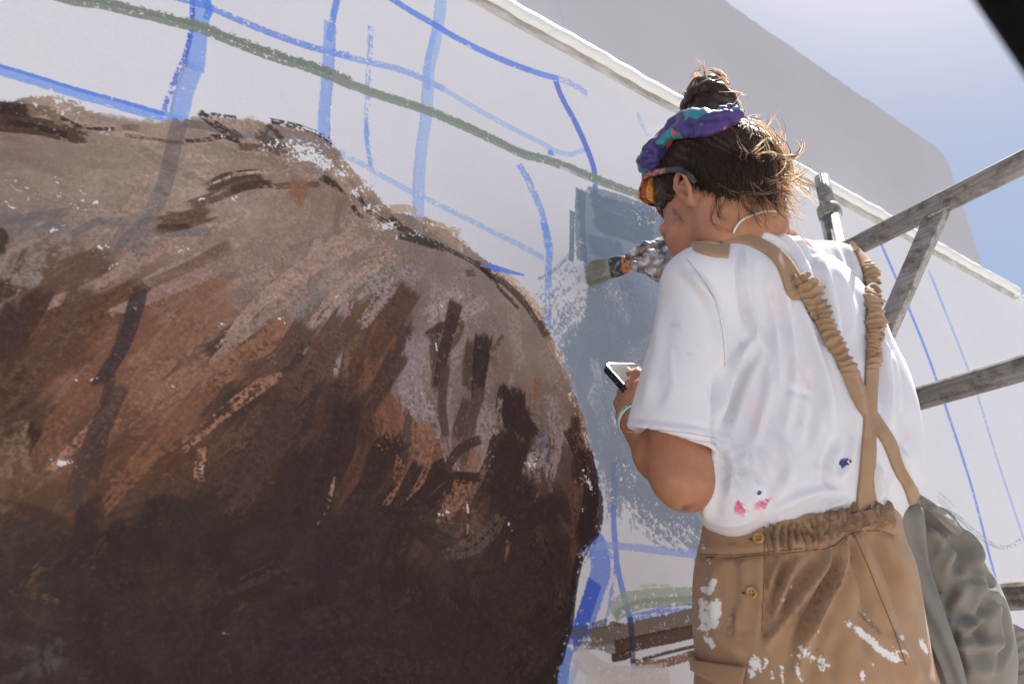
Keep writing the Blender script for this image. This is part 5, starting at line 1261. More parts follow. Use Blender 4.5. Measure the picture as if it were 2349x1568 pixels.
SF = [
    (K2((800, 230), (900, 330), (1000, 470), (1050, 600), (1075, 760), (1090, 900)), 14, .0075), (K2((860, 240), (960, 340), (1060, 480)), 10, -.004),
    (K2((1215, 130), (1225, 300), (1250, 480), (1290, 640), (1300, 760)), 9, .006), (K2((1180, 140), (1190, 330), (1215, 520), (1240, 640)), 11, -.005), (K2((1090, 900), (1075, 1050), (1060, 1240), (1040, 1400)), 9, -.020, 'sharp'),
    (K2((1290, 700), (1200, 820), (1130, 960), (1090, 1120), (1075, 1220)), 12, .009), (K2((1310, 780), (1240, 900), (1190, 1020), (1130, 1200), (1090, 1330)), 12, -.008), (K2((1320, 640), (1360, 800), (1370, 1000), (1330, 1200), (1270, 1420)), 16, .005),
    (K2((1360, 300), (1380, 500), (1420, 700), (1440, 900), (1420, 1200)), 16, .005), (K2((1400, 330), (1460, 560), (1500, 800), (1520, 1100)), 14, -.004),
    (K2((700, 480), (670, 700), (640, 950), (600, 1150)), 18, .003), (K2((520, 1215), (700, 1232), (900, 1255), (1055, 1290)), 5, -.0032, 'full'), (K2((490, 1245), (700, 1262), (900, 1285), (1050, 1315)), 7, .002, 'full'),
    (K2((470, 1330), (540, 1320), (610, 1320)), 12, -.004), (K2((620, 660), (660, 900), (690, 1150)), 20, -.002),
    # back of the shirt, long pulls under the straps
    (K3((100, 440), (180, 640), (230, 900), (240, 1200), (200, 1500)), 18, .006), (K3((260, 640), (330, 860), (400, 1060), (450, 1260), (470, 1500)), 14, .006), (K3((380, 400), (430, 560), (480, 740), (520, 930)), 12, .006), (K3((340, 420), (390, 600), (430, 760)), 10, -.004),
    (K3((440, 430), (520, 600), (570, 760), (600, 960)), 12, .0045), (K3((480, 330), (560, 480), (610, 640), (640, 800)), 10, -.004), (K3((170, 330), (240, 390), (320, 490)), 7, .005), (K3((150, 380), (220, 450), (290, 560)), 7, -.004),
    (K3((20, 330), (130, 350), (230, 420)), 6, .004), (K3((250, 300), (300, 400), (370, 480)), 7, .005), (K3((60, 500), (110, 800), (90, 1100), (60, 1400)), 16, -.004),
    (K3((730, 880), (770, 1050), (790, 1250), (800, 1450)), 14, .007), (K3((700, 900), (740, 1100), (760, 1300)), 10, -.005), (K3((800, 980), (830, 1150), (860, 1350)), 10, .006), (K3((720, 760), (760, 860), (810, 980)), 10, .006),
    (K3((340, 1100), (370, 1300), (330, 1560)), 16, -.005), (K3((540, 1100), (600, 1300), (640, 1500)), 14, .006),
    # blouse above the waistband
    (K4((230, 120), (240, 300), (200, 480), (190, 590)), 16, .006), (K4((270, 60), (300, 260), (280, 420)), 12, -.006), (K4((1000, 40), (930, 200), (920, 320), (1000, 380)), 12, -.006), (K4((1080, 60), (1060, 220), (1000, 330)), 12, .006),
    (K4((560, 540), (700, 460), (850, 410), (1000, 390)), 12, .008), (K4((600, 580), (760, 510), (900, 460), (1060, 430)), 9, -.007), (K4((540, 560), (620, 590), (700, 560), (860, 570)), 9, .004), (K4((700, 590), (800, 545), (880, 570)), 7, -.007), (K4((860, 540), (940, 490), (1060, 450)), 9, .008),
    (K4((180, 560), (330, 600), (520, 560)), 12, .006), (K4((420, 200), (560, 360), (540, 480)), 18, -.004), (K4((640, 60), (700, 250), (640, 420)), 18, .005), (K4((1240, 240), (1230, 340), (1250, 460)), 10, .008), (K4((1300, 280), (1270, 400), (1290, 500)), 8, -.007), (K4((1360, 130), (1400, 260), (1440, 380)), 12, .008),
]
SF = [((q[0], q[1] * .74, q[2] * (1.2 if np.mean([z[1] for z in q[0]]) < 1120 else .6)) + tuple(q[3:])) if len(q) < 4 else q for q in SF]
SEAM = [(K2((850, 205), (930, 300), (1010, 420), (1060, 560), (1088, 720), (1096, 900)), 2.6, -.0022, 'full'), (K1((700, 1215), (780, 1195), (900, 1150), (1010, 1100)), 2.6, -.002, 'full'), (K2((482, 1296), (700, 1318), (900, 1345), (1052, 1376)), 2.4, -.0012, 'full'),
        (K1((985, 1112), (1060, 1118), (1150, 1120), (1240, 1118), (1330, 1124)), 4, .0022, 'full'), (K1((985, 1128), (1060, 1134), (1150, 1137), (1240, 1136), (1330, 1142)), 2.4, -.002, 'full')]
for k in range(46):       # small broken creases
    x, y = prng.uniform(1660, 2060), prng.uniform(640, 1160); a_ = 1.25 + .25 * (x - 1850) / 200 + prng.normal(0, .45); l_ = prng.uniform(30, 110)
    SEAM.append((((x, y), (x + l_ * .5 * math.cos(a_) + prng.normal(0, 5), y + l_ * .5 * math.sin(a_)), (x + l_ * math.cos(a_), y + l_ * math.sin(a_))), prng.uniform(5, 9), prng.normal(0, .0013)))
for k in range(14):
    x, y = prng.uniform(1500, 1640), prng.uniform(680, 980); a_ = 1.6 + prng.normal(0, .5); l_ = prng.uniform(30, 120)
    SEAM.append((((x, y), (x + l_ * .5 * math.cos(a_) + prng.normal(0, 5), y + l_ * .5 * math.sin(a_)), (x + l_ * math.cos(a_), y + l_ * math.sin(a_))), prng.uniform(5, 10), prng.normal(0, .0011)))
sv = fold(sv, sn, SF + SEAM); sn = vnormals(sv, sf); sv = relax(sv, sf, 1, .2)
cx_, cy_, cz_ = proj(sv)
rip = np.sin(sv[:, 0] * 60 + 3 * np.sin(sv[:, 2] * 25)) * .0006 + np.sin(sv[:, 2] * 46 + sv[:, 0] * 30 + 2 * np.sin(sv[:, 1] * 40)) * .0007
sv = sv + sn * rip[:, None]
red = marks(sv, [(K4((390, 480), (385, 500)), 12, .9), (K4((380, 520), (415, 515)), 11, .85), (K4((525, 450), (530, 490)), 7, .8), (K4((500, 490), (548, 462)), 7, .85), (K4((480, 500), (505, 480)), 5, .7), (K4((575, 440), (580, 445)), 5, .6)])
pink = marks(sv, [(K4((500, 510), (520, 560)), 16, .85), (K4((360, 530), (400, 540)), 12, .6), (K4((600, 450), (600, 470)), 8, .6), (K3((130, 700), (150, 780)), 16, .55), (K3((280, 1080), (330, 1180)), 22, .55), (K3((20, 1280), (60, 1440)), 22, .5), (K4((1400, 60), (1390, 100)), 14, .6)])
ink = marks(sv, [(K4((1010, 235), (1050, 215)), 8, .85), (K4((1030, 240), (1045, 228)), 8, .95), (K4((1035, 205), (1040, 200)), 5, .7), (K3((180, 672), (183, 674)), 3.5, 1), (K2((1455, 425), (1457, 428)), 3.5, 1), (K4((505, 408), (510, 410)), 6, .75), (K4((290, 235), (292, 240)), 3, .9)])
smudge = marks(sv, [(K2((780, 630), (800, 640)), 10, .7), (K2((790, 770), (800, 760)), 4, .8), (K2((870, 810), (890, 800)), 8, .6), (K4((300, 150), (390, 200), (370, 300)), 40, .5), (K2((690, 420), (695, 425)), 4, .8), (K4((500, 350), (520, 352)), 5, .7), (K3((285, 1400), (290, 1420)), 5, .7), (K2((1140, 1215), (1142, 1217)), 4, .9)])
tee = mesh_obj('t_shirt', sv, sf, shirt_m, person, True, {'red': red, 'pink': pink, 'ink': ink, 'smudge': smudge})
tee_t = bvh_vf(sv, sf)

# ------------------------------------------------------------------ overalls
v = Vol((.42, .25, .05), (1.25, 1.0, 1.12), .0048)
v.stack([(P(1834, 1110, .955), .141, .111), (P(1835, 1160, .952), .142, .112)] + HIPS, B_L, B_F, 0)
wp = [P(1613, 1204, .90), P(1900, 1172, .90), P(2050, 1150, 1.08)]
wn = np.cross(wp[1] - wp[0], wp[2] - wp[0]); wn /= np.linalg.norm(wn); wn = wn if wn[2] > 0 else -wn
v.plane_cut(wp[0], wn)
for hp, kn_, an_ in legs:
    v.chain([hb + (hp - hb) * .9 + np.array([0, 0, .03]), kn_ * .5 + hp * .5, kn_, an_], [.098, .105, .096, .082], .04)
    sl_, d_ = v._cone(an_ + np.array([0, 0, .05]), an_ - np.array([0, 0, .06]), .072, .078, .02); v.cut(sl_, d_, .004)
v.plane_cut(np.array([0, 0, .105]), np.array([0, 0, -1.0]))
ov, of = v.mesh(); ov = relax(ov, of, 3, .5); on = vnormals(ov, of)
wb_top = [(1613, 1203), (1673, 1207), (1760, 1196), (1820, 1190), (1881, 1184), (1925, 1160), (1961, 1143), (2010, 1140), (2050, 1150)]
wb_bot = [(1605, 1274), (1680, 1276), (1757, 1270), (1840, 1262), (1908, 1251), (1950, 1222), (2010, 1214), (2050, 1225)]
OF = [(wb_bot, 5, -.006, 'full'), ([(x, y - 16) for x, y in wb_bot], 16, .004, 'full'), (K4((556, 585), (562, 700), (560, 780), (556, 980), (550, 1130), (542, 1270)), 3.5, -.007, 'full'), (K4((520, 600), (526, 780), (520, 1000), (512, 1260)), 14, .003, 'full'),
      (K4((360, 1240), (460, 1250), (530, 1275)), 4, -.003, 'full'), (K4((170, 790), (350, 792), (545, 784)), 3, -.004, 'full')]
for (x0, x1, n_) in ((575, 740, 5), (740, 930, 6), (930, 1260, 10)):
    for k in range(n_):
        x = x0 + (x1 - x0) * (k + .5) / n_ + prng.normal(0, 6); t_ = (x - 560) / 700
        yt, yb = 590 - 150 * np.clip((t_ - .25) / .5, 0, 1), 768 - 130 * np.clip((t_ - .4) / .45, 0, 1)
        lean = 60 * (t_ - .5)
        OF.append((K4((x + lean * .2, yt - 5), (x + lean, (yt + yb) / 2), (x + lean * .4, yb + 8)), 5.5, .0078 * prng.uniform(.7, 1.25)))
        OF.append((K4((x + 15 + lean * .2, yt), (x + 16 + lean, (yt + yb) / 2), (x + 15 + lean * .4, yb)), 4, -.0065 * prng.uniform(.6, 1.2)))
for p, w_, a_ in ((((640, 790), (600, 900), (580, 1000)), 9, .005), (((700, 785), (640, 920), (590, 1080), (570, 1180)), 11, -.007), (((760, 800), (700, 900), (640, 1050), (590, 1210)), 12, .008), (((850, 790), (820, 860), (740, 960), (660, 1100)), 12, -.006), (((950, 740), (900, 860), (780, 1030), (640, 1220), (540, 1360)), 14, .010),
                  (((990, 740), (970, 860), (880, 1040), (790, 1200), (700, 1370)), 13, -.010), (((1030, 660), (1010, 800), (960, 960), (880, 1120), (780, 1330)), 16, .009), (((1040, 650), (1090, 800), (1120, 930), (1180, 1120)), 9, -.006), (((1080, 640), (1150, 800), (1230, 1000), (1330, 1250)), 16, .007),
                  (((1200, 600), (1290, 760), (1360, 920), (1450, 1100)), 14, .007), (((1190, 640), (1260, 800), (1340, 1000)), 9, -.006), (((1240, 580), (1330, 800), (1420, 960)), 9, -.005), (((870, 1100), (820, 1250), (760, 1420), (740, 1560)), 20, .006), (((1150, 1000), (1140, 1200), (1180, 1400)), 20, -.005),
                  (((1300, 1250), (1400, 1400), (1480, 1560)), 20, .006), (((350, 800), (360, 950), (350, 1150)), 16, -.003), (((250, 820), (230, 1000), (240, 1200)), 18, .003), (((340, 1120), (345, 1190), (335, 1290)), 5, -.0035), (((1000, 1250), (960, 1400), (980, 1560)), 18, -.004), (((200, 1200), (300, 1300), (420, 1400)), 16, .004)):
    OF.append((K4(*p), w_, a_))
OF = [((q[0], q[1] * .8, q[2] * 1.25) + tuple(q[3:])) if len(q) < 4 else q for q in OF]
ov = fold(ov, on, OF); on = vnormals(ov, of)
white = marks(ov, [(p, w * .8, a) for p, w, a in [(K4((165, 730), (168, 745)), 5, .7), (K4((195, 810), (205, 830)), 5, .8), (K4((185, 930), (190, 935)), 4, .8), (K4((170, 990), (200, 1010), (235, 950)), 11, .95), (K4((175, 1090), (215, 1100), (260, 1080)), 15, .95), (K4((180, 1160), (220, 1180), (250, 1120)), 19, 1.0), (K4((165, 1230), (200, 1220), (240, 1200)), 14, .95), (K4((190, 1290), (220, 1310), (230, 1340)), 9, .8), (K4((160, 1060), (165, 1200)), 8, .8),
                   (K4((1110, 1240), (1190, 1310), (1260, 1370), (1330, 1410)), 11, 1.0), (K4((1330, 1412), (1460, 1410)), 6, .62), (K4((1040, 1200), (1100, 1230)), 9, .6), (K4((1490, 1310), (1525, 1370)), 9, .9), (K4((1330, 1350), (1390, 1365)), 9, .65), (K4((1375, 1275), (1380, 1290)), 7, .7),
                   (K4((780, 1350), (745, 1410), (745, 1500), (770, 1560)), 6, .85), (K4((790, 1370), (850, 1420), (900, 1460)), 22, .55), (K4((480, 1420), (500, 1470), (470, 1500)), 17, .75), (K4((550, 1420), (540, 1460)), 8, .7), (K4((1130, 1490), (1150, 1560)), 9, .8), (K4((700, 1390), (703, 1393)), 6, .8), (K4((430, 1200), (432, 1202)), 4, .95), (K4((655, 1055), (657, 1057)), 4, .9), (K4((680, 1202), (683, 1203)), 4, .9), (K4((580, 1500), (590, 1530)), 6, .8), (K4((650, 1460), (655, 1560)), 5, .7), (K4((1150, 1150), (1180, 1190)), 6, .6), (K4((1030, 970), (1090, 968)), 3.5, .55), (K4((700, 980), (702, 985)), 4, .7), (K4((870, 1245), (872, 1247)), 4, .8), (K4((1190, 1440), (1210, 1470)), 10, .5)]])
dirt = marks(ov, [(K4((340, 717), (346, 719)), 4.5, 1.0), (K4((325, 763), (327, 764)), 2.6, 1.0), (K4((350, 1120), (345, 1180), (330, 1270)), 8, .75), (K4((1120, 1140), (1180, 1190), (1240, 1260)), 6, .8), (K4((400, 790), (380, 830)), 12, .5), (K4((860, 1350), (865, 1355)), 5, .7), (K4((270, 1450), (280, 1470)), 7, .7), (K4((100, 1400), (180, 1470), (330, 1520)), 7, .6), (K4((1000, 900), (960, 1000)), 30, .35), (K4((850, 1000), (780, 1150)), 26, .35)])
ovo = mesh_obj('overalls', ov, of, tan_m, person, True, {'white': white, 'dirt': dirt})
ov_t = bvh_vf(ov, of)

def ribbon_on(name, tree, pts, widths, mat, parent, lift=.0032, thick=.003, ruffle=None, n=60, across=9, label=None, depth_fix=None):
    """a cloth band laid over a garment: centre line and widths in photo px, projected onto the surface"""
    c = crom(np.asarray(pts, float), n); w = np.interp(np.linspace(0, 1, n), np.linspace(0, 1, len(widths)), widths)
    d = np.gradient(c, axis=0); d /= np.linalg.norm(d, axis=1)[:, None]; nrm = np.stack([-d[:, 1], d[:, 0]], 1)
    g = np.zeros((n, across, 3)); gn = np.zeros_like(g)
    for i in range(n):
        for j in range(across):
            s_ = (j / (across - 1) - .5)
            q, m = cast(tree, *(c[i] + nrm[i] * s_ * w[i]))
            g[i, j], gn[i, j] = q, m
    dep = (g - CAM) @ _f
    # keep the band on one smooth sheet: no jumps where it passes the silhouette
    for i in range(n):
        md = np.median(dep[i]); 
        for j in range(across):
            if abs(dep[i, j] - md) > .03:
                s_ = (j / (across - 1) - .5); g[i, j] = P(*(c[i] + nrm[i] * s_ * w[i]), md)
    for _ in range(2):
        g[1:-1] = .5 * g[1:-1] + .25 * (g[:-2] + g[2:]); g[:, 1:-1] = .5 * g[:, 1:-1] + .25 * (g[:, :-2] + g[:, 2:])
    t1 = np.gradient(g, axis=0); t2 = np.gradient(g, axis=1); nn = np.cross(t1, t2); nn /= np.linalg.norm(nn, axis=2)[..., None] + 1e-12
    nn[(nn * (g - CAM)).sum(2) > 0] *= -1
    up = np.full((n, across), lift)
    s2 = np.linspace(-1, 1, across)[None, :]; ii = np.arange(n)[:, None]
    up = up + .001 * (1 - s2 ** 2)
    if ruffle is not None:
        a0, a1, fr, amp = ruffle
        tt = ii / (n - 1); on_ = np.clip((tt - a0) / .05, 0, 1) * np.clip((a1 - tt) / .05, 0, 1)
        ph = prng.normal(0, .6, (n, 1)).cumsum(0) * .12
        arg = tt * fr * np.pi + ph * 2 + .9 * s2 + .8 * np.sin(s2 * 2.3 + tt * 40)
        wave = 1.6 * (1 - np.abs(np.sin(arg))) - .2 + .5 * np.sin(arg * .61 + 2.0 * s2)
        up = up + on_ * (amp * (wave + .3) + .004 * (1 - s2 ** 2))
        edge = on_ * (1 + .10 * np.cos(2 * arg) + .07 * np.sin(arg * .5))
        ctr = g.mean(1, keepdims=True)
        g = ctr + (g - ctr) * (1 - on_[..., None] + edge[..., None])
    top = g + nn * up[..., None]; bot = top - nn * thick
    V = np.concatenate([top.reshape(-1, 3), bot.reshape(-1, 3)]); F = []
    k0 = n * across
    for i in range(n - 1):
        for j in range(across - 1):
            a = i * across + j; q = (a, a + 1, a + across + 1, a + across); F.append(q); F.append(tuple(k0 + z for z in q[::-1]))
        for j, r_ in ((0, False), (across - 1, True)):
            a = i * across + j; q = (a, a + across, k0 + a + across, k0 + a); F.append(q if not r_ else q[::-1])
    for i, r_ in ((0, True), (n - 1, False)):
        for j in range(across - 1):
            a = i * across + j; q = (a, a + 1, k0 + a + 1, k0 + a); F.append(q[::-1] if not r_ else q)
    bm = bmesh.new(); vs = [bm.verts.new(p) for p in V]
    for q in F: bm.faces.new([vs[z] for z in q])
    bmesh.ops.recalc_face_normals(bm, faces=bm.faces)
    o = bm_obj(name, bm, mat, parent, True)
    if label: o['label'] = label
    return o

S1 = K1((640, 1255), (700, 1222), (760, 1198), (830, 1186), (905, 1190), (990, 1218), (1075, 1266), (1140, 1330), (1190, 1420), (1230, 1510)) + K3((300, 610), (345, 710), (400, 810), (445, 910), (500, 1010), (555, 1110), (600, 1210), (640, 1300), (690, 1380), (740, 1450), (790, 1530)) + K5((330, 130), (385, 220), (420, 310), (432, 345))
ribbon_on('strap', tee_t, S1[2:], [16, 20, 22, 26, 34, 44, 46, 46, 38, 34, 34, 36, 32, 28, 27, 27, 27, 27], strap_m, ovo, ruffle=(.30, .62, 62, .0034), n=460, across=13, label='strap crossing the back from the near shoulder to the bag')
S2 = K3((572, 384), (610, 430), (645, 490), (672, 555), (688, 640), (696, 740), (700, 840), (700, 930), (695, 1010), (688, 1100), (684, 1200), (680, 1320), (678, 1440), (674, 1540)) + [(1988, 1075), (1986, 1110), (1985, 1150), (1985, 1184)]
ribbon_on('strap', tee_t, S2, [8, 14, 22, 30, 36, 38, 36, 32, 28, 27, 28, 30, 32, 36, 42, 46], strap_m, ovo, ruffle=(.12, .55, 58, .0034), n=400, across=13, label='strap running down the middle of the back')
# loose end of the strap lying on the near shoulder
TABP = K1((530, 1250), (590, 1268), (660, 1282), (720, 1288), (800, 1288))
tb = ribbon_on('strap_end', tee_t, [(x + 2, y - 5) for x, y in K1((545, 1235), (620, 1250), (700, 1262), (800, 1282))], [12, 24, 34, 36, 28], strap_m, ovo, lift=.003, n=24, label='loose strap end folded over the near shoulder')
# buttons
bt_m, N, L, b = new_mat('amber_button', (.46, .26, .07), .35, spec=.6)
p_ = pos(N); n1 = noise(N, L, p_, 160, 3); c_ = ramp(N, L, n1.outputs['Fac'], [(.3, (.38, .20, .05)), (.7, (.55, .33, .10))]); L.new(c_.outputs['Color'], b.inputs['Base Color'])
hole_m, N, L, b = new_mat('button_thread', (.05, .035, .02), .9)
for x, y in ((1743, 1236), (1727, 1359)):
    q, n = cast(ov_t, x, y); n = n * .8 - ray(x, y) / np.linalg.norm(ray(x, y)) * .2; n /= np.linalg.norm(n)
    prof_ = [(0, .0026), (.0042, .0027), (.0049, .0036), (.0060, .0040), (.0068, .0034), (.0072, .0022), (.0066, .0008), (0, .0004)]
    xx, yy, _ = frame(n); V = []; F = []; nn_ = 28
    for r_, z_ in prof_:
        for k in range(nn_):
            a = 2 * math.pi * k / nn_; V.append(q + n * (z_ + .0015) + r_ * (math.cos(a) * xx + math.sin(a) * yy))
    for i in range(len(prof_) - 1):
        for k in range(nn_): F.append((i * nn_ + k, i * nn_ + (k + 1) % nn_, (i + 1) * nn_ + (k + 1) % nn_, (i + 1) * nn_ + k))
    bo = mesh_obj('button', V, F, bt_m, ovo)
    bm = bmesh.new()
    for a, c in ((-1, -1), (-1, 1), (1, -1), (1, 1)):
        M = Matrix.Translation(Vector(q + n * .0046 + .0018 * (a * xx + c * yy))) @ Matrix(((xx[0], yy[0], n[0], 0), (xx[1], yy[1], n[1], 0), (xx[2], yy[2], n[2], 0), (0, 0, 0, 1)))
        bmesh.ops.create_cone(bm, segments=8, radius1=.0008, radius2=.0008, depth=.0008, cap_ends=True, matrix=M)
    bm_obj('thread', bm, hole_m, bo)
    ln = [cast(ov_t, x - 24 + k * 4, y + .6 * math.sin(k))[0] + n * .0012 for k in range(4)]
    tube('buttonhole', ln, .0011, hole_m, ovo, 6)
# stitching
thread_m, N, L, b = new_mat('brown_thread', (.17, .10, .055), .9)
shade_grey_thread, N, L, b = new_mat('shade_grey_thread', (.46, .45, .49), .9)  # seam shade put into the stitching's grey
def stitch(tree, pts, mat, parent, r_=.0005, n=70, lift=.0006):
    q = [cast(tree, x, y, .9) for x, y in crom(np.array(pts, float), n)]
    d_ = [(a - CAM) @ _f for a, _ in q]; md = np.median(d_)
    keep = [a + m * lift for (a, m), z in zip(q, d_) if abs(z - md) < .12]
    if len(keep) > 4: tube('stitching', keep, r_, mat, parent, 5)
for ln in (K2((482, 1294), (600, 1306), (750, 1324), (900, 1343), (1050, 1374)), K2((850, 205), (930, 300), (1010, 420), (1060, 560), (1088, 720), (1096, 890)), K2((486, 1262), (600, 1274), (750, 1290), (900, 1308), (1050, 1338))): stitch(tee_t, ln, shade_grey_thread, tee, .0004)
for ln in ([(x, y + 2) for x, y in wb_bot], [(x, y - 5) for x, y in wb_bot[:4]], K4((538, 600), (540, 780), (536, 980), (530, 1130), (522, 1250)), K4((1020, 640), (1050, 640), (1110, 625), (1180, 600)), K4((1080, 650), (1150, 800), (1230, 1000), (1330, 1250), (1400, 1450))): stitch(ov_t, ln, thread_m, ovo, .00045)
# front pocket flap at the hip
pk = ribbon_on('pocket', ov_t, K4((135, 1405), (150, 1450), (230, 1490), (330, 1520), (430, 1540)), [10, 26, 40, 50, 56], tan_m, ovo, lift=.010, thick=.004, n=30)
# ------------------------------------------------------------------ hair
body_t = bvh_vf(hv, hf)
hair_m, N, L, b = new_mat('dark_brown_hair', (.035, .02, .013), .42, spec=.3)
p_ = pos(N); n1 = noise(N, L, p_, 260, 2); oi = N.new('ShaderNodeObjectInfo')
c_ = ramp(N, L, n1.outputs['Fac'], [(.35, (.018, .011, .008)), (.55, (.042, .024, .015)), (.75, (.085, .048, .028))]); L.new(c_.outputs['Color'], b.inputs['Base Color'])
wisp_m = bpy.data.materials.new('sun_toned_hair'); wisp_m.use_nodes = True; N, L = wisp_m.node_tree.nodes, wisp_m.node_tree.links
b = N['Principled BSDF']; b.inputs['Base Color'].default_value = (.34, .215, .125, 1); b.inputs['Roughness'].default_value = .3; b.inputs['Specular IOR Level'].default_value = .8  # paler base colour puts sun glow into dark brown hair
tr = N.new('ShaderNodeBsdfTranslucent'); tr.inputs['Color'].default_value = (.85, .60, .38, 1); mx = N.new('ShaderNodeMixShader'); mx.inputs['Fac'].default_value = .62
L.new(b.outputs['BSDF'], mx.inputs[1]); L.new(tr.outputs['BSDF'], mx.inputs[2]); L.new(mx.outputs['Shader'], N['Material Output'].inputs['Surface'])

hair_root = empty('hair'); hair_root.parent = person; hair_root.matrix_parent_inverse = Matrix.Translation(person.location).inverted()
CC, CRAD = np.array([0, -.025, .040]), np.array([.070, .080, .088])
def skull(d, off=0.0):
    """direction (unit, in the head's stretched space) -> local point at a height over the skull"""
    d = np.asarray(d, float); d = d / np.linalg.norm(d)
    return CC + d * (CRAD + off)
def lw(q): return HL(*q)
def local_at(x, y, lat=0.0):
    """the point of the head's middle plane (shifted sideways by lat) that the camera sees at a photo pixel"""
    d = ray(x, y); o = H0 + lat * hl; k = ((o - CAM) @ hl) / (d @ hl)
    q = CAM + d * k - H0
    return np.array([q @ hl, q @ hg, q @ hh])
BUNB, BUN, BUNT = local_at(1640, 290, .012), local_at(1622, 245, .012), local_at(1613, 208, .012)
bax = BUNT - BUNB; bln = np.linalg.norm(bax); bax /= bln
bdir = (BUNB - CC) / CRAD; bdir /= np.linalg.norm(bdir)
# cap: the mass of combed hair
v = Vol(H0 - .2, H0 + .24, .0034)
v.ell(HL(*CC), HA, tuple(CRAD + .008), 0)
v.ell(HL(0, -.060, .055), HA, (.076, .066, .074), .03)
v.ell(HL(.0, -.072, .005), HA, (.064, .048, .060), .03)
v.cone(lw(CC + (BUNB - CC) * .62), lw(BUNB), .050, .028, .03)
# hairline: cut away face, ear and neck
def lcut(p, n): v.plane_cut(HL(*p), n[0] * hl + n[1] * hg + n[2] * hh)
nrm_ = np.array([0, .80, -.60]); lcut((0, .054, .045), nrm_ / np.linalg.norm(nrm_))
nrm_ = np.array([0, .43, -1.0]); lcut((0, 0, -.014), nrm_ / np.linalg.norm(nrm_))
for s_ in (-1, 1):
    v.cut_ell(HL(s_ * .085, -.006, -.018), HA, (.040, .040, .046), .01)
    v.cut_ell(HL(s_ * .075, .040, -.030), HA, (.05, .040, .055), .012)
cv, cf = v.mesh(); cv = relax(cv, cf, 2, .5); cn = vnormals(cv, cf)
loc = (cv - H0) @ HA.T
ang_ = np.arctan2(loc[:, 0], loc[:, 1] + .08)
cv = cv + cn * ((.0016 * np.sin(ang_ * 46 + loc[:, 2] * 60) + .0010 * np.sin(ang_ * 97 + 2))[:, None])
cap = mesh_obj('hair_cap', cv, cf, hair_m, hair_root)
cap_t = bvh_vf(cv, cf)

def strands(name, curves, rads, mat, parent, sides=3):
    """many hairs in one mesh: each a thin tapering tube"""
    V, F, base = [], [], 0
    for c, r in zip(curves, rads):
        c = np.asarray(c, float); m = len(c); T = np.gradient(c, axis=0); T /= np.linalg.norm(T, axis=1)[:, None] + 1e-12
        x = np.cross(T, np.array([.31, .73, .61])); x /= np.linalg.norm(x, axis=1)[:, None] + 1e-12; y = np.cross(T, x)
        rr_ = r * np.interp(np.linspace(0, 1, m), [0, .7, 1], [1, .9, .25])
        ring = [c + rr_[:, None] * (math.cos(2 * math.pi * k / sides) * x + math.sin(2 * math.pi * k / sides) * y) for k in range(sides)]
        V.append(np.stack(ring, 1).reshape(-1, 3))
        i = np.arange(m - 1)[:, None]; k = np.arange(sides)[None, :]
        F.append(np.stack([base + i * sides + k, base + i * sides + (k + 1) % sides, base + (i + 1) * sides + (k + 1) % sides, base + (i + 1) * sides + k], -1).reshape(-1, 4))
        base += m * sides
    o = mesh_obj(name, np.concatenate(V), np.concatenate(F), mat, parent); o['kind'] = 'stuff'
    return o

def ribbons(name, curves, rads, mat, parent):
    """hair fine enough for the sun to shine through: each a tapering flat thread"""
    V, F, base = [], [], 0
    for c, r in zip(curves, rads):
        c = np.asarray(c, float); m = len(c); T = np.gradient(c, axis=0); T /= np.linalg.norm(T, axis=1)[:, None] + 1e-12
        q = hrng.normal(0, 1, 3); x = np.cross(T, q); x /= np.linalg.norm(x, axis=1)[:, None] + 1e-12
        w_ = (1.3 * r * np.interp(np.linspace(0, 1, m), [0, .7, 1], [1, .8, .06]))[:, None]
        V.append(np.stack([c - x * w_, c + x * w_], 1).reshape(-1, 3)); i = np.arange(m - 1)
        F.append(np.stack([base + 2 * i, base + 2 * i + 1, base + 2 * i + 3, base + 2 * i + 2], -1)); base += 2 * m
    o = mesh_obj(name, np.concatenate(V), np.concatenate(F), mat, parent); o['kind'] = 'stuff'
    return o

hrng = np.random.default_rng(21)
def slerp_path(d0, d1, off, n=12, wig=.02, sag=0):
    d0, d1 = d0 / np.linalg.norm(d0), d1 / np.linalg.norm(d1); out = []
    om = math.acos(np.clip(d0 @ d1, -1, 1)) + 1e-6; w = hrng.normal(0, wig, 3); ph = hrng.uniform(0, 6)
    for i in range(n):
        t = i / (n - 1); d = (math.sin((1 - t) * om) * d0 + math.sin(t * om) * d1) / math.sin(om)
        d = d + w * math.sin(math.pi * t) + hrng.normal(0, wig * .12, 3)
        o = off * (.35 + .65 * math.sin(math.pi * min(1, t * 1.15) ** .8)) + sag * math.sin(math.pi * t) + .002 * math.sin(ph + t * 9)
        out.append(lw(skull(d, o)))
    return out
comb, crad = [], []
def hairline(t, s_):
    """t 0 forehead -> 1 nape, on one side; local direction"""
    pts = np.array([[.0, .066, .085], [.035, .062, .080], [.058, .044, .062], [.068, .026, .030], [.071, .012, .020], [.074, -.004, .034], [.074, -.022, .020], [.070, -.042, -.016], [.058, -.066, -.038], [.034, -.090, -.052], [0, -.098, -.056]])
    x = t * (len(pts) - 1); i = min(int(x), len(pts) - 2); q = pts[i] * (1 - x + i) + pts[i + 1] * (x - i); q = q * np.array([s_, 1, 1])
    return (q - CC) / CRAD
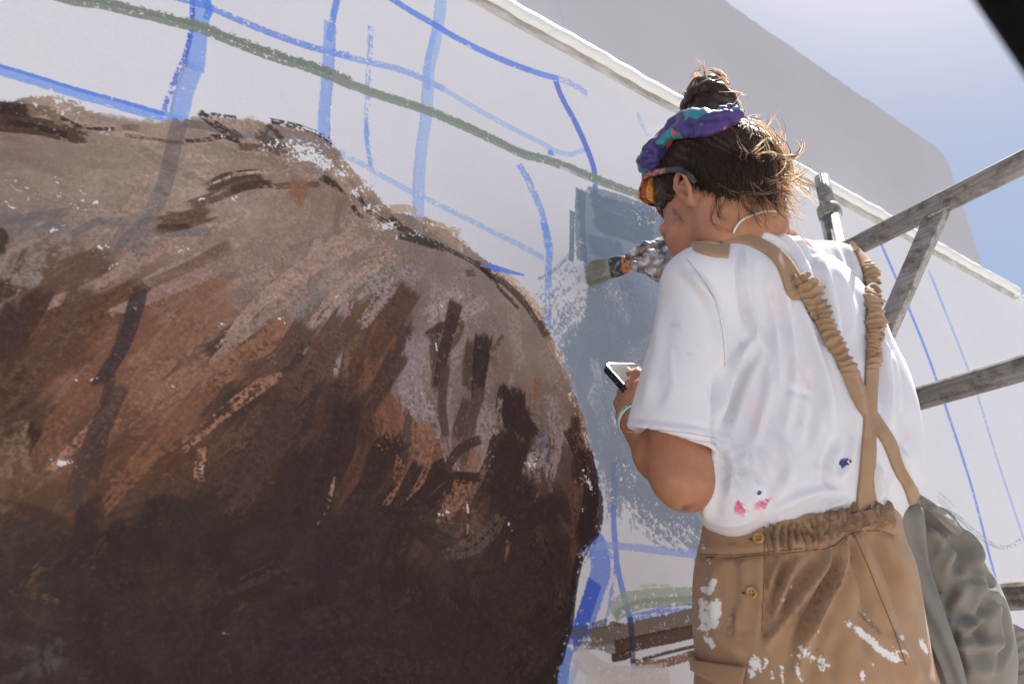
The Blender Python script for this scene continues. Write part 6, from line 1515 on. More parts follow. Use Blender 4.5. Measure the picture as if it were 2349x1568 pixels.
for k in range(2600):
    s_ = 1 if hrng.random() < .72 else -1
    d0 = hairline(hrng.random(), s_); d0 = d0 / np.linalg.norm(d0) * (1 - .0) + hrng.normal(0, .03, 3)
    if hrng.random() < .45: d0 = d0 / np.linalg.norm(d0) + bdir * hrng.uniform(0, .8)
    d1 = bdir + hrng.normal(0, .09, 3)
    fr_ = np.clip(.5 - d0[1] * .8, .25, 1); comb.append(slerp_path(d0, d1, hrng.uniform(.010, .022) * fr_ + .004, 12, .05)); crad.append(hrng.uniform(.00035, .0008))
strands('combed_hair', comb, crad, hair_m, hair_root)
# bun: coiled locks
v = Vol(lw(BUN) - .09, lw(BUN) + .09, .0032)
v.chain([lw(BUNB), lw(BUNB + bax * bln * .4), lw(BUNB + bax * bln * .75), lw(BUNT)], [.036, .037, .033, .018], .02)
nv_, nf_ = v.mesh(); nv_ = relax(nv_, nf_, 2, .5); nn_ = vnormals(nv_, nf_)
ll = (nv_ - H0) @ HA.T; aa = np.arctan2(ll[:, 0], ll[:, 1] + .09)
nv_ = nv_ + nn_ * ((.0022 * np.sin(aa * 5 + ll[:, 2] * 150) + .0012 * np.sin(aa * 11 - ll[:, 2] * 210))[:, None])
mesh_obj('bun', nv_, nf_, hair_m, hair_root)
coil, ctr_r = [], []
bx1 = np.cross(bax, [0, 1, 0]); bx1 /= np.linalg.norm(bx1); bx2 = np.cross(bax, bx1)
for k in range(520):
    a0 = hrng.uniform(0, 2 * math.pi); z0 = hrng.uniform(-.01, .05); tw = hrng.uniform(.8, 2.6); c = []
    rr0 = hrng.uniform(.98, 1.12)
    for i in range(12):
        t = i / 11; h_ = np.clip(z0 * .7 + t * hrng.uniform(.01, .025), -.02, .045); a = a0 + tw * t
        w_ = np.interp(h_, [-.02, .01, .028, .045], [.038, .0375, .030, .008]) * rr0
        ax_ = BUNB + bax * (bln * .45 + h_)
        c.append(lw(ax_ + w_ * (math.cos(a) * bx1 + math.sin(a) * bx2)))
    coil.append(c); ctr_r.append(hrng.uniform(.0004, .0009))
strands('bun_locks', coil, ctr_r, hair_m, hair_root)
# loose hair: catches the sun on the far side of the head, round the nape and over the face
def curl(start, d, ln, n=11, grav=.25, kink=.5):
    p = np.array(start, float); d = np.array(d, float); d /= np.linalg.norm(d); out = [p.copy()]; st = ln / (n - 1)
    ax = hrng.normal(0, 1, 3); ax /= np.linalg.norm(ax); th = hrng.normal(0, kink) * .42 + hrng.choice([-1, 1]) * .12
    for i in range(n - 1):
        d = d + np.cross(ax, d) * th + np.array([0, 0, -grav]) * st * 6 + hrng.normal(0, .05 * kink, 3); d /= np.linalg.norm(d); p = p + d * st; out.append(p.copy())
    return out
loose, lr = [], []
SUNV = np.array(SUN_DIR)
def clump(path, n, spread, r0, r1, tipw_=1.6):
    path = np.asarray(path); m = len(path); t = np.linspace(0, 1, m)[:, None]
    for _ in range(n):
        o = hrng.normal(0, spread, 3); o2 = hrng.normal(0, spread * tipw_, 3); w_ = hrng.normal(0, spread * .7, 3)
        e_ = hrng.uniform(.6, 1.0)
        q = path + o * (1 - t) + o2 * t ** 2 + w_ * np.sin(t * math.pi * hrng.uniform(1, 2.5)); k_ = max(5, int(m * e_))
        loose.append(q[:k_]); lr.append(hrng.uniform(r0, r1))
for k in range(140):            # frizz over the sunlit crown and right side
    q = skull(np.array([hrng.normal(-.45, .4), hrng.normal(-.6, .35), hrng.normal(.35, .5)]), .014)
    out_ = (q - CC) / CRAD; tang = bdir - out_; tang = tang / np.linalg.norm(tang)
    d = (out_ * hrng.uniform(.25, .8) - tang * hrng.uniform(-.3, 1.2) + hrng.normal(0, .25, 3)) @ HA
    clump(curl(lw(q), d, hrng.uniform(.03, .075), 12, .3, .7), int(hrng.integers(2, 7)), .0022, .00014, .0003, 2.2)
for k in range(150):            # locks sweeping over the right back of the head, in the sun-toned colour
    d0 = hairline(hrng.uniform(.7, 1.0), -1) + np.array([hrng.uniform(0, .35), 0, 0]); d1 = bdir + np.array([-.5, -.1, -.15]) + hrng.normal(0, .2, 3)
    clump(slerp_path(d0, d1, hrng.uniform(.011, .024), 13, .14), 7, .0018, .0003, .0006)
for k in range(75):             # tousled hair at the nape on the sunny side
    q_, n_ = cast(cap_t, hrng.uniform(1700, 1790), hrng.uniform(330, 440), 1.07); st_ = q_ + n_ * .002
    d = _r * hrng.uniform(-.3, .9) - _u * hrng.uniform(.1, 1.0) + hrng.normal(0, .3, 3)
    clump(curl(st_, d, hrng.uniform(.035, .10), 13, .3, .5), int(hrng.integers(4, 11)), .0020, .0002, .0005, 2.2)
for k in range(30):             # plume above the bun
    st_ = lw(BUNB + bax * bln * hrng.uniform(.5, 1.1) + bx1 * hrng.normal(-.012, .012) + bx2 * hrng.normal(0, .014))
    d = _u * hrng.uniform(.5, 1.3) + _r * hrng.normal(.25, .4) + hrng.normal(0, .15, 3)
    clump(curl(st_, d, hrng.uniform(.02, .055), 12, .25, .9), int(hrng.integers(3, 9)), .0018, .0002, .00045, 2.2)
for k in range(60):             # sun-toned right flank of the bun
    a = hrng.uniform(-.6, 1.6); h_ = hrng.uniform(-.4, .8) * bln; c = []
    for i in range(10):
        t = i / 9; aa_ = a + t * hrng.uniform(.5, .9); c.append(BUNB + bax * (bln * .5 + h_ * .6 + t * .012))
        rad_d = HA @ (_r * math.cos(aa_) + _u * .3 * math.sin(aa_) - _f * math.sin(aa_)); rad_d -= bax * (rad_d @ bax); rad_d /= np.linalg.norm(rad_d); c[-1] = lw(c[-1] + rad_d * .0385)
    clump(c, 5, .0014, .0003, .0006)
for k in range(9):              # wisps in front of the face
    q_, n_ = cast(cap_t, hrng.uniform(1504, 1524), hrng.uniform(425, 500), 1.08); st_ = q_ + n_ * .002
    d = -_r * hrng.uniform(.5, 1.0) - _u * hrng.uniform(.0, .8) + hrng.normal(0, .15, 3)
    clump(curl(st_, d, hrng.uniform(.022, .045), 13, .3, .35), int(hrng.integers(2, 5)), .0016, .0001, .00022, 2.5)
for pts in (((1712, 316), (1745, 310), (1765, 290)), ((1736, 345), (1780, 330), (1793, 300), (1782, 268)), ((1690, 300), (1720, 270), (1745, 268)), ((1760, 350), (1800, 330), (1790, 285)), ((1650, 205), (1690, 212), (1716, 224)), ((1660, 260), (1690, 225), (1700, 215)), ((1700, 290), (1706, 250), (1690, 220)), ((1770, 380), (1830, 390), (1850, 430)), ((1790, 410), (1846, 430), (1862, 452)), ((1780, 360), (1830, 380), (1845, 410))):
    for k in range(7):
        c = crom(np.array(pts, float) + hrng.normal(0, 4, (len(pts), 2)), 12); dz = 1.06 + hrng.normal(0, .02)
        loose.append([P(x, y, dz + .01 * math.sin(i * .5)) for i, (x, y) in enumerate(c)]); lr.append(hrng.uniform(.0002, .0004))
for k in range(170):            # a sun-toned veil of loose locks standing off the right half of the head
    d0 = hairline(hrng.uniform(.75, 1.0), -1) + np.array([hrng.uniform(0, .75), hrng.uniform(-.1, .1), 0]); d1 = bdir + np.array([-.35, -.15, -.1]) + hrng.normal(0, .28, 3)
    clump(slerp_path(d0, d1, hrng.uniform(.014, .038), 13, .2), int(hrng.integers(3, 9)), .0022, .0002, .00045, 1.8)
for k in range(120):            # nape: loose ends falling over the neck and collar on the sunny side
    x, y = hrng.uniform(1690, 1800), hrng.uniform(385, 470); q_, n_ = cast(cap_t if y < 440 else body_t, x, y, 1.04)
    st_ = q_ + n_ * .003
    d = _r * hrng.normal(.35, .35) - _u * hrng.uniform(.4, 1.0) + n_ * hrng.uniform(-.1, .4)
    clump(curl(st_, d, hrng.uniform(.03, .085), 13, .25, .42), int(hrng.integers(3, 9)), .0018, .00014, .0003, 2.0)
pick = hrng.random(len(loose)) < .74
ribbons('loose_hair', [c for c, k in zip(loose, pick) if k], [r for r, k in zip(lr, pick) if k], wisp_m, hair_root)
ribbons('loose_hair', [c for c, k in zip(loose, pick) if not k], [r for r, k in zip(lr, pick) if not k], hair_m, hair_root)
# dark baby hairs on the neck and over the ear
dk, dr = [], []
for pts in (K1((760, 880), (735, 960), (740, 1040), (790, 1080)), K1((740, 900), (705, 1010), (700, 1080), (760, 1130), (830, 1140)), K1((830, 880), (780, 950), (745, 1030), (755, 1070)), K1((920, 900), (935, 980), (970, 1040)), K1((380, 960), (390, 990), (400, 1020)), K1((470, 1000), (500, 1050), (530, 1110)), K1((660, 820), (700, 870), (730, 950)), K1((880, 900), (850, 930), (800, 990))):
    for k in range(6):
        c = crom(np.array(pts, float) + hrng.normal(0, 3.5, (len(pts), 2)), 14); tree = bvh_vf(hv, hf); q = [cast(tree, x, y, 1.0) for x, y in c]
        dk.append([a + n * .0025 for a, n in q]); dr.append(hrng.uniform(.00012, .00024))
HLN = crom(np.array([(1588, 402), (1606, 422), (1632, 432), (1660, 440), (1690, 446), (1722, 440), (1750, 452), (1775, 468)]), 60)
for k in range(1100):           # ragged hairline: from the skin of the neck up into the comb
    i = int(hrng.integers(0, 60)); x, y = HLN[i] + np.array([hrng.normal(0, 5), hrng.normal(2, 9)])
    q, n = cast(body_t, x, y, 1.0); ln = hrng.uniform(50, 120); dx = (1650 - x) * .30 + hrng.normal(0, 14)
    ends_ = []
    for s_ in np.linspace(0, 1, 8):
        xx_, yy_ = x + dx * s_ + 8 * math.sin(s_ * 3 + i), y - ln * s_; a_, m_ = cast(body_t, xx_, yy_, 1.0); ends_.append(a_ + m_ * (.0008 + .017 * s_ ** .8))
    if np.abs(np.diff(np.array(ends_), axis=0)).max() < .03: dk.append(ends_); dr.append(hrng.uniform(.0002, .0005))
for k in range(420):            # soft edge of the hairline: short hairs from skin up into the comb
    t = hrng.uniform(.28, 1.0); d0 = hairline(t, 1); q = skull(d0 + hrng.normal(0, .05, 3), .001); d0n = (q - CC) / CRAD
    d1 = d0n + (bdir - d0n) * hrng.uniform(.12, .3)
    dk.append([lw(skull(d0n * (1 - s_) + d1 * s_, .002 + .012 * s_)) for s_ in np.linspace(0, 1, 6)]); dr.append(hrng.uniform(.0002, .00045))
strands('nape_hair', dk, dr, hair_m, hair_root)

# ------------------------------------------------------------------ head scarf twisted round the bun
scm = bpy.data.materials.new('purple_teal_print'); scm.use_nodes = True; N, L = scm.node_tree.nodes, scm.node_tree.links; b = N['Principled BSDF']
p_ = pos(N); vor = N.new('ShaderNodeTexVoronoi'); vor.inputs['Scale'].default_value = 44; vor.distance = 'MANHATTAN'; L.new(p_, vor.inputs['Vector'])
sp = N.new('ShaderNodeSeparateXYZ'); L.new(vor.outputs['Color'], sp.inputs[0])
c_ = ramp(N, L, sp.outputs[0], [(0, (.045, .025, .16)), (.46, (.02, .22, .26)), (.72, (.60, .06, .07)), (.81, (.045, .022, .17))], 'CONSTANT')
L.new(c_.outputs['Color'], b.inputs['Base Color']); b.inputs['Roughness'].default_value = .55; b.inputs['Sheen Weight'].default_value = .3
wv = noise(N, L, p_, 900, 2); bump(N, L, b, wv.outputs['Fac'], .15, .0005)
def scarf(name, pts, w, th, seed, n=90, m=22, twist=1.2):
    r = np.random.default_rng(seed); c = crom(np.array(pts), n); T = np.gradient(c, axis=0); T /= np.linalg.norm(T, axis=1)[:, None]
    V = []; ctr = lw(CC); W_ = np.interp(np.linspace(0, 1, n), np.linspace(0, 1, len(w)), w)
    ph = r.normal(0, .5, n).cumsum() * .16; ph2 = r.normal(0, .5, n).cumsum() * .2
    for i in range(n):
        o = c[i] - ctr; o = o - T[i] * (o @ T[i]); o /= np.linalg.norm(o); s_ = np.cross(T[i], o)
        for k in range(m):
            a = 2 * math.pi * k / m
            rr_ = 1 + .22 * math.sin(3 * a + ph[i] * 3 + i * .10 * twist) +   .13 * math.sin(5 * a - i * .16 * twist + ph2[i] * 2) + .05 * math.sin(i * .9 + a * 2)
            V.append(c[i] + o * th * rr_ * math.sin(a) + s_ * W_[i] * rr_ * math.cos(a))
    F = [(i * m + k, i * m + (k + 1) % m, (i + 1) * m + (k + 1) % m, (i + 1) * m + k) for i in range(n - 1) for k in range(m)]
    F += [tuple(range(m))[::-1], tuple(range((n - 1) * m, n * m))]
    return mesh_obj(name, V, F, scm, person)
hd = lambda q: H0 + np.array(q) @ HA
SCP = [P(1688, 262, .99), P(1664, 274, .985), P(1630, 280, .99), P(1594, 280, 1.005), P(1556, 294, 1.035), P(1523, 322, 1.05), P(1496, 350, 1.06), P(1490, 370, 1.065), P(1500, 388, 1.07)]
scarf('head_scarf', SCP, [.013, .021, .023, .024, .025, .024, .022, .018, .010], .016, 4)['label'] = 'purple, teal and red printed scarf twisted round the bun'
scarf('head_scarf', [P(1690, 276, 1.03), P(1700, 284, 1.07), P(1690, 290, 1.12), P(1650, 280, 1.16), P(1600, 276, 1.16), P(1570, 290, 1.11)], [.012, .015, .016, .016, .016, .014], .011, 9, 50)

# ------------------------------------------------------------------ sunglasses pushed up into the hair
tort, N, L, b = new_mat('tortoiseshell', (.2, .03, .02), .18, spec=.6)
p_ = pos(N); n1 = noise(N, L, p_, 130, 3, .5); c_ = ramp(N, L, n1.outputs['Fac'], [(.38, (.012, .008, .008)), (.52, (.30, .03, .02)), (.66, (.62, .12, .05))]); L.new(c_.outputs['Color'], b.inputs['Base Color']); b.inputs['Coat Weight'].default_value = .5
blk, N, L, b = new_mat('black_plastic', (.012, .012, .013), .3, spec=.5)
lens_m, N, L, b = new_mat('amber_lens', (.75, .33, .08), .05, spec=.6); b.inputs['Transmission Weight'].default_value = .75; b.inputs['IOR'].default_value = 1.2
gl = tag(empty('sunglasses', tuple(P(1476, 408, 1.08))), 'tortoiseshell sunglasses pushed up on the painter\'s head', 'sunglasses')
G0 = P(1474, 405, 1.085); EARTOP = P(1566, 395, .975)
tip = P(1596, 420, .972)
def flat_rod(name, pts, hgt, thk, upv, mat, parent, n=40):
    c = crom(np.array(pts), n); T = np.gradient(c, axis=0); T /= np.linalg.norm(T, axis=1)[:, None]; V = []; m = 12
    H_ = np.interp(np.linspace(0, 1, n), np.linspace(0, 1, len(hgt)), hgt)
    for i in range(n):
        s_ = np.cross(T[i], upv); s_ /= np.linalg.norm(s_); w_ = np.cross(s_, T[i])
        for k in range(m):
            a = 2 * math.pi * k / m; ca, sa = math.cos(a), math.sin(a)
            V.append(c[i] + s_ * thk * np.sign(ca) * abs(ca) ** .6 + w_ * H_[i] * np.sign(sa) * abs(sa) ** .6)
    F = [(i * m + k, i * m + (k + 1) % m, (i + 1) * m + (k + 1) % m, (i + 1) * m + k) for i in range(n - 1) for k in range(m)] + [tuple(range(m))[::-1], tuple(range((n - 1) * m, n * m))]
    return mesh_obj(name, V, F, mat, parent)
flat_rod('temple', [G0, P(1500, 396, 1.05), P(1532, 390, 1.01)], [.0062, .0052, .0045], .0016, _u, tort, gl)
flat_rod('temple_tip', [P(1528, 390.6, 1.014), P(1552, 389, .985), P(1570, 394, .968), P(1584, 406, .962), P(1595, 419, .962)], [.0045, .0042, .0045, .0050, .0046], .0018, _u, blk, gl)['label'] = 'black tip hooked behind the ear'
# front: two lenses; the near one shows, the far one sits behind the head scarf
gx_ = -hl; gT = (G0 - P(1532, 390, 1.01)); gT /= np.linalg.norm(gT); gx_ = gx_ - gT * (gx_ @ gT); gx_ /= np.linalg.norm(gx_); gdn = np.cross(gT, gx_)
if gdn @ _u > 0: gdn = -gdn
def lens_ring(c, w, h):
    out = []
    for k in range(40):
        a = 2 * math.pi * k / 40; ca, sa = math.cos(a), math.sin(a)
        out.append(c + gx_ * w * np.sign(ca) * abs(ca) ** .75 + gdn * h * np.sign(sa) * abs(sa) ** .7 * (1 - .10 * ca) - gT * .004 * (ca * ca))
    return np.array(out)
for i, side_ in enumerate((0, 1)):
    c = G0 + gx_ * (.027 + side_ * .068) + gdn * .014
    rg = lens_ring(c, .0255, .021)
    V, F = [], []; m = 10; n = len(rg)
    for j in range(n):
        t = rg[(j + 1) % n] - rg[j - 1]; t /= np.linalg.norm(t); o = rg[j] - c; o /= np.linalg.norm(o); s_ = np.cross(t, o)
        for k in range(m):
            a = 2 * math.pi * k / m; V.append(rg[j] + o * .0026 * math.cos(a) + s_ * .0019 * math.sin(a))
    F = [(j * m + k, j * m + (k + 1) % m, ((j + 1) % n) * m + (k + 1) % m, ((j + 1) % n) * m + k) for j in range(n) for k in range(m)]
    mesh_obj('rim', V, F, tort, gl)
    V = [c] + [c + (q - c) * .97 for q in rg] + [c - gT * .0014] + [c + (q - c) * .97 - gT * .0014 for q in rg]
    F = [(0, 1 + k, 1 + (k + 1) % n) for k in range(n)] + [(n + 1, n + 2 + (k + 1) % n, n + 2 + k) for k in range(n)] + [(1 + k, n + 2 + k, n + 2 + (k + 1) % n, 1 + (k + 1) % n) for k in range(n)]
    mesh_obj('lens', V, F, lens_m, gl)
tube('bridge', [G0 + gx_ * .050 + gdn * .006, G0 + gx_ * .061 + gdn * .003 + gT * .002, G0 + gx_ * .072 + gdn * .006], .0022, tort, gl, 10)
flat_rod('temple', [G0 + gx_ * .122, G0 + gx_ * .124 - gT * .05, G0 + gx_ * .126 - gT * .10], [.0062, .0052, .0045], .0016, _u, tort, gl)

# ------------------------------------------------------------------ cord at the neck, wristband
cord_m, N, L, b = new_mat('white_cord', (.72, .70, .66), .7)
q = [cast(body_t, x, y, 1.0) for x, y in crom(np.array(K1((828, 1150), (845, 1115), (880, 1075), (930, 1045), (990, 1022), (1050, 1010), (1100, 1010))), 40)]
tube('neck_cord', [a + n * .0022 for a, n in q], .0016, cord_m, person, 10)
band_m, N, L, b = new_mat('pale_green_band', (.56, .68, .60), .6)
arm_t = bvh_vf(av, af)
wa = (WRI - ELB) / np.linalg.norm(WRI - ELB); wx, wy, _ = frame(wa); wc = WRI - wa * .016
ring = []; nA = 64
for k in range(nA):
    a = 2 * math.pi * k / nA; d = math.cos(a) * wx + math.sin(a) * wy
    h_ = arm_t.ray_cast(Vector(wc + d * .08), Vector(-d)); ring.append((np.array(h_[0]) if h_[0] is not None else wc + d * .027) + d * .0016)
V = []
for rr_, d_ in ((0, -.0065), (.0012, -.0065), (.0012, .0065), (0, .0065)):
    for k in range(nA):
        o = ring[k] - wc; o /= np.linalg.norm(o); V.append(ring[k] + o * rr_ + wa * d_)
F = [(i * nA + k, i * nA + (k + 1) % nA, ((i + 1) % 4) * nA + (k + 1) % nA, ((i + 1) % 4) * nA + k) for i in range(4) for k in range(nA)]
wb_o = mesh_obj('wristband', V, F, band_m, person)
# small dark print on the band, as raised letters set round it (only its end shows past the sleeve)
ink_m, N, L, b = new_mat('band_print', (.03, .06, .05), .7)
txt = bpy.data.curves.new('band_text', 'FONT'); txt.body = 'l obre sdo lc'; txt.size = .0085; txt.extrude = .0002; txt.align_x = 'CENTER'; txt.align_y = 'CENTER'
to = bpy.data.objects.new('band_text', txt); COL.objects.link(to); dg = bpy.context.evaluated_depsgraph_get(); dg.update()
tm = bpy.data.meshes.new_from_object(to.evaluated_get(dg)); bpy.data.objects.remove(to)
camdir = CAM - wc; camdir -= wa * (camdir @ wa); camdir /= np.linalg.norm(camdir); cs_ = np.cross(camdir, wa)
rad0 = float(np.mean([np.linalg.norm(q_ - wc) for q_ in ring])) + .0008
for vtx in tm.vertices:
    a = vtx.co.x / rad0 - .55; d = math.cos(a) * camdir + math.sin(a) * cs_
    h_ = arm_t.ray_cast(Vector(wc + d * .08 + wa * vtx.co.y), Vector(-d)); base_ = np.array(h_[0]) if h_[0] is not None else wc + d * rad0
    vtx.co = Vector(base_ + d * (.0031 + vtx.co.z))
link_mesh('band_print', tm, ink_m, wb_o, False)

# ------------------------------------------------------------------ smartphone in the left hand
case_m, N, L, b = new_mat('black_phone_case', (.012, .012, .013), .42, spec=.45)
p_ = pos(N); n1 = noise(N, L, p_, 260, 3, .6); c_ = ramp(N, L, n1.outputs['Fac'], [(.64, (.012, .012, .013)), (.69, (.6, .58, .55))]); L.new(c_.outputs['Color'], b.inputs['Base Color'])
glass_m, N, L, b = new_mat('phone_glass', (.02, .02, .02), .12, spec=.22)
p_ = pos(N); n1 = noise(N, L, p_, 60, 4, .6, .6); c_ = ramp(N, L, n1.outputs['Fac'], [(.42, (.02, .021, .023)), (.56, (.05, .05, .053)), (.68, (.12, .12, .12))]); L.new(c_.outputs['Color'], b.inputs['Base Color'])
edge_m, N, L, b = new_mat('phone_edge', (.70, .70, .68), .25, 1.0)
A_ = P(1385, 831, 1.115)
sx_ = 90 * _r - 4 * _u + 61 * _f; sx_ /= np.linalg.norm(sx_); ly_ = 51 * _r - 67 * _u - 80 * _f; ly_ -= sx_ * (sx_ @ ly_); ly_ /= np.linalg.norm(ly_); nz_ = np.cross(sx_, ly_)
if nz_ @ (CAM - A_) < 0: nz_ = -nz_
ph = tag(empty('smartphone', tuple(A_ + sx_ * .037 + ly_ * .07)), 'black cased smartphone held in the painter\'s lower hand', 'phone')
def rounded(w, h, r, n=7):
    out = []
    for cx, cy, a0 in ((w - r, h - r, 0), (r, h - r, 90), (r, r, 180), (w - r, r, 270)):
        for k in range(n):
            a = math.radians(a0 + 90 * k / (n - 1)); out.append((cx + r * math.cos(a), cy + r * math.sin(a)))
    return out
def plate(name, w, h, r, z0, z1, mat, parent, off=(0, 0)):
    o_ = rounded(w, h, r); n = len(o_); V = []
    for z in (z0, z1):
        for x, y in o_: V.append(A_ + sx_ * (x + off[0]) + ly_ * (y + off[1]) + nz_ * z)
    F = [tuple(range(n))[::-1], tuple(range(n, 2 * n))] + [(k, (k + 1) % n, n + (k + 1) % n, n + k) for k in range(n)]
    bm = bmesh.new(); vs = [bm.verts.new(q_) for q_ in V]
    for f_ in F: bm.faces.new([vs[i_] for i_ in f_])
    bmesh.ops.recalc_face_normals(bm, faces=bm.faces)
    return bm_obj(name, bm, mat, parent)
plate('phone_case', .076, .150, .012, -.0115, .0, case_m, ph)
plate('metal_edge', .0735, .1475, .011, 0, .0007, edge_m, ph, (.00125, .00125))
plate('glass_panel', .0695, .1435, .0095, .0007, .0011, glass_m, ph, (.00325, .00325))
box('camera_bar', A_ + sx_ * .050 + ly_ * .045 + nz_ * .0016, sx_ * .0012, ly_ * .030 + sx_ * .008, nz_ * .0005, edge_m, ph)

# ------------------------------------------------------------------ paint-smeared glove and the brush
glove_m = bpy.data.materials.new('painted_glove'); glove_m.use_nodes = True; N, L = glove_m.node_tree.nodes, glove_m.node_tree.links; b = N['Principled BSDF']
p_ = pos(N); n1 = noise(N, L, p_, 48, 4, .5, .8); n2 = noise(N, L, p_, 36, 3, .5, .8); n3 = noise(N, L, scaled(N, L, p_, (1, 1, 1), (.4, .2, .9)), 30, 3, .5, .6)
c1 = ramp(N, L, n1.outputs['Fac'], [(.34, (.06, .052, .056)), (.45, (.17, .155, .16)), (.56, (.31, .29, .30)), (.64, (.60, .58, .58))])
c2 = ramp(N, L, n2.outputs['Fac'], [(.60, (0, 0, 0)), (.66, (1, 1, 1))]); c3 = ramp(N, L, n3.outputs['Fac'], [(.30, (.09, .035, .22)), (.42, (.05, .16, .07)), (.50, (.5, .10, .10)), (.62, (.55, .17, .03))])
L.new(mixc(N, L, math_n(N, L, 'MULTIPLY', c2.outputs['Color'], .8), c1.outputs['Color'], c3.outputs['Color']), b.inputs['Base Color']); b.inputs['Roughness'].default_value = .55
bump(N, L, b, n1.outputs['Fac'], .25, .0012)
tipw = np.array(unproject_wall(1342, 628)[:3])
HB = P(1478, 597, 1.395)
bx = HB - tipw; bl_ = np.linalg.norm(bx); bx /= bl_
bw_ = _u - bx * (_u @ bx); bw_ /= np.linalg.norm(bw_); bn_ = np.cross(bx, bw_)
glove = None
v = Vol(P(1500, 598, 1.39) - .11, P(1500, 598, 1.39) + .11, .0026)
gp = lambda x, y, d: P(x, y, d)
palm = gp(1520, 594, 1.385)
v.ell(palm, np.array([bx, bw_, bn_]), (.036, .040, .017), 0); v.cone(palm, R_WR, .026, .027, .03)
v.cone(gp(1505, 575, 1.38), gp(1530, 570, 1.385), .016, .018, .02)
# index along the top, three fingers curled round the handle, thumb underneath
v.chain([gp(1512, 566, 1.382), gp(1482, 566, 1.370), gp(1462, 578, 1.372), gp(1443, 588, 1.385)], [.0115, .0105, .0098, .008], .005)
v.chain([gp(1520, 585, 1.372), gp(1492, 584, 1.352), gp(1474, 602, 1.355), gp(1482, 618, 1.372)], [.0115, .011, .0105, .009], .005)
v.chain([gp(1528, 600, 1.368), gp(1504, 600, 1.346), gp(1488, 616, 1.350), gp(1498, 630, 1.368)], [.0115, .011, .0105, .009], .005)
v.chain([gp(1536, 614, 1.366), gp(1516, 614, 1.350), gp(1504, 628, 1.352), gp(1512, 640, 1.368)], [.0105, .010, .0095, .008], .005)
v.chain([gp(1532, 612, 1.40), gp(1500, 618, 1.405), gp(1472, 612, 1.40), gp(1453, 608, 1.395)], [.013, .0125, .0115, .009], .006)
gv, gf = v.mesh(); gv = relax(gv, gf, 1, .4)
gn_ = vnormals(gv, gf); gv = gv + gn_ * (.0009 * np.sin(gv[:, 0] * 420) * np.sin(gv[:, 2] * 380))[:, None]
glove = mesh_obj('glove', gv, gf, glove_m, person); glove['label'] = 'paint smeared work glove on the hand with the brush'

br = tag(empty('paintbrush', tuple(HB)), 'flat paintbrush with grey loaded bristles and orange handle touching the wall', 'paintbrush')
ora, N, L, b = new_mat('orange_handle', (.55, .17, .045), .45)
p_ = pos(N); n1 = noise(N, L, p_, 110, 4, .6, .5); c_ = ramp(N, L, n1.outputs['Fac'], [(.40, (.05, .035, .03)), (.47, (.46, .15, .045)), (.64, (.60, .21, .06)), (.70, (.20, .24, .34))]); L.new(c_.outputs['Color'], b.inputs['Base Color']); bump(N, L, b, n1.outputs['Fac'], .4, .001)
fer, N, L, b = new_mat('crusted_ferrule', (.05, .05, .05), .6)
p_ = pos(N); n1 = noise(N, L, p_, 120, 4, .6); c_ = ramp(N, L, n1.outputs['Fac'], [(.42, (.02, .02, .02)), (.58, (.13, .13, .125)), (.66, (.30, .30, .27))]); L.new(c_.outputs['Color'], b.inputs['Base Color']); bump(N, L, b, n1.outputs['Fac'], .6, .002)
brm, N, L, b = new_mat('grey_bristles', (.2, .2, .18), .75)
p_ = pos(N); n1 = noise(N, L, p_, 300, 3); n2 = noise(N, L, p_, 30, 3); c_ = ramp(N, L, n1.outputs['Fac'], [(.35, (.24, .235, .20)), (.65, (.42, .42, .37))]); L.new(mixc(N, L, n2.outputs['Fac'], c_.outputs['Color'], (.36, .36, .32)), b.inputs['Base Color'])
def lens_sec(name, secs, mat, m=28):
    V = []
    for s_, w_, t_, off in secs:
        for k in range(m):
            a = 2 * math.pi * k / m; ca, sa = math.cos(a), math.sin(a)
            V.append(tipw + bx * s_ + bw_ * (w_ * np.sign(ca) * abs(ca) ** .55 + off) + bn_ * t_ * np.sign(sa) * abs(sa) ** .8)
    F = [(i * m + k, i * m + (k + 1) % m, (i + 1) * m + (k + 1) % m, (i + 1) * m + k) for i in range(len(secs) - 1) for k in range(m)] + [tuple(range(m))[::-1], tuple(range((len(secs) - 1) * m, len(secs) * m))]
    return mesh_obj(name, V, F, mat, br)
lens_sec('handle', [(.092, .019, .0085, 0), (.100, .0185, .0088, 0), (.108, .013, .0085, 0), (.116, .0092, .0082, 0), (.130, .0085, .0078, 0), (.150, .0105, .0085, 0), (.175, .0115, .0085, 0), (.20, .0095, .0075, 0), (.218, .006, .005, 0), (.222, .002, .002, 0)], ora)
lens_sec('ferrule', [(.066, .0215, .0092, 0), (.069, .0222, .0096, 0), (.080, .0220, .0096, 0), (.094, .0200, .0092, 0), (.096, .0190, .0086, 0)], fer)
core = lens_sec('bristle_core', [(.004, .019, .0030, -.001), (.02, .0225, .0062, -.0008), (.045, .0222, .008, 0), (.067, .0212, .0088, 0)], brm)
bc, brr = [], []
for k in range(1500):
    u_, w_ = hrng.uniform(-1, 1), hrng.uniform(-1, 1); rt = tipw + bx * .068 + bw_ * .0212 * u_ + bn_ * .0088 * w_ * (1 - .3 * u_ * u_)
    sp_ = 1.16 + .06 * hrng.normal(); en = tipw + bx * (.0035 + abs(hrng.normal(0, .0035)) + .010 * max(0, u_) ** 2 + .004 * u_ * u_) + bw_ * (.0215 * u_ * sp_ - .002 + hrng.normal(0, .0012)) + bn_ * .0052 * w_
    md_ = (rt + en) / 2 + bw_ * hrng.normal(0, .0008) + bn_ * (.002 * w_ + hrng.normal(0, .0006)); bc.append(crom(np.array([rt, md_, en]), 6)); brr.append(hrng.uniform(.0002, .0004))
strands('bristles', bc, brr, brm, br)

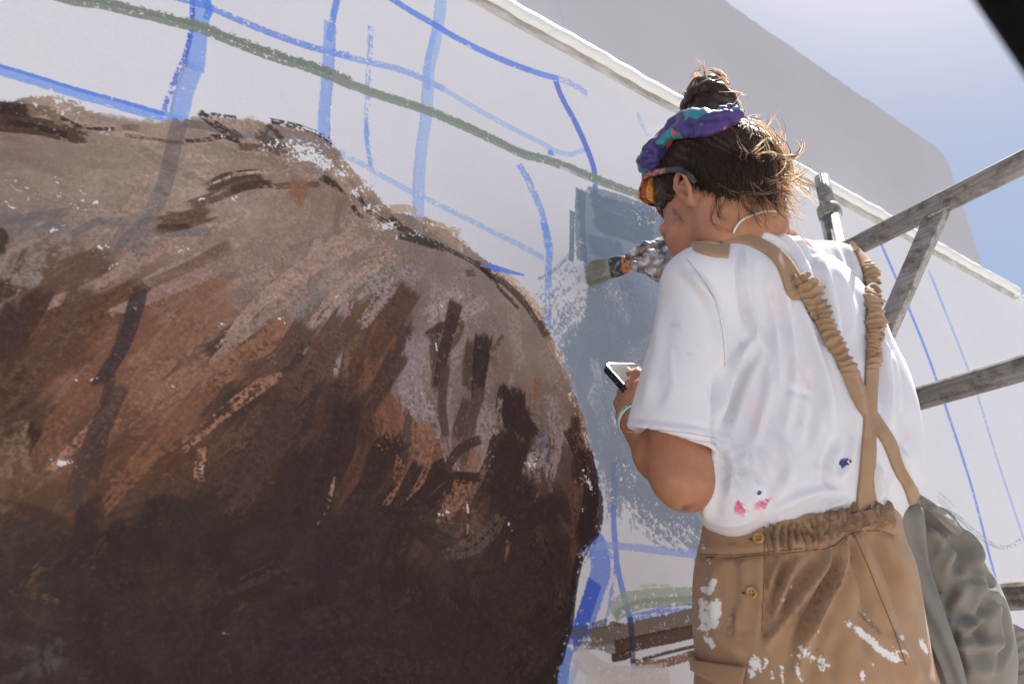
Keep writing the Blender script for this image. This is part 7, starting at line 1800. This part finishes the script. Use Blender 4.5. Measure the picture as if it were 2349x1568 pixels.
# ------------------------------------------------------------------ canvas bag hanging at the right hip
bag = tag(empty('cloth_bag', tuple(P(2150, 1300, 1.02))), 'olive grey canvas bag bulging beside the tan overalls', 'bag')
v = Vol(P(2190, 1380, 1.03) - np.array([.26, .26, .34]), P(2190, 1380, 1.03) + np.array([.26, .26, .30]), .0046)
spine = [((2090, 1164), 18, 1.02), ((2114, 1204), 38, 1.02), ((2140, 1256), 66, 1.02), ((2164, 1324), 84, 1.02), ((2184, 1400), 98, 1.01), ((2200, 1490), 98, 1.0), ((2200, 1580), 92, 1.0), ((2204, 1680), 76, .99)]
pts_ = [P(x, y, d) for (x, y), r_, d in spine]; rs_ = [r_ * d / CAM_F for (_, r_, d) in spine]
v.chain(pts_, rs_, .03)
gv_, gf_ = v.mesh(); gv_ = relax(gv_, gf_, 3, .5); gn_ = vnormals(gv_, gf_)
BF = [(K5((500, 320), (560, 380), (640, 450), (720, 540)), 12, .008), (K5((480, 430), (520, 470), (600, 490), (700, 560), (800, 660)), 12, -.014), (K5((610, 480), (700, 540), (790, 610), (850, 720), (890, 780)), 11, .011), (K5((630, 630), (720, 640), (760, 690), (720, 780), (700, 860)), 12, -.011),
      (K5((520, 540), (580, 580), (640, 640)), 9, .009), (K5((560, 690), (640, 700), (700, 760)), 18, .006), (K5((700, 870), (800, 860), (900, 880)), 6, -.005), (K5((700, 890), (690, 960), (640, 1040), (720, 1120), (830, 1120), (930, 1030)), 9, -.010), (K5((760, 900), (740, 980), (720, 1060)), 18, .007),
      (K5((640, 1060), (720, 1160), (830, 1160), (940, 1080)), 13, .010), (K5((900, 830), (930, 900), (960, 960)), 10, -.008), (K5((940, 960), (900, 1090), (870, 1220), (880, 1300)), 12, -.010), (K5((960, 1000), (1030, 1040), (1040, 1160), (1050, 1300), (960, 1530)), 6, -.007), (K5((700, 1300), (800, 1320), (960, 1300), (1030, 1270)), 14, .009),
      (K5((720, 1330), (850, 1350), (960, 1340)), 10, -.007), (K5((690, 1150), (700, 1280), (730, 1400), (760, 1560)), 10, -.009), (K5((560, 920), (620, 960), (680, 930)), 7, -.006), (K5((800, 660), (850, 800), (920, 920), (1000, 960)), 9, .008), (K5((760, 1440), (880, 1480), (980, 1440)), 16, .006)]
BF = [(p, w * 1.05, a * 1.0) for p, w, a in BF]
for k in range(12):
    x, y = hrng.uniform(2080, 2310), hrng.uniform(1190, 1560); a_ = hrng.choice([1.0, 2.3, .2]) + hrng.normal(0, .3); l_ = hrng.uniform(25, 80)
    BF.append((((x, y), (x + l_ * .5 * math.cos(a_) + hrng.normal(0, 6), y + l_ * .5 * math.sin(a_)), (x + l_ * math.cos(a_), y + l_ * math.sin(a_))), hrng.uniform(5, 10), hrng.normal(0, .0022)))
gv_ = fold(gv_, gn_, BF); gn_ = vnormals(gv_, gf_)
bagm = mesh_obj('bag_pouch', gv_, gf_, bag_m, bag)
bag_t = bvh_vf(gv_, gf_)
flap_m, N, L, b = cloth('grey_canvas_band', (.21, .20, .18), (.26, .245, .22), 22, (('dirt', (.1, .1, .1), .3, .4),), .8, 1300, .2)
def free_ribbon(name, pts, widths, ds, mat, parent, thick=.004, n=50, across=9, bulge=.004, seed=1):
    r = np.random.default_rng(seed); c = crom(np.array(pts, float), n); w = np.interp(np.linspace(0, 1, n), np.linspace(0, 1, len(widths)), widths); d_ = np.interp(np.linspace(0, 1, n), np.linspace(0, 1, len(ds)), ds)
    d = np.gradient(c, axis=0); d /= np.linalg.norm(d, axis=1)[:, None]; nr = np.stack([-d[:, 1], d[:, 0]], 1); ph = r.normal(0, .4, n).cumsum() * .2
    V = []
    for z in (0, thick):
        for i in range(n):
            for j in range(across):
                s_ = j / (across - 1) - .5
                V.append(P(*(c[i] + nr[i] * s_ * w[i]), d_[i] - bulge * (1 - 4 * s_ * s_) + .0030 * math.sin(i * .16 + s_ * 9 + ph[i] * 2) + .0012 * math.sin(i * .7 + s_ * 5) + z))
    k0 = n * across; F = []
    for i in range(n - 1):
        for j in range(across - 1):
            a = i * across + j; F += [(a, a + 1, a + across + 1, a + across), (k0 + a, k0 + a + across, k0 + a + across + 1, k0 + a + 1)]
        for j in (0, across - 1):
            a = i * across + j; F.append((a, a + across, k0 + a + across, k0 + a))
    for i in (0, n - 1):
        for j in range(across - 1):
            a = i * across + j; F.append((a, a + 1, k0 + a + 1, k0 + a))
    bm = bmesh.new(); vs = [bm.verts.new(q_) for q_ in V]
    for f_ in F: bm.faces.new([vs[i_] for i_ in f_])
    bmesh.ops.recalc_face_normals(bm, faces=bm.faces)
    return bm_obj(name, bm, mat, parent, True)
free_ribbon('bag_band', K5((400, 345), (410, 420), (405, 520), (410, 640), (440, 800), (500, 960), (560, 1120), (620, 1280), (680, 1440), (720, 1600)), [40, 60, 72, 72, 70, 62, 58, 54, 50, 48], [.985, .975, .97, .965, .955, .945, .935, .925, .92, .92], flap_m, bag, label_ if False else .004)['label'] = 'flat grey band down the near edge of the bag'
free_ribbon('bag_flap', K5((380, 310), (450, 325), (560, 390), (660, 480), (740, 560)), [16, 24, 22, 26, 20], [.985, .975, .965, .965, .975], bag_m, bag, seed=3)
free_ribbon('bag_flap', K5((1075, 1180), (1130, 1260), (1190, 1330), (1260, 1440), (1300, 1600)), [20, 60, 110, 150, 190], [1.03, 1.03, 1.03, 1.03, 1.03], bag_m, bag, seed=5, bulge=.01)
